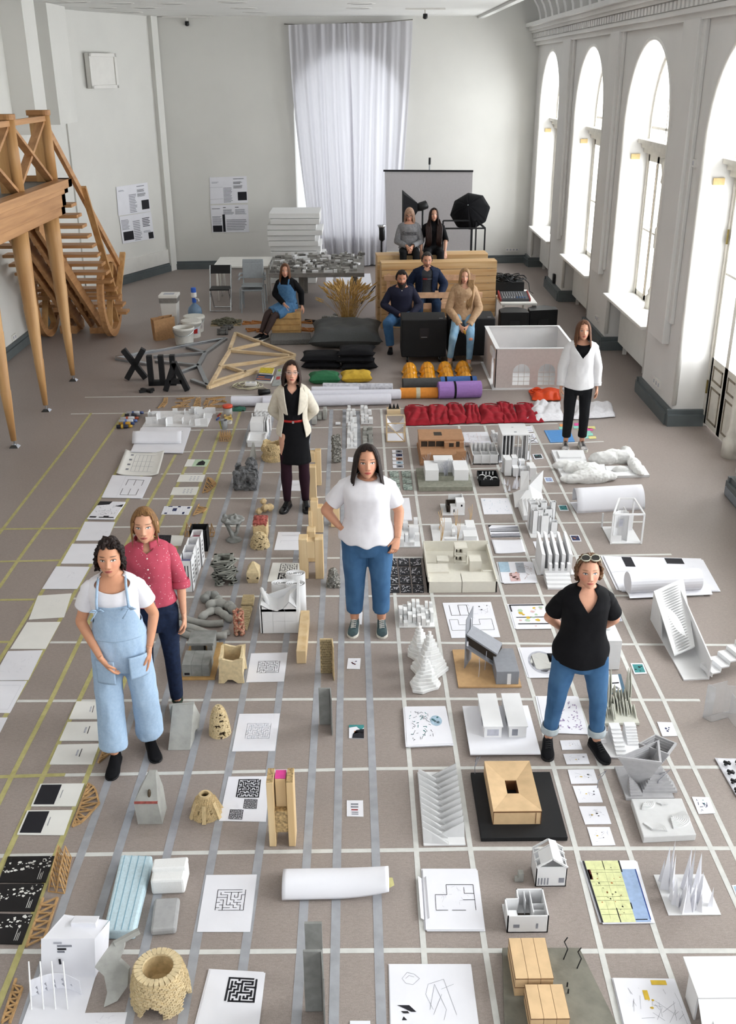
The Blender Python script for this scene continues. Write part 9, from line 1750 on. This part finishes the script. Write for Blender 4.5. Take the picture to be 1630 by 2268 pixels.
# grey bridge house
t,hx,hy=mdl('bridge_house','grey house model bridging up a tall wall on a tan board',1015,1155,1524,1441); pt(t,'board',M('board_tan','c29d70',rough=.6,var=.05),lambda m:m.bx(-hx,hx,-hy,hy,0,.012)); G=M('model_grey','8a8c92',rough=.6,var=.04); pt(t,'low_block',G,lambda m:m.bx(hx*.2,hx*.92,-hy*.9,hy*.35,.012,.13),bev=.003); pt(t,'door',CW,lambda m:m.bx(hx*.55,hx*.67,-hy*.903,-hy*.9,.012,.11))
P0=Vc((-hx*.72,hy*.1,.42)); pt(t,'tall_wall',G,lambda m:m.hexa([(-hx*.72,-hy*.05,.012),(-hx*.7,-hy*.05,.012),(-hx*.42,hy*.5,.012),(-hx*.44,hy*.5,.012)],[(-hx*.72,-hy*.05,.46),(-hx*.7,-hy*.05,.46),(-hx*.42,hy*.5,.50),(-hx*.44,hy*.5,.50)])); bxs(t,'wall_window','paper',[(-hx*.66,-hx*.60,-hy*.0,hy*.06,.21,.25),(-hx*.52,-hx*.49,hy*.25,hy*.33,.32,.42)])
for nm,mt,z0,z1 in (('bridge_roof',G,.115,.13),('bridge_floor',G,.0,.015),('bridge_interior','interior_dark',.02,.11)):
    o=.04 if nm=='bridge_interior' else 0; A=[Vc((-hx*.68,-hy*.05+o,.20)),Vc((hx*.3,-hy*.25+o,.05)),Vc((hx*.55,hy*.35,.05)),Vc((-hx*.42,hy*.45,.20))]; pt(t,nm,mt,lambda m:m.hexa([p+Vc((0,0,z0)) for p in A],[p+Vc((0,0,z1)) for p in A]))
for k in range(3): pt(t,'wire_tree','ink_light',lambda m:m.tube([(-hx*.3+.06*k,-hy*.5+.1*k,.012),(-hx*.28+.06*k,-hy*.48+.1*k,.1),(-hx*.3+.07*k,-hy*.46+.1*k,.18)],.003,4))
# two white bars on a tilted board
t,hx,hy=mdl('twin_bar_model','two long white bar buildings on a big white board',1041,1197,1679,1572); pt(t,'board','paper',lambda m:m.bx(-hx,hx,-hy,hy,.025,.035)); bxs(t,'support','ink',[(-hx*.8,hx*.8,-hy*.8,hy*.8,0,.025)])
for i,(x0,x1) in enumerate(((-hx*.52,-hx*.02),(hx*.2,hx*.7))):
    b=pt(t,'bar_building',CW,lambda m:m.bx(x0,x1,-hy*.35,hy*1.05,.035,.125)); pt(t,'bar_roof',CW,lambda m:m.bx(x0-.008,x1+.008,-hy*.37,hy*1.07,.125,.133)); pt(t,'end_window','ink_light' if i==0 else 'ink_grey',lambda m:m.bx(x0+.02,x1-.02 if i==0 else (x0+x1)/2,-hy*.352,-hy*.35,.05,.105)); pt(t,'side_window','ink_grey',lambda m:m.bx(x0-.002,x0,0,hy*.3,.06,.11))
sheet('stack of watercolour drawings with a teal globe',[(902,1656),(1002,1652),(985,1569),(896,1570)],pr=[([[(.72+.14*cos(i*.35),.6+.14*sin(i*.35)) for i in range(18)]],'print_paleblue'),(blobs(7,3,.62,.82,.52,.7,.06),'print_teal'),(scrib(40,4,.1,.6,.1,.85,.012,.12),'ink_grey'),(scrib(16,6,.1,.55,.1,.85,.015,.1),'print_teal')],layers=5,off=.015)
sheet('sheet with purple ink patterns between the black shoes',[(1208,1625),(1303,1628),(1281,1545),(1190,1545)],pr=[(blobs(40,4,.3,.9,.08,.9,.035),'print_purple'),(scrib(30,5,.3,.9,.1,.9,.012,.1),'print_purple')],layers=1)
# zigzag plates
t,hx,hy=mdl('zigzag_plates','grey-white relief of slanted overlapping plates',938,1031,1874,1712); pt(t,'base',CW,lambda m:m.bx(-hx,hx,-hy,hy,0,.008)); ZW=M('plate_grey','c3c3c4',rough=.7,var=.02)
for k in range(11):
    y=-hy*.95+1.8*hy*k/11; pt(t,'plate',ZW,lambda m:m.hexa([(-hx,y,.008),(hx*.2,y-.02,.008),(hx*.2,y-.014,.008),(-hx,y+.006,.008)],[(-hx,y+.05,.085),(hx*.2,y-.0,.012),(hx*.2,y+.006,.012),(-hx,y+.056,.085)])); pt(t,'plate',ZW,lambda m:m.hexa([(-hx*.4,y+.05,.008),(hx,y+.05,.008),(hx,y+.056,.008),(-hx*.4,y+.056,.008)],[(-hx*.4,y+.05,.012),(hx,y+.10,.085),(hx,y+.106,.085),(-hx*.4,y+.056,.012)]))
# wooden roof house on black board
t,hx,hy=mdl('wooden_house','pale plywood courtyard house with hipped roof on black board',1065,1257,1864,1718); pt(t,'board',BK,lambda m:m.bx(-hx,hx,-hy,hy,0,.03),bev=.003); PW=M('plywood_pale','d8b88e',rough=.6,var=.06,scale=12); a,b,c,d=-hx*.68,hx*.45,-hy*.62,hy*.95; h=.13; hc=.105; i0,i1,j0,j1=-hx*.25,hx*.03,hy*.0,hy*.42
for nm,P in (('front_wall',[(a,c),(b,c)]),('right_wall',[(b,c),(b,d)]),('back_wall',[(b,d),(a,d)]),('left_wall',[(a,d),(a,c)])): (x0,y0),(x1,y1)=P; pt(t,nm,PW,lambda m:m.hexa([(x0,y0,.03),(x1,y1,.03),(x1*.99,y1*.99,.03),(x0*.99,y0*.99,.03)],[(x0,y0,h),(x1,y1,h),(x1*.99,y1*.99,h),(x0*.99,y0*.99,h)]))
for P in ([(a,c,h),(b,c,h),(i1,j0,hc),(i0,j0,hc)],[(b,c,h),(b,d,h),(i1,j1,hc),(i1,j0,hc)],[(b,d,h),(a,d,h),(i0,j1,hc),(i1,j1,hc)],[(a,d,h),(a,c,h),(i0,j0,hc),(i0,j1,hc)]): pt(t,'roof_panel',PW,lambda m:m.hexa(P,[(x,y,z+.006) for x,y,z in P]))
WD=M('burnt_edge','6a4426'); bxs(t,'courtyard_wall',WD,[(i0,i1,j1,j1+.004,.03,hc),(i0-.004,i0,j0,j1,.03,hc),(i1,i1+.004,j0,j1,.03,hc)]); bxs(t,'edge_line',WD,[(a,b,c-.002,c,h-.006,h+.002),(a,a+.004,c-.002,c,.03,h),(b-.004,b,c-.002,c,.03,h),(b*.7,b*.73,c-.002,c,.035,h-.01)])
for k in range(4): pt(t,'wire_tree','ink_grey',lambda m:m.tube([(-hx*.9+.1*k*(k>1)*4,hy*.95-.5*(k>1)*hy,.03),(-hx*.92+.1*k*(k>1)*4,hy*.9-.5*(k>1)*hy,.1),(-hx*.86+.02*k+.1*k*(k>1)*4,hy*.97-.5*(k>1)*hy,.17),(-hx*.9+.1*k*(k>1)*4,hy-.5*(k>1)*hy,.12)],.0025,4))
# six small drawing cards
for i,(p,lb) in enumerate((([(1245,1662),(1290,1661),(1283,1640),(1240,1641)],'first'),([(1255,1694),(1306,1693),(1299,1670),(1247,1671)],'second'),([(1265,1737),(1325,1736),(1315,1705),(1257,1706)],'third'),([(1281,1779),(1335,1778),(1323,1741),(1268,1742)],'fourth'),([(1296,1827),(1354,1826),(1341,1787),(1282,1787)],'fifth'),([(1312,1874),(1363,1873),(1350,1833),(1300,1833)],'sixth'))): card('small white card with black and yellow doodles, %s in the card column'%lb,p,[(scrib(10,i,.2,.85,.2,.8,.012,.25),'ink_light'),(blobs(2 if i else 1,i+3,.5,.85,.4,.7,.07),'ink'),(blobs(1,i+9,.3,.6,.3,.6,.07),'print_yellow')])
# slat model, terrain, wedge sculpture, topography tile
t,hx,hy=mdl('slat_model','off-white model of many jagged upright slats',1338,1416,1607,1560); MS=M('slat_white','cfcfc4',rough=.75,var=.03); pt(t,'base',MS,lambda m:m.bx(-hx,hx,-hy,hy,0,.02)); rr=random.Random(3)
for k in range(26): x=-hx*.9+1.8*hx*(k%13)/12; y=hy*(-.75+1.0*(k//13))+rr.uniform(-.02,.1); hh=(.08+.04*rr.random()) if k<13 else (.30 if k-13<5 or k-13>10 else .14)*rr.uniform(.7,1); pt(t,'slat',MS,lambda m:m.add([(x,y,.02),(x,y+.14,.02),(x,y+.10,hh),(x,y+.03,hh*.6),(x+.006,y,.02),(x+.006,y+.14,.02),(x+.006,y+.10,hh),(x+.006,y+.03,hh*.6)],[(0,1,2,3),(7,6,5,4),(0,3,7,4),(3,2,6,7),(2,1,5,6)]))
card('dark blue and white striped print behind the slat model',[(1336,1540),(1386,1535),(1375,1494),(1330,1496)],[([rc(.0,.85,.15,.98)],'paper'),([ln(.1,.9,.4,.6,.06),ln(.3,.3,.5,.18,.1),ln(.55,.35,.75,.2,.1),rc(.2,.8,.5,.56)],'print_navy')],M('print_base_blue','4a6a80'),'presentation_print','print'); t,hx,hy=mdl('terrain_model','white stepped terrain model beside the black shoe',1336,1428,1680,1622)
pt(t,'base',CW,lambda m:m.bx(-hx,hx,-hy,hy,0,.01))
for k in range(7): pt(t,'terrace_step',CW,lambda m:m.bx(-hx*.35-.0*k,hx*.15,-hy*.9+hy*.22*k,hy*.9,.01+.012*k,.022+.012*k)); pt(t,'terrace_step',CW,lambda m:m.bx(hx*.4,hx*.95,-hy*.1+hy*.12*k,hy*.95,.01+.012*k,.022+.012*k)); pt(t,'terrace_step',CW,lambda m:m.bx(-hx*.95,-hx*.6,hy*.0+hy*.12*k,hy*.95,.01+.01*k,.02+.01*k))
t,hx,hy=mdl('layered_sculpture','grey layered card sculpture of tilted hollow wedges',1386,1493,1773,1702); GL=M('layer_grey','b1b0b2',rough=.75,var=.04); pt(t,'base',GL,lambda m:m.bx(-hx,hx,-hy,hy,0,.018))
def wedgeL(cx,cy,P,n,h,sx,sy):
    for k in range(n): f=k/(n-1); pts=[(cx+x*(.25+.75*f)+sx*f,cy+y*(.25+.75*f)+sy*f) for x,y in P]; inn=[(cx+x*(.25+.75*f)*.88+sx*f,cy+y*(.25+.75*f)*.88+sy*f) for x,y in P]; z0,z1=.018+h*k/n,.018+h*(k+1)/n; N=len(P); pt(t,'wedge_layer',GL,lambda m:[m.hexa([(*pts[i],z0),(*pts[(i+1)%N],z0),(*inn[(i+1)%N],z0),(*inn[i],z0)],[(*pts[i],z1),(*pts[(i+1)%N],z1),(*inn[(i+1)%N],z1),(*inn[i],z1)]) for i in range(N)])
wedgeL(-hx*.15,-hy*.05,[(-.17,-.06),(.1,-.12),(.15,.12)],16,.26,-.02,.0); wedgeL(hx*.35,hy*.5,[(-.12,.0),(.05,-.12),(.14,.0),(.02,.1)],14,.24,.03,.02)
for k in range(8): pt(t,'pyramid_layer',GL,lambda m:m.bx(hx*.48-.115*(1-k/9),hx*.48+.115*(1-k/9),-hy*.7+.01*k,-hy*.1,.018+.018*k,.036+.018*k)); pt(t,'small_pyramid_layer',GL,lambda m:m.bx(-hx*.8,-hx*.3-.012*k,-hy*.9+.012*k,-hy*.3,.018+.014*k,.032+.014*k))
q=[F(1423,1868),F(1540,1862),F(1508,1781),F(1396,1782)]; g=uvq(q); t=thing('topography_tile','grey-white plaster topography tile with carved contour ridges','model',q[0]); TP=M('tile_plaster','cfcfcf',rough=.8,var=.02); pt(t,'tile',TP,lambda m:m.hexa(q,[p+Vc((0,0,.05)) for p in q]),world=1,bev=.006)
for (u,v,a,n,r0,s) in ((.2,.15,.9,7,.03,.035),(.2,.85,-.8,6,.03,.03),(.55,.8,1.2,4,.02,.025),(.62,.45,-.5,9,.05,.035)):
    for k in range(n): pt(t,'contour_ridge',TP,lambda m:m.tube([g(min(.97,max(.03,u+(r0+s*k)*cos(a+b)*1.1)),min(.97,max(.03,v+(r0+s*k)*.8*sin(a+b))))+Vc((0,0,.05+.001*(n-k))) for b in [-1.1+.25*j for j in range(10)]],.009,5),world=1)
# paper spikes, coloured plan
spikes('white paper model of tall sharp spikes',1480,1597,2028,1938,26,.34,7,True,.9)
sheet('bright plan print in yellow green and blue',[(1332,2047),(1447,2045),(1408,1909),(1289,1910)],pr=[([rc(.04,.66,.0,1)],'print_lime'),([rc(.66,.95,.0,.85)],'print_skyblue'),([rc(.04,.1,.68,.85)],'print_maroon'),([rc(.0,.035,0,1),rc(.36,.375,.85,1),rc(.36,.38,0,.22),rc(.66,.69,.8,1),rc(.655,.68,.2,.3),rc(.67,.9,.03,.045)]+[ln(.05,v,.65,v,.005) for v in (.12,.2,.34,.4,.58,.64,.8,.84)]+[ln(u,.05,u,.95,.004) for u in (.2,.36,.5)]+blobs(12,3,.1,.65,.05,.95,.025),'ink'),(blobs(9,5,.1,.62,.1,.8,.03),'print_orange'),([ln(.94,.85,.955,.03,.022)],'print_cobalt')],layers=2,off=.012)
# white pavilion, plan model, plan sheet
t,hx,hy=mdl('pavilion_model','white gabled pavilion model with open roof frame',1185,1253,1964,1920); h=hgt(1218,1964,1922); pt(t,'base',CW,lambda m:m.bx(-hx,hx,-hy,hy,0,.006)); walls(t,hx,hy,h,CW,.006); rz=h*1.45
for y in (-hy,-hy*.3,hy*.4,hy): 
    for s in (-1,1): pt(t,'rafter',CW,lambda m:m.bar((s*hx,y,h),(0,y,rz),.008,.012))
pt(t,'roof_panel',CW,lambda m:m.hexa([(-hx*.75,-hy*.95,h+.02),(0,-hy*.95,rz),(0,hy*.3,rz),(-hx*.75,hy*.3,h+.02)],[(-hx*.75,-hy*.95,h+.026),(0,-hy*.95,rz+.006),(0,hy*.3,rz+.006),(-hx*.75,hy*.3,h+.026)])); pt(t,'roof_panel',CW,lambda m:m.hexa([(0,-hy,rz),(hx*.7,-hy,h+.03),(hx*.5,hy,h+.05),(0,hy,rz)],[(0,-hy,rz+.006),(hx*.7,-hy,h+.036),(hx*.5,hy,h+.056),(0,hy,rz+.006)])); bxs(t,'window','ink_grey',[(hx*.5,hx*.85,-hy-.001,-hy,h*.2,h*.45)]+[(-hx*.85+.018*k,-hx*.85+.018*k+.008,-hy-.001,-hy,h*.1,h*.45) for k in range(4)])
t,hx,hy=mdl('grey_piece','tiny grey two-part block left of the pavilion',1140,1159,1954,1944); bxs(t,'block','concrete_pale',[(-hx*.2,hx,-hy,hy,0,.06),(-hx,-hx*.2,-hy,hy*.2,0,.03)])
t,hx,hy=mdl('floorplan_model','white roofless floor plan model with dark room',1122,1213,2066,2004); h=hgt(1168,2066,2030); pt(t,'base',CW,lambda m:m.bx(-hx,hx,-hy,hy,0,.006)); pt(t,'dark_floor','interior_dark',lambda m:m.bx(-hx*.3,hx*.3,-hy*.5,hy*.3,.006,.008)); bxs(t,'wall',CW,[(-hx,hx,-hy,-hy+.007,0,h),(hx-.007,hx,-hy,hy,0,h),(-hx*.35,hx,hy-.007,hy,0,h),(-hx,-hx+.007,-hy,hy*.3,0,h),(-hx,-hx*.35,hy*.3-.007,hy*.3,0,h),(-hx*.35,-hx*.35+.007,hy*.3,hy,0,h),(hx*.3,hx*.34,-hy*.6,hy,0,h*.9),(hx*.02,hx*.05,hy*.2,hy*.95,0,h*.9),(-hx*.85,-hx*.45,-hy*.5,-hy*.1,.0,h*.6),(hx*.34,hx,hy*.1,hy*.13,0,h*.8),(hx*.34,hx,-hy*.35,-hy*.32,0,h*.8),(-hx*.3,hx*.2,-hy*.75,-hy*.5,0,h*.55)]); bxs(t,'window','ink_grey',[(-hx*.7,-hx*.4,-hy-.001,-hy,h*.3,h*.5),(hx*.4,hx*.5,-hy-.001,-hy,h*.25,h*.55)])
t=sheet('stack of sheets with a printed flat plan on top',[(943,2063),(1072,2063),(1055,1928),(936,1928)],pr=[(plan(.2,.9,.3,.72,[(0,0,0,.6),(0,.6,.3,.6),(.3,.6,.3,1),(.3,1,1,1),(1,1,1,0),(0,0,.3,0),(.4,0,.75,0),(.7,.4,1,.4),(.75,.65,1,.65),(.75,.65,.75,.9)],.009),'ink'),(scrib(18,4,.25,.85,.35,.7,.003,.1),'ink_light')],layers=3,off=.012); a=F(932,2040); pt(t,'curled_sheet','paper',lambda m:m.grid(4,6,lambda u,v:a+Vc((.0+.05*u,.32*v,.004+.02*abs(2*u-1)))),world=1,sol=.001)
# bottom right: plywood house on concrete base, yellow sketch sheet, white table model, dotted sheet
q=[F(1118,2330),F(1390,2330),F(1282,2108),F(1112,2108)]; t=thing('plywood_block_house','plywood block house on a rough grey concrete base','model',q[0]); pt(t,'base',M('base_olive','7d7b70',rough=.9,var=.12,scale=10,bump=.3),lambda m:m.hexa(q,[p+Vc((0,0,.03)) for p in q]),world=1); o=F(1128,2290); z0=.03
def pb(px0,px1,pb_,d,z1,z2,n): 
    a,b=F(px0,pb_),F(px1,pb_)
    for k in range(n): x0=a.x+(b.x-a.x)*k/n; x1=a.x+(b.x-a.x)*(k+1)/n; pt(t,'volume',PW,lambda m:m.bx(x0+.001,x1-.001,a.y,a.y+d,z1,z2),world=1,bev=.001)
    pt(t,'floor_line',WD,lambda m:m.bx(a.x-.001,b.x+.001,a.y-.001,a.y+d,z2-.008,z2-.004),world=1)
pb(1138,1222,2215,.26,.03,.095,3); pb(1138,1222,2215,.26,.095,.155,3); pb(1172,1256,2300,.20,.03,.085,3); pb(1172,1258,2300,.20,.085,.14,3)
for x,y,h in ((1248,2125,.16),(1278,2145,.15)): p=F(x,y,.03); pt(t,'wire_tree','black_metal',lambda m:m.tube([p,p+Vc((.02,.01,h*.4)),p+Vc((-.005,.0,h*.8)),p+Vc((.01,0,h))],.0035,5),world=1)
for x,y in ((1256,2185),(1258,2200)): p=F(x,y,.03); pt(t,'scale_figure','black_metal',lambda m:m.tube([p,p+Vc((0,0,.03))],.004,5),world=1)
sheet('sheet stack with a yellow and pencil sketch at bottom edge',[(1395,2330),(1550,2330),(1492,2172),(1357,2170)],pr=[([rc(.6,.85,.9,.97),rc(.42,.5,.68,.82)]+blobs(6,3,.45,.6,.1,.3,.05)+blobs(4,4,.45,.55,.55,.7,.03),'print_yellow'),(scrib(26,3,.2,.95,.2,.85,.004,.3),'ink_grey')],layers=3,off=.008)
t,hx,hy=mdl('white_table_model','white table-like model with cut slopes at bottom right',1560,1690,2330,2170); h=.16; pt(t,'top_plate',CW,lambda m:m.bx(-hx,hx,-hy*.2,hy,h,h+.01)); pt(t,'slope',CW,lambda m:m.hexa([(-hx,-hy*.2,h),(hx,-hy*.2,h),(hx,-hy*.19,h),(-hx,-hy*.19,h)],[(-hx,-hy,.02),(hx,-hy,.02),(hx,-hy,.03),(-hx,-hy,.03)])); bxs(t,'leg',CW,[(-hx,-hx+.01,-hy*.15,hy*.5,0,h),(hx-.01,hx,-hy*.15,hy*.9,0,h),(-hx*.6,-hx*.5,-hy*.7,-hy*.5,0,.1)])
t=sheet('white sheet with small black crosses at the right edge',[(1650,1800),(1720,1800),(1690,1681),(1582,1681)],curl=.01,seed=2)
for k in range(8): p=F(1610+8*(k//2)+26*(k%2),1692+20*(k//2),.02); pt(t,'black_cross','black_plastic',lambda m:(m.box((p.x,p.y,.025),(.05,.014,.014),rz=.6),m.box((p.x,p.y,.03),(.014,.05,.014),rz=.9)),world=1)
m=MB(); a=F(1625,1115); m.box((a.x+.05,a.y,.06),(.16,.5,.1)); m.box((a.x+.03,a.y,.12),(.1,.46,.03)); tag(m.build('grey_step',M('step_grey','7f858c',rough=.5),bev=.01),'grey metal step cut off by the right photo edge','step')
